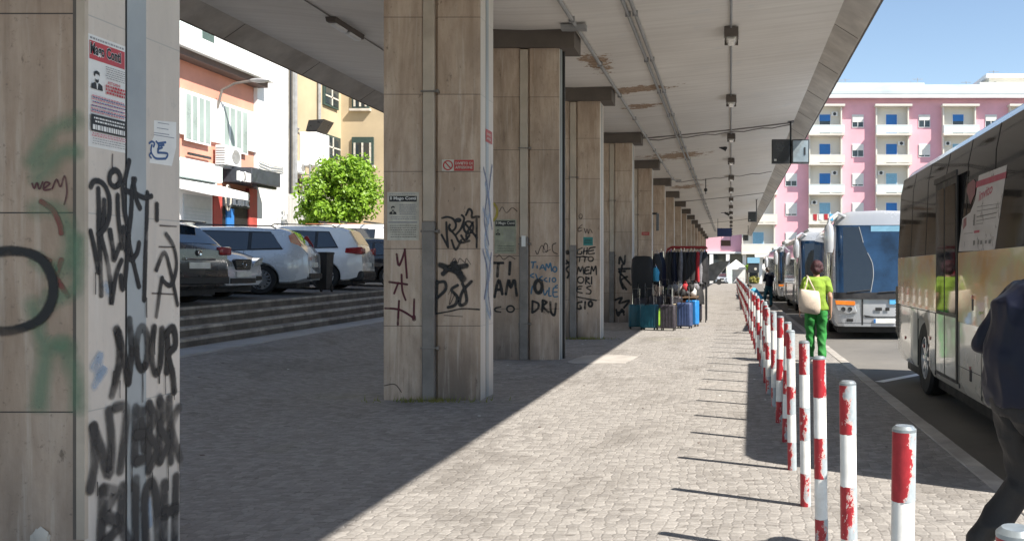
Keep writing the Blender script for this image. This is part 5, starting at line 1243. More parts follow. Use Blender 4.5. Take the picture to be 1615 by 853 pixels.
def car_extra(t, d, mx, handles=(), rails=None, paint=None):
    hw = d['W'] / 2
    for s in (-1, 1):
        m1 = MB(); m1.box(mx - .06, mx + .06, s * (hw + .10) - .09, s * (hw + .10) + .09, d['zbelt'](mx) + .02, d['zbelt'](mx) + .16); m1.build('mirror', paint or M['rubber'], t, bevel=.03)
        for hx in handles:
            m1 = MB(); m1.box(hx - .09, hx + .09, s * hw * .985, s * (hw * .985 + .035), d['zbelt'](hx) - .13, d['zbelt'](hx) - .10); m1.build('door_handle', paint or M['chrome'], t, bevel=.008)
        if rails:
            x0, x1 = rails; m1 = MB(); y = s * (d['htop']((x0 + x1) / 2) * .90)
            m1.tube([(x0, y, d['ztop'](x0) + .0), (x0 + .1, y, d['ztop'](x0 + .1) + .045), (x1 - .1, y, d['ztop'](x1 - .1) + .045), (x1, y, d['ztop'](x1))], .016, 6); m1.build('roof_rail', M['rubber'], t)
def on_lot(px, py):   # solve for the point of the car park seen at a pixel
    z = 1.0
    for _ in range(20):
        Y = (CZ - z) * F / (py - VY); X = (px - VX) / F * Y; z = lot_z(X, Y)
    return Vector((X, Y, z))
CG = 'cars parked nose or tail to the steps'
# wagon: rear towards the steps (+x world), heading -x. local x=0 rear
def place(X, Y, heading_deg): return (X, Y, lot_z(X - .8, Y) + .0), R(heading_deg)
gl_w = [[(.55, 1.02), (1.15, 1.00), (1.15, 1.36), (.75, 1.36)], [(1.22, .98), (2.10, .96), (2.10, 1.38), (1.22, 1.37)], [(2.18, .95), (3.22, .93), (2.62, 1.36), (2.18, 1.38)]]
prof_w = [(0, .62), (.02, .90), (.12, 1.05), (.42, 1.40), (.60, 1.46), (1.4, 1.50), (2.3, 1.485), (2.62, 1.42), (3.35, 1.02), (3.8, .93), (4.25, .80), (4.42, .66), (4.48, .50)]
loc, rz = place(-10.45, 22.3, 196)
wag, d = make_car('estate_car', 'silver estate car parked tail to the steps behind the grey people carrier', M['silver'], 4.48, 1.84, 1.5, prof_w, [(0, .96), (1.5, .97), (3.3, .93), (4.48, .75)], 2.64, .96, .325, gl_w, loc, rz, spokes=14, group=CG)
d['patch']('rear_window', .14, .40, .14); d['patch']('windscreen', 2.70, 3.30, .08); car_rear(wag, d, 'wagon', M['silver']); car_front(wag, d); car_extra(wag, d, 3.05, (1.35, 2.3), (.7, 2.4), M['silver'])
# suv
gl_s = [[(.62, 1.12), (1.10, 1.10), (1.10, 1.50), (.85, 1.50)], [(1.17, 1.10), (2.02, 1.08), (2.02, 1.53), (1.17, 1.52)], [(2.10, 1.07), (3.12, 1.05), (2.55, 1.52), (2.10, 1.53)]]
prof_s = [(0, .70), (.02, 1.0), (.10, 1.14), (.36, 1.56), (.55, 1.63), (1.3, 1.68), (2.2, 1.67), (2.55, 1.60), (3.25, 1.16), (3.75, 1.06), (4.2, .92), (4.38, .75), (4.43, .55)]
loc, rz = place(-10.65, 26.1, 191)
suv, d = make_car('suv', 'white compact suv with wrap-around red tail lamps parked beyond the silver estate', M['carwhite'], 4.43, 1.81, 1.69, prof_s, [(0, 1.06), (1.5, 1.08), (3.2, 1.05), (4.43, .85)], 2.60, .93, .355, gl_s, loc, rz, spokes=5, group=CG)
d['patch']('rear_window', .12, .35, .12); d['patch']('windscreen', 2.62, 3.2, .08); car_rear(suv, d, 'suv', M['carwhite']); car_front(suv, d); car_extra(suv, d, 3.0, (1.35, 2.3), (.7, 2.3), M['carwhite'])
m1 = MB(); m1.box(-.02, .5, -.82, .82, .22, .50); m1.build('rear_skirt', M['rubber'], suv, bevel=.05)
# silver-blue people carrier, nose towards the steps: heading +x
gl_m = [[(.55, 1.10), (1.25, 1.06), (1.25, 1.48), (.75, 1.48)], [(1.32, 1.05), (2.12, 1.0), (2.12, 1.50), (1.32, 1.49)], [(2.20, .99), (3.05, .95), (2.65, 1.40), (2.25, 1.50)]]
prof_m = [(0, .62), (.03, 1.0), (.15, 1.15), (.35, 1.50), (.6, 1.58), (1.4, 1.60), (2.1, 1.57), (2.45, 1.46), (3.25, 1.06), (3.7, .97), (4.05, .86), (4.22, .72), (4.27, .50)]
loc, rz = place(-10.42 - 4.27 * 1.08, 18.95, 0)
mpv, d = make_car('people_carrier', 'blue silver people carrier parked nose to the steps beside the dark hatchback', M['silverb'], 4.27, 1.78, 1.6, prof_m, [(0, 1.0), (1.5, 1.03), (3.0, .95), (4.27, .74)], 2.78, .62, .32, gl_m, (loc[0], loc[1], lot_z(-10.9, 18.85)), rz, spokes=10, group=CG)
d['patch']('windscreen', 2.48, 3.22, .08); d['patch']('rear_window', .16, .34, .12); car_front(mpv, d); car_extra(mpv, d, 2.95, (1.3, 2.2), None, M['silverb'])
# dark hatchback, tail to the steps
gl_h = [[(.62, .98), (1.25, .96), (1.25, 1.33), (.85, 1.30)], [(1.32, .95), (1.98, .94), (1.98, 1.36), (1.32, 1.34)], [(2.05, .93), (2.98, .90), (2.4, 1.32), (2.05, 1.36)]]
prof_h = [(0, .60), (.02, .92), (.10, 1.0), (.46, 1.34), (.60, 1.42), (1.3, 1.47), (2.1, 1.45), (2.45, 1.37), (3.1, 1.0), (3.55, .90), (4.0, .78), (4.15, .62), (4.2, .46)]
loc, rz = place(-9.85, 16.45, 176)
hat, d = make_car('hatchback', 'almost black hatchback parked tail to the steps, nearest car seen past the front pillar', M['cardark'], 4.2, 1.79, 1.47, prof_h, [(0, .95), (1.5, .95), (3.1, .90), (4.2, .72)], 2.58, .78, .32, gl_h, loc, rz, spokes=7, group=CG)
d['patch']('rear_window', .12, .44, .12, M['blueglass']); d['patch']('windscreen', 2.48, 3.05, .08); car_rear(hat, d, 'hatch', M['cardark']); car_front(hat, d); car_extra(hat, d, 2.85, (1.3, 2.15), None, M['cardark'])
m1 = MB(); m1.box(.30, .52, -.62, .62, 1.405, 1.44); m1.build('roof_spoiler', M['cardark'], hat, bevel=.015)
m1 = MB(); m1.box(-.04, .02, -.38, .38, .745, .78); m1.build('chrome_strip', M['chrome'], hat, bevel=.01)
# black car mostly behind the second pillar
loc, rz = place(-10.35, 29.9, 185)
blk, d = make_car('black_car', 'black car beyond the white suv, mostly hidden by the second pillar', M['cardark'], 4.2, 1.79, 1.47, prof_h, [(0, .95), (1.5, .95), (3.1, .90), (4.2, .72)], 2.58, .78, .32, gl_h, loc, rz, spokes=7, group=CG)
d['patch']('rear_window', .12, .44, .12); d['patch']('windscreen', 2.48, 3.05, .08); car_rear(blk, d, 'hatch', M['cardark']); car_extra(blk, d, 2.85, (1.3, 2.15), None, M['cardark'])
# white van with roof bars and an orange strip, side on behind the suv
prof_v = [(0, 1.0), (.02, 1.78), (.08, 1.86), (.3, 1.92), (3.4, 1.93), (3.9, 1.85), (4.6, 1.20), (5.1, 1.05), (5.2, .60)]
vx = (620 - VX) / F * 34
van, d = make_car('white_van', 'white van with black roof bars behind the white suv under the leafy tree', M['carwhite'], 5.2, 1.95, 1.93, prof_v, [(0, 1.12), (3.8, 1.12), (5.2, .95)], 3.2, .9, .34, [[(3.05, 1.14), (4.3, 1.14), (3.75, 1.72), (3.05, 1.74)], [(1.2, 1.18), (2.8, 1.18), (2.8, 1.72), (1.2, 1.72)]], (vx + .6, 34.6, lot_z(-13, 34) + .30), R(180), spokes=8, cat='van')
d['patch']('windscreen', 3.95, 4.55, .1); car_front(van, d, .8); car_extra(van, d, 4.2, (3.1,), None, M['carwhite'])
m1 = MB()
for x in (.7, 1.6, 2.5, 3.3): m1.box(x - .03, x + .03, -.86, .86, 1.97, 2.03); m1.box(x - .05, x + .05, -.90, -.80, 1.90, 2.03)
m1.build('roof_bars', M['rubber'], van)
m1 = MB(); m1.box(2.0, 4.1, -.78, -.74, 1.93, 2.0); m1.box(2.0, 4.1, -.76, .3, 1.945, 1.96); m1.build('orange_strip', M['orangecase'], van)
for q_ in (wag, suv, mpv, hat, blk): q_.scale = (1.08, 1.08, 1.08)
# dark wheelie bin between the estate and the suv
wbx = on_lot(514, 459)
t = thing('wheelie_bin', 'tall dark wheelie bin standing between the silver estate and the white suv', 'bin', (wbx.x + .9, wbx.y + 2.2, lot_z(wbx.x, wbx.y)))
t.location = ((511 - VX) / F * 23.6, 23.6, lot_z(-10.9, 23.6)); t.scale = (.58, .6, 1.0)
m1 = MB(); m1.grid([[(-.22, -.26, .08), (.22, -.26, .08), (.22, .26, .08), (-.22, .26, .08)], [(-.29, -.35, 1.0), (.29, -.35, 1.0), (.29, .35, 1.0), (-.29, .35, 1.0)]], closed=True); m1.build('body', M['rubber'], t)
m1 = MB(); m1.box(-.31, .31, -.38, .40, 1.0, 1.06); m1.build('lid', M['rubber'], t, bevel=.02)
for s in (-1, 1): m1 = MB(); m1.lathe([(.10, -.03), (.10, .03)], 16, 'x', (s * .24, .24, .10)); m1.build('wheel', M['tyre'], t)
# ================================================================== PEOPLE
def blob(mb, a, b, ra, rb):
    """tapered capsule"""
    a, b = Vector(a), Vector(b); ax = b - a; L = ax.length
    if L < 1e-5: mb.ball(a, ra, sub=2); return
    ax /= L; u = ax.orthogonal().normalized(); v = ax.cross(u); rings = []
    for (t_, rr) in [(-ra * .98, ra * .2), (-ra * .7, ra * .71), (-ra * .35, ra * .93), (0, ra), (L * .5, (ra + rb) / 2), (L, rb), (L + rb * .35, rb * .93), (L + rb * .7, rb * .71), (L + rb * .98, rb * .2)]:
        rings.append([mb.bm.verts.new(a + ax * t_ + (u * math.cos(q) + v * math.sin(q)) * rr) for q in [2 * math.pi * j / 14 for j in range(14)]])
    for p, q in zip(rings, rings[1:]):
        for j in range(14): mb.bm.faces.new((p[j], p[(j + 1) % 14], q[(j + 1) % 14], q[j]))
    mb.bm.faces.new(rings[0]); mb.bm.faces.new(rings[-1])
def loft(mb, secs, lat):
    """closed loft of ellipses: (centre, half width along lat, half depth)"""
    lat = Vector(lat).normalized(); rings = []; n = 18
    for i, (c_, hw_, hd_) in enumerate(secs):
        c_ = Vector(c_); tg = (Vector(secs[min(i + 1, len(secs) - 1)][0]) - Vector(secs[max(i - 1, 0)][0])).normalized(); fwd = lat.cross(tg).normalized()
        rings.append([mb.bm.verts.new(c_ + lat * hw_ * math.cos(q) + fwd * hd_ * math.sin(q)) for q in [2 * math.pi * j / n for j in range(n)]])
    for p, q in zip(rings, rings[1:]):
        for j in range(n): mb.bm.faces.new((p[j], p[(j + 1) % n], q[(j + 1) % n], q[j]))
    mb.bm.faces.new(rings[0]); mb.bm.faces.new(rings[-1])
def remesh(mb, name, mat, parent, vox=.012, it=4, folds=0, seed=0):
    o = mb.build(name, mat, parent, smooth=0)
    r = o.modifiers.new('r', 'REMESH'); r.mode = 'VOXEL'; r.voxel_size = vox; r.use_smooth_shade = True
    s = o.modifiers.new('s', 'SMOOTH'); s.iterations = it; s.factor = .5
    bake(o)
    if folds:
        nn = [x_.vector.copy() for x_ in o.data.vertex_normals]
        for v, n in zip(o.data.vertices, nn):
            c_ = v.co.copy(); k = noise.noise(c_ * 5 + Vector((seed, 0, 0))) * .6 + (1 - abs(noise.noise(Vector((c_.x * 7 + c_.z * 5, c_.y * 7 - c_.z * 3, c_.z * 5 + seed))) * 2.6)) * .7
            v.co += n * folds * k
    if not o.data.materials: o.data.materials.append(mat)
    for p in o.data.polygons: p.use_smooth = True
    return o
def hand(mb, wrist, hd, up, s=1, curl=.5):
    """palm and five separate bent fingers"""
    hd, up = Vector(hd).normalized(), Vector(up).normalized(); sd = hd.cross(up).normalized() * s; w0 = Vector(wrist)
    for off in (-.024, -.008, .008, .024): blob(mb, w0 + sd * off * .5, w0 + hd * .088 + sd * off, .016, .013)
    for i, (off, ln) in enumerate(((-.032, .072), (-.011, .080), (.010, .076), (.030, .060))):
        b = w0 + hd * .092 + sd * off; m_ = b + (hd * math.cos(curl * .6) - up * math.sin(curl * .6)) * ln * .5
        blob(mb, b, m_, .0098, .009); blob(mb, m_, m_ + (hd * math.cos(curl * 1.5) - up * math.sin(curl * 1.5)) * ln * .5, .009, .0075)
    tb = w0 + hd * .025 - sd * .028; t1_ = tb + (hd * .75 - sd * .5 - up * .2).normalized() * .045; blob(mb, tb, t1_, .013, .0105); blob(mb, t1_, t1_ + (hd * .95 - sd * .2 - up * .35).normalized() * .032, .0105, .0085)
def person(label, J, loc, rz, cl, hair, group=None, hair_shape='short', sleeves='long', belly=1.0, folds=.010, fem=False, shoes=None, fine=False):
    vx_ = .009 if fine else .011 if fem else .016
    """J: joints in metres, person faces +y locally"""
    t = thing('person', label, 'person', loc, rz, group); V = {k: Vector(v) for k, v in J.items()}
    lat = V['shR'] - V['shL']; hd = V['hd']; nkd = (hd - V['nk']).normalized(); fw = (V['face'] - nkd * V['face'].dot(nkd)).normalized(); rt = fw.cross(nkd).normalized()
    L_ = lambda a, b, r: V[a].lerp(V[b], r)
    mb = MB(); w_ = .93 if fem else 1
    hipw = .165 if not fem else .175
    loft(mb, [(V['pel'] - (V['sp'] - V['pel']) * .55, .11, .08), (V['pel'], hipw, .105), (V['sp'], .135 * w_, .095), (V['ch'], .165 * w_, .115), (L_('ch', 'nk', .55), .14 * w_, .085), (L_('ch', 'nk', .9), .07, .06)], lat)
    blob(mb, L_('ch', 'nk', .7), V['nk'] + nkd * .09, .058, .052)
    # head: skull, jaw, face, nose, ears
    mb.ball(hd + nkd * .025 - fw * .015, .092, sc=(1, 1, 1), sub=3); blob(mb, hd + nkd * .01 + fw * .012, hd - nkd * .075 + fw * .045, .078, .042)
    blob(mb, hd + fw * .085 + nkd * .01, hd + fw * .105 - nkd * .028, .010, .015)
    for sg in (-1, 1): blob(mb, hd + rt * .083 * sg + nkd * .012 - fw * .01, hd + rt * .084 * sg - nkd * .03 - fw * .005, .018, .012)
    for sg, n in ((-1, 'L'), (1, 'R')):
        blob(mb, L_('ch', 'nk', .6), V['sh' + n], .07, .058); blob(mb, V['sh' + n], V['el' + n], .052, .040); blob(mb, V['el' + n], V['wr' + n], .042, .027)
        hdv = V.get('hand' + n, (V['wr' + n] - V['el' + n])); hand(mb, V['wr' + n], hdv, Vector((sg, .15, 0)), sg, .7)
        blob(mb, V['hp' + n], V['kn' + n], .088, .056); mid = L_('kn' + n, 'an' + n, .33) - Vector((0, .015, 0)); blob(mb, V['kn' + n], mid, .055, .056); blob(mb, mid, V['an' + n], .056, .038)
        blob(mb, V['an' + n], V['toe' + n], .04, .03)
    remesh(mb, 'body', M['skin'], t, .006 if fine else vx_ * .8, 3)
    m1 = MB()
    for sg in (-1, 1): m1.ball(hd + fw * .083 + rt * .032 * sg + nkd * .004, .012)
    m1.build('eyes', M['white'], t); m1 = MB()
    for sg in (-1, 1): m1.ball(hd + fw * .092 + rt * .032 * sg + nkd * .004, .006)
    m1.build('pupils', M['ink'], t)
    m1 = MB(); q = hd + fw * .092 - nkd * .058; m1.tube([q - rt * .024 - fw * .006, q, q + rt * .024 - fw * .006], .006, 6); m1.build('mouth', M['lips'], t)
    m1 = MB(); m1.ball(hd + nkd * .042 - fw * .024, .102, sub=3); blob(m1, hd + nkd * .03 - fw * .04, hd - nkd * .03 - fw * .045, .09, .065 if hair_shape == 'short' else .085)
    if hair_shape == 'bob': m1.ball(hd + nkd * .055 - fw * .045, .102, sub=3); m1.ball(hd + nkd * .01 + rt * .05 - fw * .03, .07, sub=3); m1.ball(hd + nkd * .01 - rt * .05 - fw * .03, .07, sub=3)
    h_ = remesh(m1, 'hair', hair, t, .009, 3)
    for v, n_ in zip(h_.data.vertices, [x_.vector.copy() for x_ in h_.data.vertex_normals]): v.co += n_ * (.006 * noise.noise(Vector((v.co.x * 60, v.co.y * 60, v.co.z * 14))) + .006 * noise.noise(v.co * 22))
    # upper clothing
    mb = MB(); b_ = belly; ax_ = (V['sp'] - V['pel'])
    loft(mb, [(V['pel'] - ax_ * (.40 if sleeves == 'long' else .35), (hipw + .03) * b_, .130 * b_), (V['pel'], (hipw + .028) * b_, .138 * b_), (V['sp'], .165 * w_ * b_, .135 * b_), (V['ch'], .19 * w_, .142 * (1 + (b_ - 1) * .8)), (L_('ch', 'nk', .55), .165 * w_, .11), (L_('ch', 'nk', .86), .085, .075)], lat)
    for n in 'LR':
        blob(mb, L_('ch', 'nk', .55), V['sh' + n], .085, .072)
        if sleeves == 'long': blob(mb, V['sh' + n], V['el' + n], .074, .060); blob(mb, V['el' + n], L_('el' + n, 'wr' + n, .92), .060, .044)
        else: blob(mb, V['sh' + n], L_('sh' + n, 'el' + n, .62), .070, .066)
    if sleeves == 'long': blob(mb, L_('ch', 'nk', .8), L_('ch', 'nk', 1.02), .075, .066)
    remesh(mb, cl[0][0], cl[0][1], t, vx_, 4, folds, 3)
    mb = MB(); loft(mb, [(V['pel'] - ax_ * .60, .155 * b_, .11 * b_), (V['pel'] - ax_ * .1, (hipw + .015) * b_, .124 * b_), (V['pel'] + ax_ * .35, .15 * b_, .11 * b_)], lat)
    for n in 'LR':
        blob(mb, V['hp' + n], V['kn' + n], .104, .076); blob(mb, V['kn' + n], L_('kn' + n, 'an' + n, .93), .076, .064)
    remesh(mb, cl[1][0], cl[1][1], t, vx_, 4, folds * 1.1, 8)
    for n in 'LR':
        a, b = V['an' + n], V['toe' + n]; dr_ = (b - a).normalized(); m1 = MB()
        blob(m1, a - dr_ * .02 + Vector((0, 0, -.025)), b, .046, .036); blob(m1, b, b + dr_ * .05, .037, .027); remesh(m1, 'shoe', shoes or M['black'], t, .010, 3)
    return t
M['lips'] = pm('lips', (.35, .12, .10), .5)
def stand(h=1.66, **kw):
    s = h / 1.70
    J = dict(pel=(0, 0, .95), sp=(0, -.01, 1.10), ch=(0, -.01, 1.30), nk=(0, -.01, 1.46), hd=(0, .01, 1.595), face=(0, 1, 0),
             shL=(-.175, -.01, 1.40), elL=(-.225, -.03, 1.12), wrL=(-.235, .04, .88), shR=(.175, -.01, 1.40), elR=(.225, -.03, 1.12), wrR=(.235, .04, .88),
             hpL=(-.095, 0, .88), knL=(-.10, .02, .49), anL=(-.10, -.02, .09), toeL=(-.12, .10, .035), hpR=(.095, 0, .88), knR=(.10, .02, .49), anR=(.10, -.02, .09), toeR=(.12, .10, .035))
    J.update(kw); out = {}
    for k, v in J.items(): out[k] = tuple(c * s for c in v) if k != 'face' and not k.startswith('hand') else v
    return out
# woman in green seen from behind
wy = 15.2; wx = (1287 - VX) / F * wy
J = stand(1.69, elL=(-.245, -.08, 1.13), wrL=(-.27, .02, .90), elR=(.235, -.06, 1.13), wrR=(.25, .0, .87), knL=(-.10, .05, .50), anL=(-.085, .10, .09), toeL=(-.09, .22, .035), knR=(.10, .03, .49), anR=(.09, -.10, .10), toeR=(.10, .02, .035), hd=(.02, .035, 1.59), face=(.25, 1, -.15))
woman = person('woman with dark red hair in lime top and green trousers walking away beyond the bollards', J, (wx, wy, 0), 0, (('top', M['lime']), ('trousers', M['green'])), M['hair_red'], None, 'bob', 'short', 1.06, .016, True, M['whitecloth'])
# her beige bag
t = thing('shoulder_bag', 'beige canvas bag hanging over the back of the woman in green', 'bag', (wx - .13, wy - .20, 0))
m1 = MB(); 
rows = []
for z, hw_, th in ((.84, .13, .03), (.87, .17, .07), (.95, .19, .10), (1.10, .18, .10), (1.20, .165, .06), (1.235, .15, .025)):
    rows.append([(hw_ * math.cos(a) * (1 if abs(math.cos(a)) > .2 else 1), -.02 + th * math.sin(a) + .022 * noise.noise((hw_ * 20 * math.cos(a), z * 12, 1)), z - .02 * math.cos(a)) for a in [2 * math.pi * i / 20 for i in range(20)]])
V_ = m1.grid(rows, closed=True); m1.bm.faces.new(V_[0]); m1.bm.faces.new(V_[-1]); m1.build('bag_body', M['canvas'], t, smooth=60)
m1 = MB(); 
for dx in (-.09, .09): m1.tube([(dx, -.03, 1.22), (dx * .5 - .01, -.02, 1.33), (-.02, .06, 1.46), (-.03, .18, 1.475), (-.03, .30, 1.42)], .012, 6)
m1.build('strap', M['canvas'], t)
# man walking past, cropped by the right edge (faces +x)
J = stand(1.76, pel=(0, 0, .95), sp=(0, -.01, 1.12), ch=(0, .03, 1.30), nk=(0, .12, 1.44), hd=(0, .20, 1.57), shL=(-.20, .05, 1.38), elL=(-.27, -.09, 1.13), wrL=(-.23, .13, .99), shR=(.19, .09, 1.38), elR=(.25, .10, 1.10), wrR=(.20, .32, 1.04),
          hpL=(-.095, .0, .88), knL=(-.10, .06, .50), anL=(-.10, -.17, .19), toeL=(-.10, -.10, .05), hpR=(.095, .02, .88), knR=(.10, .24, .52), anR=(.10, .36, .10), toeR=(.10, .50, .06))
man = person('man in shiny navy jacket and black trousers striding past at the right edge', J, ((1608 - VX) / F * 4.3, 4.3, 0), R(-90), (('jacket', M['navy']), ('trousers', M['black'])), M['hair_dark'], None, 'short', 'long', 1.12, .017, fine=True)
# man in a dark jacket bowed over his phone by the coaches
yA = 38.5; xA = (1213 - VX) / F * yA
J = stand(1.74, hd=(0, .10, 1.56), face=(0, .8, -.6), nk=(0, .02, 1.44), elL=(-.22, .05, 1.14), wrL=(-.08, .28, 1.12), elR=(.22, .05, 1.14), wrR=(.08, .28, 1.12), knL=(-.12, .12, .50), anL=(-.14, .22, .09), toeL=(-.14, .34, .04))
person('man in dark jacket with pale hood bowed over his phone beside the coaches', J, (xA, yA, 0), R(35), (('jacket', M['navy']), ('trousers', M['tealcloth'])), M['hair_dark'], None, 'short', 'long', 1.0, .006)
m1 = MB(); m1.tube([(xA - .10, yA - .08, 1.46), (xA + .06, yA - .13, 1.44), (xA + .16, yA - .02, 1.40)], .06, 10); tag(m1.build('pale_hood', M['greycloth']), 'pale grey hood on the shoulders of the man with the phone', 'hood')
# person sitting low in a sky blue top
yB = 37.0; xB = (1190 - VX) / F * yB
J = stand(1.70, pel=(0, 0, .42), sp=(0, .10, .56), ch=(0, .22, .72), nk=(0, .34, .82), hd=(0, .44, .90), face=(0, .8, -.5), shL=(-.175, .26, .79), elL=(-.24, .40, .58), wrL=(-.14, .56, .46), shR=(.175, .26, .79), elR=(.24, .40, .58), wrR=(.14, .56, .46),
          hpL=(-.10, .02, .42), knL=(-.16, .42, .50), anL=(-.15, .46, .09), toeL=(-.16, .60, .04), hpR=(.10, .02, .42), knR=(.16, .42, .50), anR=(.15, .46, .09), toeR=(.16, .60, .04))
person('person in sky blue top bent forward on a low seat behind the bollards', J, (xB + .22, yB, 0), R(80), (('top', M['bluecloth']), ('trousers', M['tealcloth'])), M['hair_dark'], None, 'short', 'short', 1.0, .005)
t = thing('low_seat', 'low dark block under the person in the sky blue top', 'seat', (xB + .24, yB, 0)); m1 = MB(); m1.box(-.22, .22, -.2, .2, .28, .34); m1.build('seat', M['wood'], t, bevel=.02)
for a in (-1, 1):
    for b in (-1, 1): m1 = MB(); m1.tube([(a * .18, b * .16, 0), (a * .17, b * .15, .29)], .018, 8); m1.build('leg', M['wood'], t)
# shopper by the fence at the far left
yC = 42.0; f = front(yC); c = f(478, 309); J = stand(1.7)
person('person in dark red top and dark trousers near the white fence beyond the car park', J, (c.x, yC, lot_z(-13.9, yC) + .55), R(200), (('top', pm('dark_red_jersey', (.16, .02, .03), .8)), ('trousers', M['black'])), M['hair_dark'])
m1 = MB(); m1.box(c.x - 5, c.x + 3, yC - 1.5, yC + 8, lot_z(-13.9, yC) - .1, lot_z(-13.9, yC) + .545); struct(m1.build('raised_path', M['conc']))

# ================================================================== MARKET STALL
def suitcase(label, x, Y, w_, h_, mat, rz=0, handle=True, cat='suitcase', dp=.24):
    t = thing('suitcase', label, cat, (x, Y, 0), rz, 'suitcases lined up for sale')
    m1 = MB(); m1.box(-w_ / 2, w_ / 2, -dp / 2, dp / 2, .06, h_); sh = m1.build('shell', mat, t, bevel=.035)
    m1 = MB()
    for i in range(1, 5): m1.box(-w_ / 2 + i * w_ / 5 - .008, -w_ / 2 + i * w_ / 5 + .008, -dp / 2 - .006, dp / 2 + .006, .10, h_ - .05)
    m1.box(-w_ / 2 - .003, w_ / 2 + .003, -.008, .008, .06, h_ + .003); m1.build('shell_ribs', M['rubber'] if mat in (M['blackcase'],) else mat, sh, bevel=.003)
    m1 = MB(); m1.tube([(-.05, -dp / 2, h_ - .02), (-.05, -dp / 2 - .03, h_ + .01), (.05, -dp / 2 - .03, h_ + .01), (.05, -dp / 2, h_ - .02)], .012, 6); m1.build('carry_handle', M['rubber'], t)
    if handle:
        m1 = MB(); hh = h_ + .42; m1.tube([(-.10, .07, h_ - .1), (-.10, .07, hh), (.10, .07, hh), (.10, .07, h_ - .1)], .011, 6); m1.build('pull_handle', M['chrome'], t)
    for sx in (-1, 1):
        for sy in (-1, 1): m1 = MB(); m1.lathe([(.03, -.012), (.03, .012)], 12, 'x', (sx * (w_ / 2 - .04), sy * (dp / 2 - .03), .03)); m1.build('wheel', M['tyre'], t)
    return t
def sx(px, Y): return (px - VX) / F * Y
suits = [(1004, 24.0, .42, .66, 'tealcase', 15, 'left of the pair of teal suitcases beside the fifth pillar'), (1024, 23.5, .46, .68, 'tealcase', -20, 'right of the pair of teal suitcases, its handle pulled out'),
         (1041, 24.3, .22, .55, 'limecase', 10, 'narrow lime and black case between the teal and the black suitcases'), (1054, 23.3, .40, .68, 'blackcase', -10, 'black suitcase at the front of the stall between lime and beige ones'),
         (1069, 24.3, .26, .66, 'beigecase', 5, 'slim beige suitcase right of the black one'), (1080, 24.2, .40, .70, 'navycase', -15, 'navy blue suitcase next to the bright blue one'),
         (1092, 25.0, .34, .74, 'bluecase', -25, 'bright blue suitcase at the right end of the front row'), (1074, 25.8, .36, .72, 'orangecase', 8, 'coral suitcase behind the navy one'),
         (1060, 26.3, .38, .80, 'blackcase', 0, 'tall black suitcase behind the beige one'), (1032, 26.0, .40, .78, 'blackcase', 6, 'dark suitcase behind the right teal one'),
         (1098, 27.2, .34, .70, 'blackcase', 12, 'small dark suitcase behind the bright blue one'), (1086, 27.5, .36, .78, 'beigecase', 0, 'pale suitcase at the back near the rack foot'), (1045, 27.4, .4, .76, 'navycase', -4, 'dark navy suitcase in the back row under the clothes')]
suits += [(1012, 25.0, .40, .80, 'blackcase', 5, 'tall black suitcase under the garment cover behind the teal pair'), (1034, 24.9, .34, .86, 'blackcase', -8, 'narrow tall black suitcase right behind the lime case'),
          (1066, 25.0, .36, .84, 'blackcase', 14, 'black suitcase between the beige and navy ones'), (1087, 25.9, .38, .88, 'blackcase', -6, 'black suitcase rising behind the bright blue one'), (1049, 25.2, .38, .9, 'blackcase', 3, 'tallest black suitcase behind the front black one')]
for (px, Y, w_, h_, mt, rz, lb) in suits: suitcase(lb, sx(px, Y), Y, w_, h_, M[mt], R(rz))
# garment cover: tall black bag on a small trolley
t = thing('garment_cover', 'tall black cloth covered stand against the fifth pillar', 'covered stand', (sx(1013, 25.6), 25.6, 0))
m1 = MB(); rows = []
for z, a_, b_ in ((.60, .27, .20), (.8, .29, .22), (1.2, .30, .24), (1.6, .31, .25), (1.90, .29, .22), (1.97, .24, .17), (1.99, .10, .07)):
    rows.append([(a_ * (abs(math.cos(q)) ** .35) * math.copysign(1, math.cos(q)) + .012 * noise.noise((q * 2, z * 3, 0)), b_ * (abs(math.sin(q)) ** .35) * math.copysign(1, math.sin(q)) + .015 * noise.noise((q * 3, z * 2, 4)), z + .02 * noise.noise((q, z, 9))) for q in [2 * math.pi * i / 28 + .01 for i in range(28)]])
V_ = m1.grid(rows, closed=True); m1.bm.faces.new(V_[0]); m1.bm.faces.new(V_[-1]); m1.build('cloth_cover', M['black'], t, smooth=60)
for a in (-.22, .22):
    for b in (-.15, .15): m1 = MB(); m1.tube([(a, b, .0), (a, b, .62)], .018, 8); m1.build('leg', M['chrome'], t)
m1 = MB(); m1.box(-.26, .26, -.19, .19, .55, .60); m1.build('shelf', M['wood'], t)
# red rack: near rail across, far rail along the platform
t = thing('clothes_rack', 'red tubular clothes rack loaded with dark garments beside the pillars', 'clothes rack')
rY0, rY1 = 26.4, 33.0; zt = CZ + .04 * 18.5
xa, xb = sx(1052, 27), sx(1113, 27); zt = CZ + (VY - 390) / F * 27
m1 = MB(); m1.tube([(xa - .02, 27.0, zt - .20), (xa + .03, 27.0, zt - .06), (xa + .14, 27.0, zt), (xb, 27.0, zt + .0)], .04, 8); m1.build('top_rail', M['redpaint'], t)
m1 = MB(); m1.tube([(xa - .02, 28.2, zt - .20), (xa + .03, 28.2, zt - .06), (xa + .14, 28.2, zt), (xb, 28.2, zt)], .03, 8); m1.build('top_rail', M['redpaint'], t)
m1 = MB(); m1.tube([(xb, 26.99, zt), (xb, 28.21, zt)], .03, 8); m1.build('side_rail', M['redpaint'], t)
for (x, y) in ((xa - .02, 27.0), (xb, 27.0), (xa - .02, 28.2), (xb, 28.2)): m1 = MB(); m1.tube([(x, y, 0), (x, y, zt - .1)], .018, 8); m1.build('leg', M['monitor'], t)
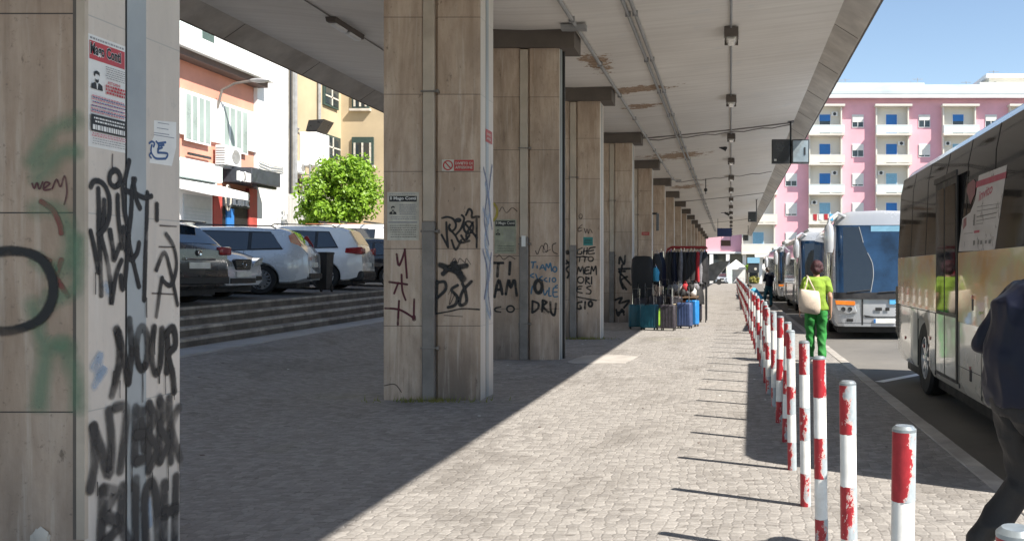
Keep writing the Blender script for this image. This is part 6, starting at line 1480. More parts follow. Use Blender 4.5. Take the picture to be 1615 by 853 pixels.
m1 = MB(); m1.tube([(xa, 27, 1.25), (xb, 27, 1.25)], .02, 8); m1.build('lower_rail', M['chrome'], t)
def garment(label, x, Y, ztop_, h_, w_, mat, rz, seed):
    t = thing('hanging_garment', label, 'garment', (x, Y, 0), rz, 'garments hanging on the red rack')
    m1 = MB(); rows = []; rs = random.Random(seed); ph = rs.uniform(0, 6)
    for i in range(7):
        k = i / 6; z = ztop_ - k * h_; ww = w_ * (.35 + .65 * min(1, k * 3.5)) * (1 + .12 * math.sin(k * 5 + ph)); th = .05 + .06 * min(1, k * 2)
        rows.append([(ww / 2 * math.cos(a) + .02 * noise.noise((a * 2, k * 3, seed)), th * math.sin(a) * (1 + .5 * noise.noise((a * 3, k * 2, seed + 3))) , z + .03 * noise.noise((a, seed, 2)) * k) for a in [2 * math.pi * j / 16 for j in range(16)]])
    V_ = m1.grid(rows, closed=True); m1.bm.faces.new(V_[0]); m1.bm.faces.new(V_[-1]); m1.build('cloth', mat, t, smooth=60)
    m1 = MB(); m1.tube([(-w_ * .17, 0, ztop_ - .01), (0, 0, ztop_ + .06), (w_ * .17, 0, ztop_ - .01)], .008, 5); m1.tube([(0, 0, ztop_ + .06), (0, 0, ztop_ + .12)], .006, 5); m1.build('hanger', M['chrome'], t); return t
rg = random.Random(11); mats_g = ['black', 'black', 'navy', 'black', 'greycloth', 'black', 'navy', 'black', 'black', 'redcloth', 'greycloth', 'black']
nm = {'black': 'black', 'navy': 'dark navy', 'greycloth': 'dark grey', 'redcloth': 'dark red'}
i = 0
for k in range(12):
    x = xa + .02 + (xb - xa - .05) * k / 11
    mt = mats_g[k]; garment('%s garment, %s from the left on the upper rail of the red rack' % (nm[mt], ordinal(k + 1)), x, 27.0 + rg.uniform(-.05, .05), zt - .14, rg.uniform(.8, 1.05), .42, M[mt], R(rg.uniform(50, 110)), k)
for k in range(9):
    x = xa + .0 + (xb - xa - .22) * k / 8; mt = ['black', 'greycloth', 'black', 'black', 'redcloth', 'redcloth', 'black', 'navy', 'black'][k]
    garment('%s garment, %s from the left on the lower rail of the red rack' % (nm[mt], ordinal(k + 1)), x, 26.92 + rg.uniform(-.05, .05), 1.16, rg.uniform(.5, .8), .40, M[mt], R(rg.uniform(-30, 40)), 40 + k)
for k in range(7):
    x = xa + .05 + (xb - xa - .1) * k / 6; mt = ['black', 'navy', 'black', 'greycloth', 'black', 'navy', 'black'][k]
    garment('%s garment, %s from the left on the back rail of the red rack' % (nm[mt], ordinal(k + 1)), x, 28.2, zt - .12, rg.uniform(.9, 1.2), .38, M[mt], R(rg.uniform(60, 120)), 60 + k)
for k, (px, py, Y, mt, lb) in enumerate(((1036, 400, 26.0, 'black', 'black jacket hanging left of the red rack beside the garment cover'), (1043, 398, 26.4, 'navy', 'navy jacket hanging at the left edge of the red rack'), (1034, 422, 25.8, 'bluecloth', 'small pale blue shirt showing beside the garment cover'), (1101, 402, 27.6, 'black', 'black coat hanging at the right end behind the red rack'), (1105, 425, 27.9, 'black', 'long black cloth dangling lowest at the right end of the rack'), (1099, 440, 27.4, 'greycloth', 'grey bag like garment dangling at the right end of the rack'))):
    garment(lb, sx(px, Y), Y, CZ + (VY - py) / F * Y, [.9, 1.0, .4, .9, .95, .5][k], [.34, .34, .22, .22, .11, .16][k], M[mt], R([30, 60, 0, 30, 20, 0][k]), 80 + k)
t = thing('side_rail_stand', 'thin metal stand carrying the loose garments left of the red rack', 'stand'); m1 = MB(); m1.tube([(sx(1030, 26), 25.9, 0), (sx(1030, 26), 25.9, 2.15), (sx(1046, 26.4), 26.4, 2.15), (sx(1046, 26.4), 26.4, 0)], .018, 8); m1.build('frame', M['chrome'], t)
t = thing('end_rail_stand', 'thin metal stand carrying the garments at the right end of the rack', 'stand'); m1 = MB(); m1.tube([(sx(1100, 27.4), 27.4, 0), (sx(1100, 27.4), 27.4, 2.1), (sx(1106, 27.9), 27.9, 2.1), (sx(1106, 27.9), 27.9, 0)], .018, 8); m1.build('frame', M['chrome'], t)
# small goods: white shoes / bags row behind the cases
for k in range(9):
    px = 1064 + k * 4.2; Y = 25.2 + (k % 3) * .5; mt = ['greycloth', 'black', 'whitecloth', 'black', 'redcloth', 'greycloth', 'black', 'whitecloth', 'greycloth'][k]
    m1 = MB(); m1.ball((0, 0, .1), .11, sc=(1, .7, 1.1)); m1.tube([(-.05, 0, .2), (0, 0, .3), (.05, 0, .2)], .008, 5)
    o = m1.build('small_bag', M[mt], smooth=60); o.location = (sx(px, Y), Y, .84 if k % 2 else .98); tag(o, '%s small bag, %s from the left on the luggage table' % ({'black': 'black', 'whitecloth': 'white', 'greycloth': 'grey', 'redcloth': 'red', 'bluecloth': 'blue'}[mt], ordinal(k + 1)), 'bag', 'small bags on the luggage table')
t = thing('luggage_table', 'low folding table behind the suitcases', 'table', (sx(1078, 25.6), 25.7, 0)); m1 = MB(); m1.box(-.42, .42, -.7, .5, .80, .83); m1.build('table_top', M['wood'], t)
for a in (-.38, .38):
    for b in (-.62, .42): m1 = MB(); m1.tube([(a, b, 0), (a, b, .80)], .015, 6); m1.build('leg', M['chrome'], t)

# ================================================================== FAR END OF THE PLATFORM
# grey tarpaulin leaning over a parked cart, white gazebo, small things
f = front(104)
t = thing('covered_cart', 'grey sloping tarpaulin cover behind the stall at the platform end', 'covered cart'); pts = [(1111, 434), (1113, 421), (1122, 416), (1140, 412), (1152, 411), (1143, 424), (1131, 437), (1128, 443), (1113, 443)]
P_ = [f(*p) for p in pts]; m1 = MB(); m1.prism([(p.x, p.z) for p in P_], (0, 2.6, 0), (0, 104, 0)); m1.build('cover', M['tarp'], t, bevel=.08)
for px in (1115, 1134): m1 = MB(); p = f(px, 443); m1.lathe([(.32, -.1), (.32, .1)], 20, 'y', (p.x, 103.8, .32)); m1.build('wheel', M['tyre'], t)
gx, gy = sx(1161, 116), 116
t = thing('gazebo', 'white peaked gazebo with side sheets at the far end of the platform', 'gazebo', (gx, gy, -.1))
m1 = MB(); a = 1.25; zt = 2.2
m1.face([(-a, -a, zt), (a, -a, zt), (0, 0, 3.2)]); m1.face([(a, -a, zt), (a, a, zt), (0, 0, 3.2)]); m1.face([(a, a, zt), (-a, a, zt), (0, 0, 3.2)]); m1.face([(-a, a, zt), (-a, -a, zt), (0, 0, 3.2)])
m1.box(-a, a, -a - .01, -a + .01, zt - .3, zt); m1.build('roof_cloth', M['gazebo'], t, smooth=0, fix=False)
for x in (-a, a):
    for y in (-a, a): m1 = MB(); m1.tube([(x, y, 0), (x, y, zt)], .04, 8); m1.build('leg', M['chrome'], t)
m1 = MB(); m1.box(-a, -a + .75, -a - .03, -a + .0, .1, zt - .3); m1.build('side_sheet', M['turq'], t); m1 = MB(); m1.box(-a + .8, a - .05, a - .03, a, .1, zt - .3); m1.build('back_sheet', M['gazebo'], t)
t = thing('gazebo_table', 'pale table standing inside the white gazebo', 'table', (gx + .3, gy - .6, -.1)); m1 = MB(); m1.box(-.8, .8, -.35, .35, .72, .76); m1.build('table_top', M['bwhite2'], t)
for a_ in (-.7, .7):
    for b_ in (-.3, .3): m1 = MB(); m1.tube([(a_, b_, 0), (a_, b_, .72)], .02, 6); m1.build('leg', M['chrome'], t)
# far parked car, glass shelter, bins
loc = (sx(1136, 110) , 112, -.1)
fc, d = make_car('far_car', 'small dark car parked left of the white gazebo at the platform end', M['silverb'], 4.2, 1.79, 1.47, prof_h, [(0, .95), (1.5, .95), (3.1, .90), (4.2, .72)], 2.58, .78, .32, gl_h, (sx(1143, 114) , 118.5, -.1), R(-95), spokes=6)
d['patch']('windscreen', 2.48, 3.05, .08); car_front(fc, d)
f = front(114)
t = thing('shelter_board', 'dark board with a pale disc under a blue strip right of the gazebo', 'board'); a = f(1180, 430); b = f(1197, 400)
m1 = MB(); m1.box(a.x, b.x, 114, 114.3, a.z, f(0, 415).z); m1.build('dark_board', M['monitor'], t); m1 = MB(); m1.box(a.x - .1, b.x + .1, 113.9, 114.3, f(0, 415).z, f(0, 406).z); m1.build('blue_strip', M['shutterpale'], t)
m1 = MB(); m1.lathe([(.18, 0), (.18, .03)], 18, 'y', (f(1191.5, 0).x, 113.95, f(0, 424).z)); m1.build('pale_disc', M['oldpaper'], t)
for px in (1181, 1196): m1 = MB(); m1.tube([(f(px, 0).x, 114.1, -.1), (f(px, 0).x, 114.1, a.z + .1)], .05, 8); m1.build('leg', M['chrome'], t)
def leafy(name, label, cat, loc, size, n, leaf, trunk_h=0, seed=1, mat=None, group=None, clumps=14, rc=(.28, .46)):
    t = thing(name, label, cat, loc, 0, group); rr = random.Random(seed); sxx, syy, szz = size; top = Vector((0, 0, trunk_h))
    cs = []
    for i in range(clumps):
        a = rr.uniform(0, 2 * math.pi); e = rr.uniform(-.5, 1); q = rr.uniform(.35, .92)
        cs.append((Vector((math.cos(a) * sxx * q * math.cos(e * 1.2), math.sin(a) * syy * q * math.cos(e * 1.2), trunk_h + szz + szz * q * math.sin(e * 1.3))), rr.uniform(*rc)))
    m1 = MB()
    for i in range(n):
        c, r_ = cs[rr.randrange(len(cs))]; d_ = Vector((rr.gauss(0, 1), rr.gauss(0, 1), rr.gauss(0, 1))).normalized() * (rr.random() ** .6)
        p = c + Vector((d_.x * sxx * r_, d_.y * syy * r_, d_.z * szz * r_)); nrm = (d_ + Vector((rr.uniform(-.7, .7), rr.uniform(-.7, .7), rr.uniform(-.2, .9)))).normalized()
        u = nrm.orthogonal().normalized(); v = nrm.cross(u); an = rr.uniform(0, 6.28); u, v = u * math.cos(an) + v * math.sin(an), v * math.cos(an) - u * math.sin(an); s_ = leaf * rr.uniform(.6, 1.2)
        m1.face([p - u * s_, p - v * s_ * .5 + nrm * s_ * .1, p + u * s_, p + v * s_ * .5 + nrm * s_ * .1])
    for i in range(n // 60):       # loose shoots poking out of the outline
        a = rr.uniform(0, 6.28); e = rr.uniform(-.2, 1.2); q = Vector((math.cos(a) * sxx * math.cos(e), math.sin(a) * syy * math.cos(e), szz * math.sin(e))) * rr.uniform(.86, 1.08) + Vector((0, 0, trunk_h + szz))
        for _ in range(7):
            p = q + Vector((rr.gauss(0, .06), rr.gauss(0, .06), rr.gauss(0, .1))); u = Vector((rr.gauss(0, 1), rr.gauss(0, 1), rr.gauss(0, 1))).normalized(); v = u.orthogonal().normalized(); s_ = leaf * rr.uniform(.4, .8); m1.face([p - u * s_, p - v * s_ * .5, p + u * s_, p + v * s_ * .5])
    m1.build('crown', mat or M['leaf'], t, smooth=0, fix=False)
    if trunk_h:
        m1 = MB(); m1.tube([(0, 0, 0), (.03, .02, trunk_h * .6), (0, .05, trunk_h + szz * .6)], .13, 10, r2=.07)
        for c, _ in cs[:9]: m1.tube([(0, .03, trunk_h * .9), (c.x * .4, c.y * .4, (trunk_h + c.z) / 2), c], .05, 6, r2=.015)
        m1.build('trunk', M['bark'], t)
    return t
leafy('flower_bush', 'yellow green bush in front of the far shelter', 'bush', (sx(1190, 113), 113, -.1), (.7, .5, .5), 900, .12, 0, 5, leaf_mat('yellow_leaves', (.20, .22, .05), (.36, .33, .08), (.45, .36, .10)), clumps=8)
leafy('small_tree', 'small bright green tree between the far shelter and the pink block', 'tree', (sx(1178, 115.5), 116, -.1), (.6, .5, .5), 700, .12, 1.5, 6, clumps=7)

# ================================================================== PINK APARTMENT BLOCK
PYB = 119.0; PM = PYB / F
def bx_(px): return (px - VX) * PM
def bz_(py): return CZ + (VY - py) * PM
pb = thing('apartment_block', 'pink six storey block with white balconies and blue shutters behind the buses', 'building')
m1 = MB(); m1.box(bx_(1100), bx_(1760), PYB, PYB + 14, -.2, bz_(155)); m1.build('wall', M['bpink'], pb)
m1 = MB(); m1.prism([(0, bz_(155)), (-1.1, bz_(155) + .35), (-1.0, bz_(152) + .5), (.6, bz_(132)), (8, bz_(131)), (8, bz_(155))], (bx_(1768) - bx_(1096), 0, 0), (bx_(1096), PYB, 0), (0, 1, 0), Z); m1.build('roof', M['roofgrey'], pb, smooth=0)
m1 = MB(); m1.box(bx_(1095), bx_(1769), PYB - 1.15, PYB - .9, bz_(157), bz_(152)); m1.build('roof_edge', M['bwhite'], pb)
m1 = MB(); m1.box(bx_(1315), bx_(1460), PYB + .8, PYB + 3, bz_(134), bz_(129)); m1.build('roof_parapet', M['bwhite'], pb)
m1 = MB(); m1.box(bx_(1548), bx_(1700), PYB + .8, PYB + 3, bz_(136), bz_(128)); m1.build('roof_parapet', M['bwhite'], pb)
ph = thing('roof_house', 'cream penthouse on the right end of the pink block roof', 'rooftop house'); m1 = MB(); m1.box(bx_(1570), bx_(1700), PYB + 3, PYB + 10, bz_(134), bz_(116)); m1.build('wall', M['bwhite2'], ph)
m1 = MB(); m1.box(bx_(1564), bx_(1706), PYB + 2.4, PYB + 10.6, bz_(116), bz_(110)); m1.build('roof', M['bwhite'], ph); m1 = MB(); m1.box(bx_(1578), bx_(1581.5), PYB + 2.97, PYB + 3.1, bz_(131), bz_(122)); m1.build('window', M['winglass'], ph)
levels = [216 + 46.3 * i for i in range(5)]           # balcony slab undersides
bays = [1170 + 105 * i for i in range(-0, 6)]
for bi, px0 in enumerate(bays):
    px1 = px0 + 52; x0, x1 = bx_(px0), bx_(px1); top = bz_(170); bot = bz_(levels[-1] + 2) if bi else bz_(levels[-1] + 2)
    yf = PYB - .75
    bay = MB()
    # side walls and slabs of the projecting bay (hollow loggias)
    bay.box(x0, x0 + .18, yf, PYB + .02, bot, top); bay.box(x1 - .18, x1, yf, PYB + .02, bot, top); bay.box(x0 - .15, x1 + .35, yf - .5, PYB + .02, top, top + .28)
    bay.build('bay_frame', M['bcream'], pb, smooth=0)
    for li, py in enumerate(levels):
        zb = bz_(py); zt_ = bz_(py - 15.5); htop_ = bz_(py - 46.3) if li else top
        m1 = MB(); m1.box(x0 + .18, x1 - .18, PYB - .06, PYB - .01, zb + .2, htop_); m1.build('loggia_wall', M['bcream'], pb, smooth=0)
        m1 = MB(); m1.box(x0 - .05, x1 + .25, yf - .75, PYB - .02, zb, zb + .22); sl = m1.build('balcony_slab', M['bcream'], pb, smooth=0)
        m1 = MB(); m1.box(x0 - .05, x1 + .25, yf - .75, yf - .70, zb + .30, zt_); m1.box(x0 - .05, x0, yf - .70, yf, zb + .30, zt_); m1.box(x1 + .2, x1 + .25, yf - .70, yf, zb + .30, zt_); m1.build('balcony_panel', M['turq'] if li in (0, 2) else M['bwhite2'], sl, smooth=0)
        m1 = MB(); m1.box(x0 - .06, x1 + .26, yf - .77, yf - .69, zt_, zt_ + .06); m1.build('balcony_rail', M['bwhite'], sl, smooth=0)
        wx0, wx1 = bx_(px0 + 17.5), bx_(px0 + 34); wz1 = bz_(py - 34.5); 
        m1 = MB(); m1.box(wx0 - .08, wx1 + .08, PYB - .10, PYB - .055, zb + .24, wz1 + .08); fr = m1.build('balcony_door', M['bwhite'], pb, smooth=0)
        m1 = MB(); m1.box(wx0, wx1, PYB - .115, PYB - .10, zb + .26, wz1); m1.build('glass', M['winglass'], fr, smooth=0)
        rn = random.Random(bi * 10 + li); sh_ = rn.choice([.12, .25, .5, .55, .75]) if not (bi == 2 and li == 0) else .05
        m1 = MB(); m1.box(wx0 - .02, wx1 + .02, PYB - .14, PYB - .116, wz1 - (wz1 - zb - .3) * (1 - sh_ * .9), wz1 + .02); m1.build('blue_shutter', M['shutterblue'] if (bi + li) % 4 else M['shutterpale'], fr, smooth=0)
        if rn.random() < .5:
            ac = thing('air_conditioner', 'air conditioner on the %s balcony from the top, %s bay from the left' % (ordinal(li + 1), ordinal(bi + 1)), 'air conditioner', (x1 - .95 if (bi + li) % 2 else x0 + .75, PYB - .06, zb + 3.0), 0, 'air conditioners on the pink block')
            m1 = MB(); m1.box(-.42, .42, -.32, 0, -.28, .28); m1.build('case', M['bwhite'], ac, bevel=.03); m1 = MB(); m1.lathe([(.22, -.335), (.2, -.32)], 18, 'y'); m1.build('fan', M['monitor'], ac)
    
    for li in (1, 3):
        if (bi + li) % 3 == 1:
            zl = bz_(levels[li] - 15.5) + .05; rl = random.Random(bi * 7 + li)
            for q in range(4):
                m1 = MB(); xx_ = x0 + .5 + q * .72; m1.prism([(0, 0), (.5, 0), (.48, -.7 - .3 * rl.random()), (.03, -.75)], (0, .03, 0), (0, 0, 0)); o = m1.build('washing', [M['whitecloth'], M['bluecloth'], M['greycloth'], M['redcloth']][rl.randrange(4)], smooth=0)
                o.location = (xx_, yf - .80, zl); tag(o, 'washing on the %s balcony from the top, %s bay, %s piece from the left' % (ordinal(li + 1), ordinal(bi + 1), ordinal(q + 1)), 'washing', 'washing on the pink block balconies')
    # windows in the pink wall right of this bay
    for li, py in enumerate(levels):
        wx0, wx1 = bx_(px0 + 69.5), bx_(px0 + 86); wz1, wz0 = bz_(py - 34.0), bz_(py - 15.5)
        m1 = MB(); m1.box(wx0 - .08, wx1 + .08, PYB - .07, PYB + .01, wz0 - .10, wz1 + .06); wf = m1.build('window', M['bwhite'], pb, smooth=0)
        m1 = MB(); m1.box(wx0, wx1, PYB - .085, PYB - .07, wz0, wz1); m1.build('pane', M['winglass'], wf, smooth=0)
        m1 = MB(); m1.box((wx0 + wx1) / 2 - .04, (wx0 + wx1) / 2 + .04, PYB - .10, PYB - .085, wz0, wz1); m1.build('mullion', M['bwhite'], wf, smooth=0)
        rn = random.Random(bi * 20 + li + 7); k_ = rn.choice([.5, .95, .45, .6, .9]); m1 = MB(); m1.box(wx0, wx1, PYB - .115, PYB - .10, wz1 - (wz1 - wz0) * k_, wz1); m1.build('shutter', M['shutterwhite'], wf, smooth=0)
# ground floor of the block: dark shop band and white columns
m1 = MB(); m1.box(bx_(1100), bx_(1760), PYB - .05, PYB - .01, -.15, bz_(398)); m1.build('shop_glazing', M['winglass'], pb, smooth=0)
m1 = MB()
for px in range(1122, 1620, 26): m1.box(bx_(px) - .25, bx_(px) + .25, PYB - .35, PYB - .06, -.15, bz_(398))
m1.box(bx_(1100), bx_(1760), PYB - .4, PYB - .06, bz_(400), bz_(397)); m1.build('ground_floor_pillars', M['bwhite'], pb, smooth=0)
m1 = MB(); m1.prism([(0, bz_(398)), (-1.6, bz_(404)), (-1.6, bz_(406)), (0, bz_(401))], (bx_(1225) - bx_(1190), 0, 0), (bx_(1190), PYB - .4, 0), (0, 1, 0), Z); m1.build('awning', M['bwhite'], pb, smooth=0)
def antenna(px, py0, py1, label):
    t = thing('antenna', label, 'antenna', (bx_(px), PYB + 2, 0), 0, 'aerials on the pink block roof'); m1 = MB(); m1.tube([(0, 0, bz_(py0)), (0, 0, bz_(py1))], .035, 6); m1.build('mast', M['conduit'], t)
    m1 = MB(); z = bz_(py1) - .2; m1.tube([(-.7, 0, z), (.7, 0, z)], .02, 5)
    for i in range(6): m1.tube([(-.6 + .24 * i, -.3, z), (-.6 + .24 * i, .3, z)], .015, 5)
    m1.tube([(-.5, 0, z - .5), (.5, 0, z - .5)], .02, 5); m1.build('aerial', M['conduit'], t)
for px, a, b, lb in ((1325, 131, 121, 'leftmost television aerial on the pink block roof'), (1336, 131, 119, 'second television aerial from the left on the pink block roof'), (1441, 131, 124, 'television aerial in the middle of the pink block roof'), (1530, 129, 123, 'television aerial left of the penthouse'), (1574, 112, 106, 'television aerial on the penthouse roof'), (1452, 131, 118, 'tallest television aerial near the middle of the roof')): antenna(px, a, b, lb)

# ================================================================== LEFT SIDE: SHOPS, TOWER, OCHRE HOUSE
LX = -20.0; G = 1.15
SL = side(LX)
def ly(px, X=LX): return X * F / (px - VX)
def lz(px, py, X=LX): return CZ + (VY - py) / F * ly(px, X)
rb_ = thing('shop_building', 'salmon and white two storey shop building in full sun beyond the car park', 'building')
ya, yb = 22.0, ly(400)
zt_ = lz(285, 75); zc0, zc1 = lz(285, 84), lz(285, 60)
m1 = MB(); m1.box(LX - 10, LX, ya, yb, G - 1, zc0 + .2); m1.build('wall', M['bred'], rb_)
m1 = MB(); m1.box(LX - 10, LX + .75, ya - .4, yb + .25, zc0, zc1); m1.build('cornice', M['bwhite'], rb_, bevel=.02)
m1 = MB(); m1.box(LX - .02, LX + .55, ya, yb + .1, zc0 - .24, zc0 + .0); m1.build('cornice_underside', M['brown_trim'], rb_)
zw1, zw0 = lz(305, 150), lz(305, 226)
m1 = MB(); m1.box(LX, LX + .12, ya, yb, lz(385, 237) , zw1 + .06); wb_ = m1.build('white_band', M['bwhite'], rb_, smooth=0)
for (p0, p1) in ((285, 326), (346, 385), (240, 272)):
    a, b = ly(p0), ly(p1); m1 = MB(); m1.box(LX + .12, LX + .16, a, b, zw0, zw1); wf = m1.build('window', M['bwhite'], rb_, smooth=0); n = 4
    for i in range(n):
        q0, q1 = a + (b - a) * i / n + .06, a + (b - a) * (i + 1) / n - .06; m1 = MB(); m1.box(LX + .16, LX + .175, q0, q1, zw0 + .08, zw1 - .08); m1.build('pane', M['frost'], wf, smooth=0)
zr0, zr1 = lz(375, 272), lz(375, 243)
# white upper storey set back, with a glass balustrade
m1 = MB(); m1.box(LX - 10, LX - 1.6, ya, yb, zc1, zc1 + 4.5); up = m1.build('upper_storey', M['bwhite'], rb_, smooth=0)
m1 = MB(); m1.box(LX - 1.6, LX - 1.56, ly(395) - 1.1, ly(395) + .1, zc1 + .2, zc1 + 2.3); m1.build('upper_window', M['greenframe'], up, smooth=0)
m1 = MB(); m1.box(LX - .02, LX + .02, ya, ly(318), zc1, zc1 + 1.3); m1.build('glass_balustrade', M['turq'], rb_, smooth=0)
# ground floor
zb0 = lz(300, 290)
m1 = MB(); m1.box(LX, LX + .10, ya, ly(338), G - .5, lz(300, 252)); m1.build('ground_floor_front', M['bwhite'], rb_, smooth=0)
m1 = MB(); m1.box(LX + .10, LX + .5, ly(270), ly(331), lz(300, 284), lz(300, 258)); m1.build('sign_box', M['turq'], rb_, bevel=.03)
m1 = MB(); m1.prism([(0, 0), (1.3, -.35), (1.3, -.62), (0, -.35)], (0, ly(334) - ly(270), 0), (LX + .1, ly(270), lz(300, 285)), (1, 0, 0), Z); m1.build('awning', M['bwhite'], rb_)
m1 = MB(); a, b = ly(284), ly(328); m1.box(LX + .10, LX + .14, a, b, G - .5, lz(300, 308)); rs_ = m1.build('roller_shutter', M['shuttergrey'], rb_, smooth=0)
m1 = MB()
for i in range(22): m1.box(LX + .14, LX + .155, a + .02, b - .02, G + i * .13, G + .02 + i * .13)
m1.build('shutter_slat', M['roofgrey'], rs_, smooth=0)
m1 = MB(); m1.box(LX + .10, LX + .16, ly(291), ly(327), lz(300, 246), lz(300, 242)); m1.build('slot_window', M['monitor'], rb_, smooth=0)
# red portal with charcoal sign box
m1 = MB(); m1.box(LX + .02, LX + .16, ly(331), ly(344), G - .5, lz(340, 300)); m1.box(LX + .02, LX + .16, ly(387), ly(399.5), G - .5, lz(392, 298)); m1.build('red_pier', M['bredtile'], rb_, smooth=0)
m1 = MB(); m1.box(LX + .02, LX + .10, ly(344), ly(387), G - .5, lz(365, 300)); m1.build('shop_doorway', M['dark'], rb_, smooth=0)
m1 = MB(); m1.box(LX + .10, LX + .16, ly(352), ly(363), G - .5, lz(358, 329)); m1.build('blue_door_leaf', M['shutterblue'], rb_, smooth=0)
m1 = MB(); zA, zB = lz(370, 291), lz(370, 268); m1.box(LX + .02, LX + 1.2, ly(335) + .6, ly(397), zA, zB); sg = m1.build('sign_box', M['shopblack'], rb_, bevel=.02)
m1 = MB(); m1.box(LX + .12, LX + .2, ly(346), ly(386), lz(365, 327), lz(365, 300)); ig = m1.build('inner_sign', M['shopblack'], rb_, smooth=0)
def squig(name, X, y0, y1, z0, z1, n, mat, parent, w_=.05, seed=0):
    """illegible white shop lettering: a row of letter-like loops"""
    rs = random.Random(seed); mb = MB(); W_ = (y1 - y0) / n
    for i in range(n):
        c = y0 + W_ * (i + .5); h_ = (z1 - z0); zz = (z0 + z1) / 2; k = rs.choice('OINUCE')
        if k == 'O': mb.tube([(X, c + W_ * .36 * math.cos(a), zz + h_ * .42 * math.sin(a)) for a in [q * math.pi / 5 for q in range(11)]], w_ / 2, 4)
        elif k == 'I': mb.tube([(X, c, z0), (X, c, z1)], w_ / 2, 4)
        elif k == 'N': mb.tube([(X, c - W_ * .3, z0), (X, c - W_ * .3, z1), (X, c + W_ * .3, z0), (X, c + W_ * .3, z1)], w_ / 2, 4)
        elif k == 'U': mb.tube([(X, c - W_ * .3, z1), (X, c - W_ * .25, z0), (X, c + W_ * .25, z0), (X, c + W_ * .3, z1)], w_ / 2, 4)
        elif k == 'C': mb.tube([(X, c + W_ * .3, z1), (X, c - W_ * .3, zz + .1), (X, c - W_ * .3, zz - .1), (X, c + W_ * .3, z0)], w_ / 2, 4)
        else: mb.tube([(X, c + W_ * .3, z1), (X, c - W_ * .3, z1), (X, c - W_ * .3, z0), (X, c + W_ * .3, z0)], w_ / 2, 4)
    return mb.build(name, mat, parent)
XS = LX + 1.22
squig('lettering', XS, ly(373, XS), ly(395, XS), lz(385, 286, XS) , lz(385, 272, XS), 6, M['white'], sg, .08, 4)
squig('lettering', LX + .22, ly(357), ly(385), lz(370, 312), lz(370, 303), 6, M['oldpaper'], ig, .07, 6); squig('lettering', LX + .22, ly(358), ly(385), lz(370, 324), lz(370, 315), 7, M['white'], ig, .08, 9)
m1 = MB(); m1.tube([(LX + .22, ly(351) + .18 * math.cos(a), lz(351, 312) + .5 * math.sin(a)) for a in [q * math.pi / 8 for q in range(17)]], .04, 5); m1.build('round_emblem', M['oldpaper'], ig)
hs = thing('projecting_sign', 'charcoal projecting sign with white lettering on the white tower', 'sign', (0, 0, 0)); X2 = LX + .9
m1 = MB(); m1.box(X2 - .1, X2 + .1, ly(401, X2), ly(433, X2), lz(417, 297, X2), lz(417, 277, X2)); m1.build('panel', M['shopblack'], hs, bevel=.02); squig('lettering', X2 + .12, ly(410, X2), ly(429, X2), lz(419, 292, X2), lz(419, 281, X2), 5, M['oldpaper'], hs, .09, 3)
m1 = MB(); m1.tube([(LX - .3, ly(410, X2), lz(417, 275, X2)), (X2, ly(410, X2), lz(417, 278, X2))], .03, 6); m1.tube([(LX - .3, ly(428, X2), lz(417, 275, X2)), (X2, ly(428, X2), lz(417, 278, X2))], .03, 6); m1.build('bracket', M['monitor'], hs)
# air conditioner and street lamp
def aircon(label, X, y, z, s=1):
    ac = thing('air_conditioner', label, 'air conditioner', (X, y, z), 0, 'air conditioners on the left buildings'); m1 = MB(); m1.box(0, .36 * s, -.48 * s, .48 * s, -.33 * s, .33 * s); m1.build('case', M['bwhite'], ac, bevel=.03)
    m1 = MB(); m1.lathe([(.25 * s, .36 * s), (.24 * s, .375 * s), (.06, .37 * s)], 20, 'x', (0, .14 * s, 0)); m1.build('fan_grille', M['conduit'], ac); m1 = MB(); m1.box(.02, .3, -.5, .5, -.42 * s, -.34 * s); m1.build('bracket', M['conduit'], ac)
    m1 = MB()
    for i in range(7): m1.box(.04 * s, .34 * s, -.487 * s, -.481 * s, (-.27 + .08 * i) * s, (-.25 + .08 * i) * s)
    m1.build('side_louvres', M['monitor'], ac, smooth=0)
aircon('large white air conditioner above the charcoal shop sign', LX + .12, ly(347), lz(347, 247), 1.15)
t = thing('wall_lamp', 'curved street lamp arm fixed to the salmon wall between the windows', 'street lamp', (LX, ly(338), 0)); z = lz(338, 150); m1 = MB(); m1.tube([(.12, 0, z - .5), (.3, 0, z + .2), (.8, 0, z + .45), (1.5, 0, z + .55)], .05, 8); m1.build('arm', M['conduitb'], t)
m1 = MB(); m1.ball((1.75, 0, z + .56), .3, sc=(1.3, .6, .3)); m1.build('lamp_head', M['conduit'], t)
# white tower
X3 = -19.85; y0, y1 = yb + .02, ly(445, X3)
wt = thing('white_tower', 'tall plain white stuccoed building right of the salmon shops', 'building'); m1 = MB(); m1.box(X3 - 6, X3, y0, y1, G - .8, 15); m1.build('wall', M['bwhite'], wt)
m1 = MB(); zz = lz(420, 285, X3)
for i in range(3): m1.tube([(X3 + .05, y0 + .1, zz + .5 + .12 * i), (X3 + .06, (y0 + y1) / 2, zz + .42 + .12 * i), (X3 + .05, y1, zz + .5 + .1 * i)], .02, 5)
m1.build('wall_cable', M['conduit'], wt)
m1 = MB(); m1.box(X3 - .4, X3 + .12, y1, y1 + .25, G, 12); m1.build('corner_pier', M['bwhite'], wt)
for q, (px, w_) in enumerate(((452, .22), (458, .10), (464, .30))):
    m1 = MB(); X4 = -20.6; m1.tube([(X4, ly(px, X4), G + 2.5), (X4, ly(px, X4), 14)], w_ / 2, 8); tag(m1.build('drain_pipe', M['conduit' if q != 1 else 'monitor']), ['wide grey drain pipe next to the white tower corner', 'thin dark pipe between two grey ones beside the white tower', 'grey duct between the white tower and the ochre house'][q], 'pipe', 'pipes beside the white tower')
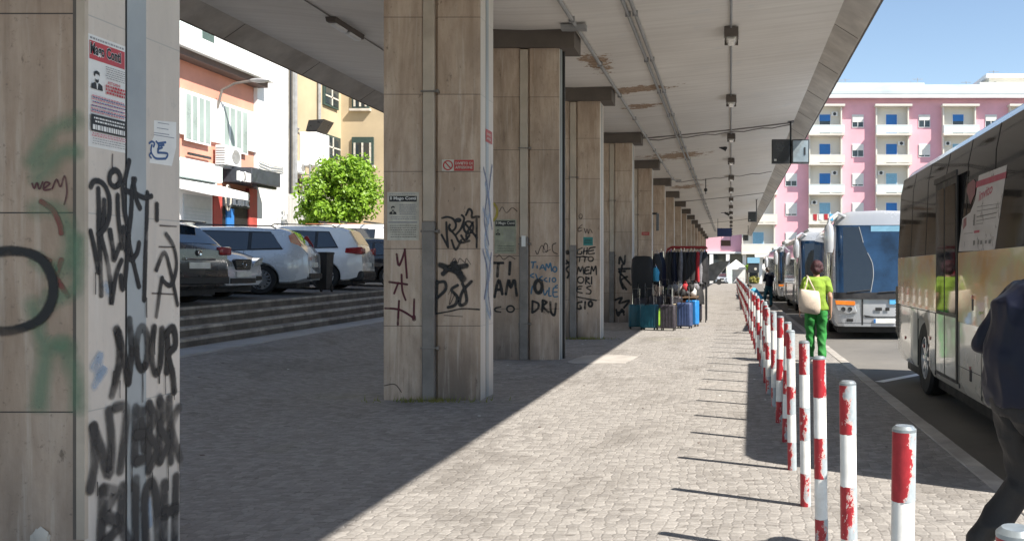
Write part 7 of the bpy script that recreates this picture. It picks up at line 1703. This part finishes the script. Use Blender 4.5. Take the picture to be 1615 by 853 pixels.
# ochre house: two wings meeting in an inner corner
oh = thing('ochre_house', 'weathered ochre stuccoed house with dark green shutters behind the tree', 'building'); OX = -22.0; oy = 22 * F / (VX - 538)
m1 = MB(); m1.prism([(OX - 8, 40.6), (OX, 40.6), (OX, oy), (OX + 16, oy), (OX + 16, oy + 9), (OX - 8, oy + 9)], (0, 0, 16), (0, 0, G - 1), (1, 0, 0), (0, 1, 0)); m1.build('wall', M['byellow'], oh, smooth=0)
def fwin(px0, px1, py0, py1, parent, mat=M['greenframe']):
    f = front(oy); a, b = f(px0, py1), f(px1, py0); m1 = MB(); m1.box(a.x - .1, b.x + .1, oy - .12, oy + .01, a.z - .12, b.z + .08); w_ = m1.build('window', mat, parent, smooth=0)
    m1 = MB(); m1.box(a.x, b.x, oy - .135, oy - .12, a.z, b.z - .25); m1.build('pane', M['winglass'], w_, smooth=0)
    m1 = MB(); 
    for x in (a.x + .06, (a.x + b.x) / 2, b.x - .06): m1.box(x - .05, x + .05, oy - .16, oy - .135, a.z, b.z - .25)
    m1.build('mullion', M['oldpaper'], w_, smooth=0); m1 = MB(); m1.box(a.x - .2, b.x + .2, oy - .25, oy, a.z - .25, a.z - .12); m1.build('sill', M['conc'], w_)
fwin(559, 587, 219, 258, oh); fwin(559, 580, 150, 169, oh); fwin(628, 655, 219, 258, oh)
OS = lambda px, py: (OX, OX * F / (px - VX), CZ + (VY - py) / F * (OX * F / (px - VX)))
for (p0, p1, q0, q1, nm_) in ((508, 531, 133, 165, 'window'), (508, 534, 210, 245, 'window')):
    a, b = OS(p0, q1), OS(p1, q1); m1 = MB(); m1.box(OX - .01, OX + .12, a[1], b[1], a[2], OS(p0, q0)[2]); w_ = m1.build('window', M['greenframe'], oh, smooth=0); m1 = MB(); m1.box(OX + .12, OX + .14, a[1] + .15, b[1] - .15, a[2] + .12, OS(p0, q0)[2] - .12); m1.build('pane', M['winglass'], w_, smooth=0)
    m1 = MB(); m1.box(OX + .14, OX + .17, (a[1] + b[1]) / 2 - .05, (a[1] + b[1]) / 2 + .05, a[2] + .1, OS(p0, q0)[2] - .1); m1.box(OX + .14, OX + .17, a[1] + .1, b[1] - .1, a[2] + .5, a[2] + .58); m1.build('mullion', M['oldpaper'], w_, smooth=0)
m1 = MB(); p = OS(500, 150); m1.tube([(OX + .12, p[1], G + 2), (OX + .12, p[1], 14)], .09, 8); m1.build('drain_pipe', M['conduit'], oh)
# white cabinet with floodlights above a dark porch
KX = -19.6; ky = ly(484, KX)
kb = thing('white_cabinet', 'white box cabin on brackets with a tilted dark panel on top beside the white tower', 'cabin'); f = front(43.2); a, b = f(472, 262), f(499, 208)
m1 = MB(); m1.box(a.x, b.x, 43.2, 44.6, a.z, b.z); m1.build('box', M['bwhite'], kb, bevel=.03); c_, d_ = f(482, 207), f(511, 188)
m1 = MB(); m1.prism([(c_.x, c_.z), (c_.x + .55, c_.z + .02), (d_.x, d_.z), (d_.x - .75, d_.z - .05)], (0, 1.1, 0), (0, 43.2, 0)); m1.build('tilted_panel', M['monitor'], kb)
m1 = MB(); a2, b2 = f(467, 292), f(500, 272); m1.tube([(a2.x, 43.2, a2.z), (b2.x, 43.2, a2.z)], .05, 6); m1.tube([(a2.x, 43.2, a2.z + .5), (b2.x, 43.2, a2.z + .5)], .04, 6); 
for px in (467, 478, 489, 500): p = f(px, 272); m1.tube([(p.x, 43.2, G), (p.x, 43.2, a.z + .1)], .05, 6)
m1.build('frame', M['conduit'], kb)
aircon('small air conditioner under the white cabin', f(470, 0).x, 43.0, f(0, 265).z, .8)
t = thing('floodlight', 'pale floodlight on an arm left of the white cabin', 'floodlight', (f(463, 0).x, 43, f(0, 200).z)); m1 = MB(); m1.box(-.35, .35, -.1, .1, -.15, .15, mat=Matrix.Rotation(R(42), 4, 'Y')); m1.build('lamp_head', M['conduit'], t); m1 = MB(); m1.tube([(0, 0, 0), (.1, .6, -.3), (0, 1.5, -.3)], .05, 6); m1.build('arm', M['conduit'], t)
# dark porch and white fence
f = front(44.0); pr_ = thing('porch', 'dark flat roofed porch behind the white fence', 'porch'); a, b = f(446, 350), f(488, 282); m1 = MB(); m1.box(a.x, b.x, 44, 47, b.z - .15, b.z); m1.build('roof', M['monitor'], pr_); m1 = MB(); m1.box(a.x + .1, b.x, 46.5, 46.8, G, b.z - .15); m1.build('back_wall', M['conc'], pr_)
for px in (447, 487): m1 = MB(); p = f(px, 0); m1.tube([(p.x, 44.1, G), (p.x, 44.1, b.z - .1)], .06, 6); m1.build('post', M['monitor'], pr_)
fn = thing('white_fence', 'white picket fence in front of the dark porch', 'fence'); f = front(41.0); a, b = f(453, 352), f(487, 306); m1 = MB(); n = 8
for i in range(n): x = a.x + (b.x - a.x) * i / (n - 1); m1.box(x - .06, x + .06, 41, 41.05, G, b.z)
m1.build('pickets', M['bwhite'], fn); m1 = MB(); m1.box(a.x - .1, b.x + .1, 41.05, 41.09, b.z - .3, b.z - .2); m1.box(a.x - .1, b.x + .1, 41.05, 41.09, G + .5, G + .6); m1.build('rail', M['bwhite'], fn)
for i, (mt, nm_) in enumerate((('redcloth', 'red'), ('black', 'black'), ('whitecloth', 'white'))):
    m1 = MB(); f = front(43.5); p = f(459 + i * 7, 300); m1.prism([(-.22, 0), (.22, 0), (.3, -.9), (-.3, -.9)], (0, .08, 0)); o = m1.build('washing', M[mt], bevel=.02); o.location = p; tag(o, '%s piece of washing hanging under the dark porch' % nm_, 'washing', 'washing under the porch')
m1 = MB(); f = front(43.5); m1.tube([f(447, 299.5), f(487, 299.5)], .012, 5); tag(m1.build('washing_line', M['conduit']), 'thin line carrying the washing under the porch', 'line')
# tree
f = front(38.5); c = f(541, 300)
leafy('citrus_tree', 'bright leafy round tree in the sun behind the white van', 'tree', (c.x, 38.5, G), (1.9, 1.6, 2.0), 12000, .12, 1.35, 3, clumps=52, rc=(.13, .32))
# low wall behind the lot and plants
m1 = MB(); m1.box(-17.5, -9.5, 43.5, 43.8, G - .5, G + 1.5); tag(m1.build('boundary_wall', M['bwhite2']), 'low cream wall behind the tree and the white van', 'wall')
leafy('wall_shrub', 'pale sunlit shrub hanging at the white tower foot', 'shrub', ((440 - VX) / F * 40.5, 40.6, G + .6), (.5, .35, .6), 600, .07, 0, 9, leaf_mat('pale_leaves', (.20, .30, .12), (.30, .42, .20), (.4, .5, .3)), clumps=7)
# dry weeds at the foot of the second pillar and by the fourth
for nm_, cx, cy, n in (('dry weeds tufts at the foot of the second pillar', -3.62, 10.58, 150), ('green weeds at the foot of the fourth pillar', -3.4, PY[3] - .12, 220)):
    m1 = MB(); rr = random.Random(n)
    for i in range(n):
        x = cx + rr.gauss(0, .28); y = cy + rr.uniform(-.10, .10); h_ = rr.uniform(.02, .085); a = rr.uniform(0, 6.28)
        m1.face([(x - .006, y, 0), (x + .006, y, 0), (x + math.cos(a) * .03, y + math.sin(a) * .02, h_)])
    tag(m1.build('weeds', M['grass'], smooth=0, fix=False), nm_, 'weeds', None, 'stuff')
# scattered litter specks on the pavement
rr = random.Random(21); m1 = MB()
for i in range(130):
    x, y = rr.uniform(-8, 1.6), rr.uniform(3, 32); s_ = rr.uniform(.008, .022); a = rr.uniform(0, 3); z = pave_z(x)
    m1.prism([(s_ * math.cos(a + q) * rr.uniform(.6, 1.2), s_ * math.sin(a + q)) for q in (0, 1.4, 2.9, 4.4)], (0, 0, .004), (x, y, z + .001), (1, 0, 0), (0, 1, 0), m=M['paper'] if rr.random() < .4 else M['brown_trim'])
tag(m1.build('litter', None, smooth=0), 'small bits of litter and cigarette ends scattered over the cobbles', 'litter', None, 'stuff')
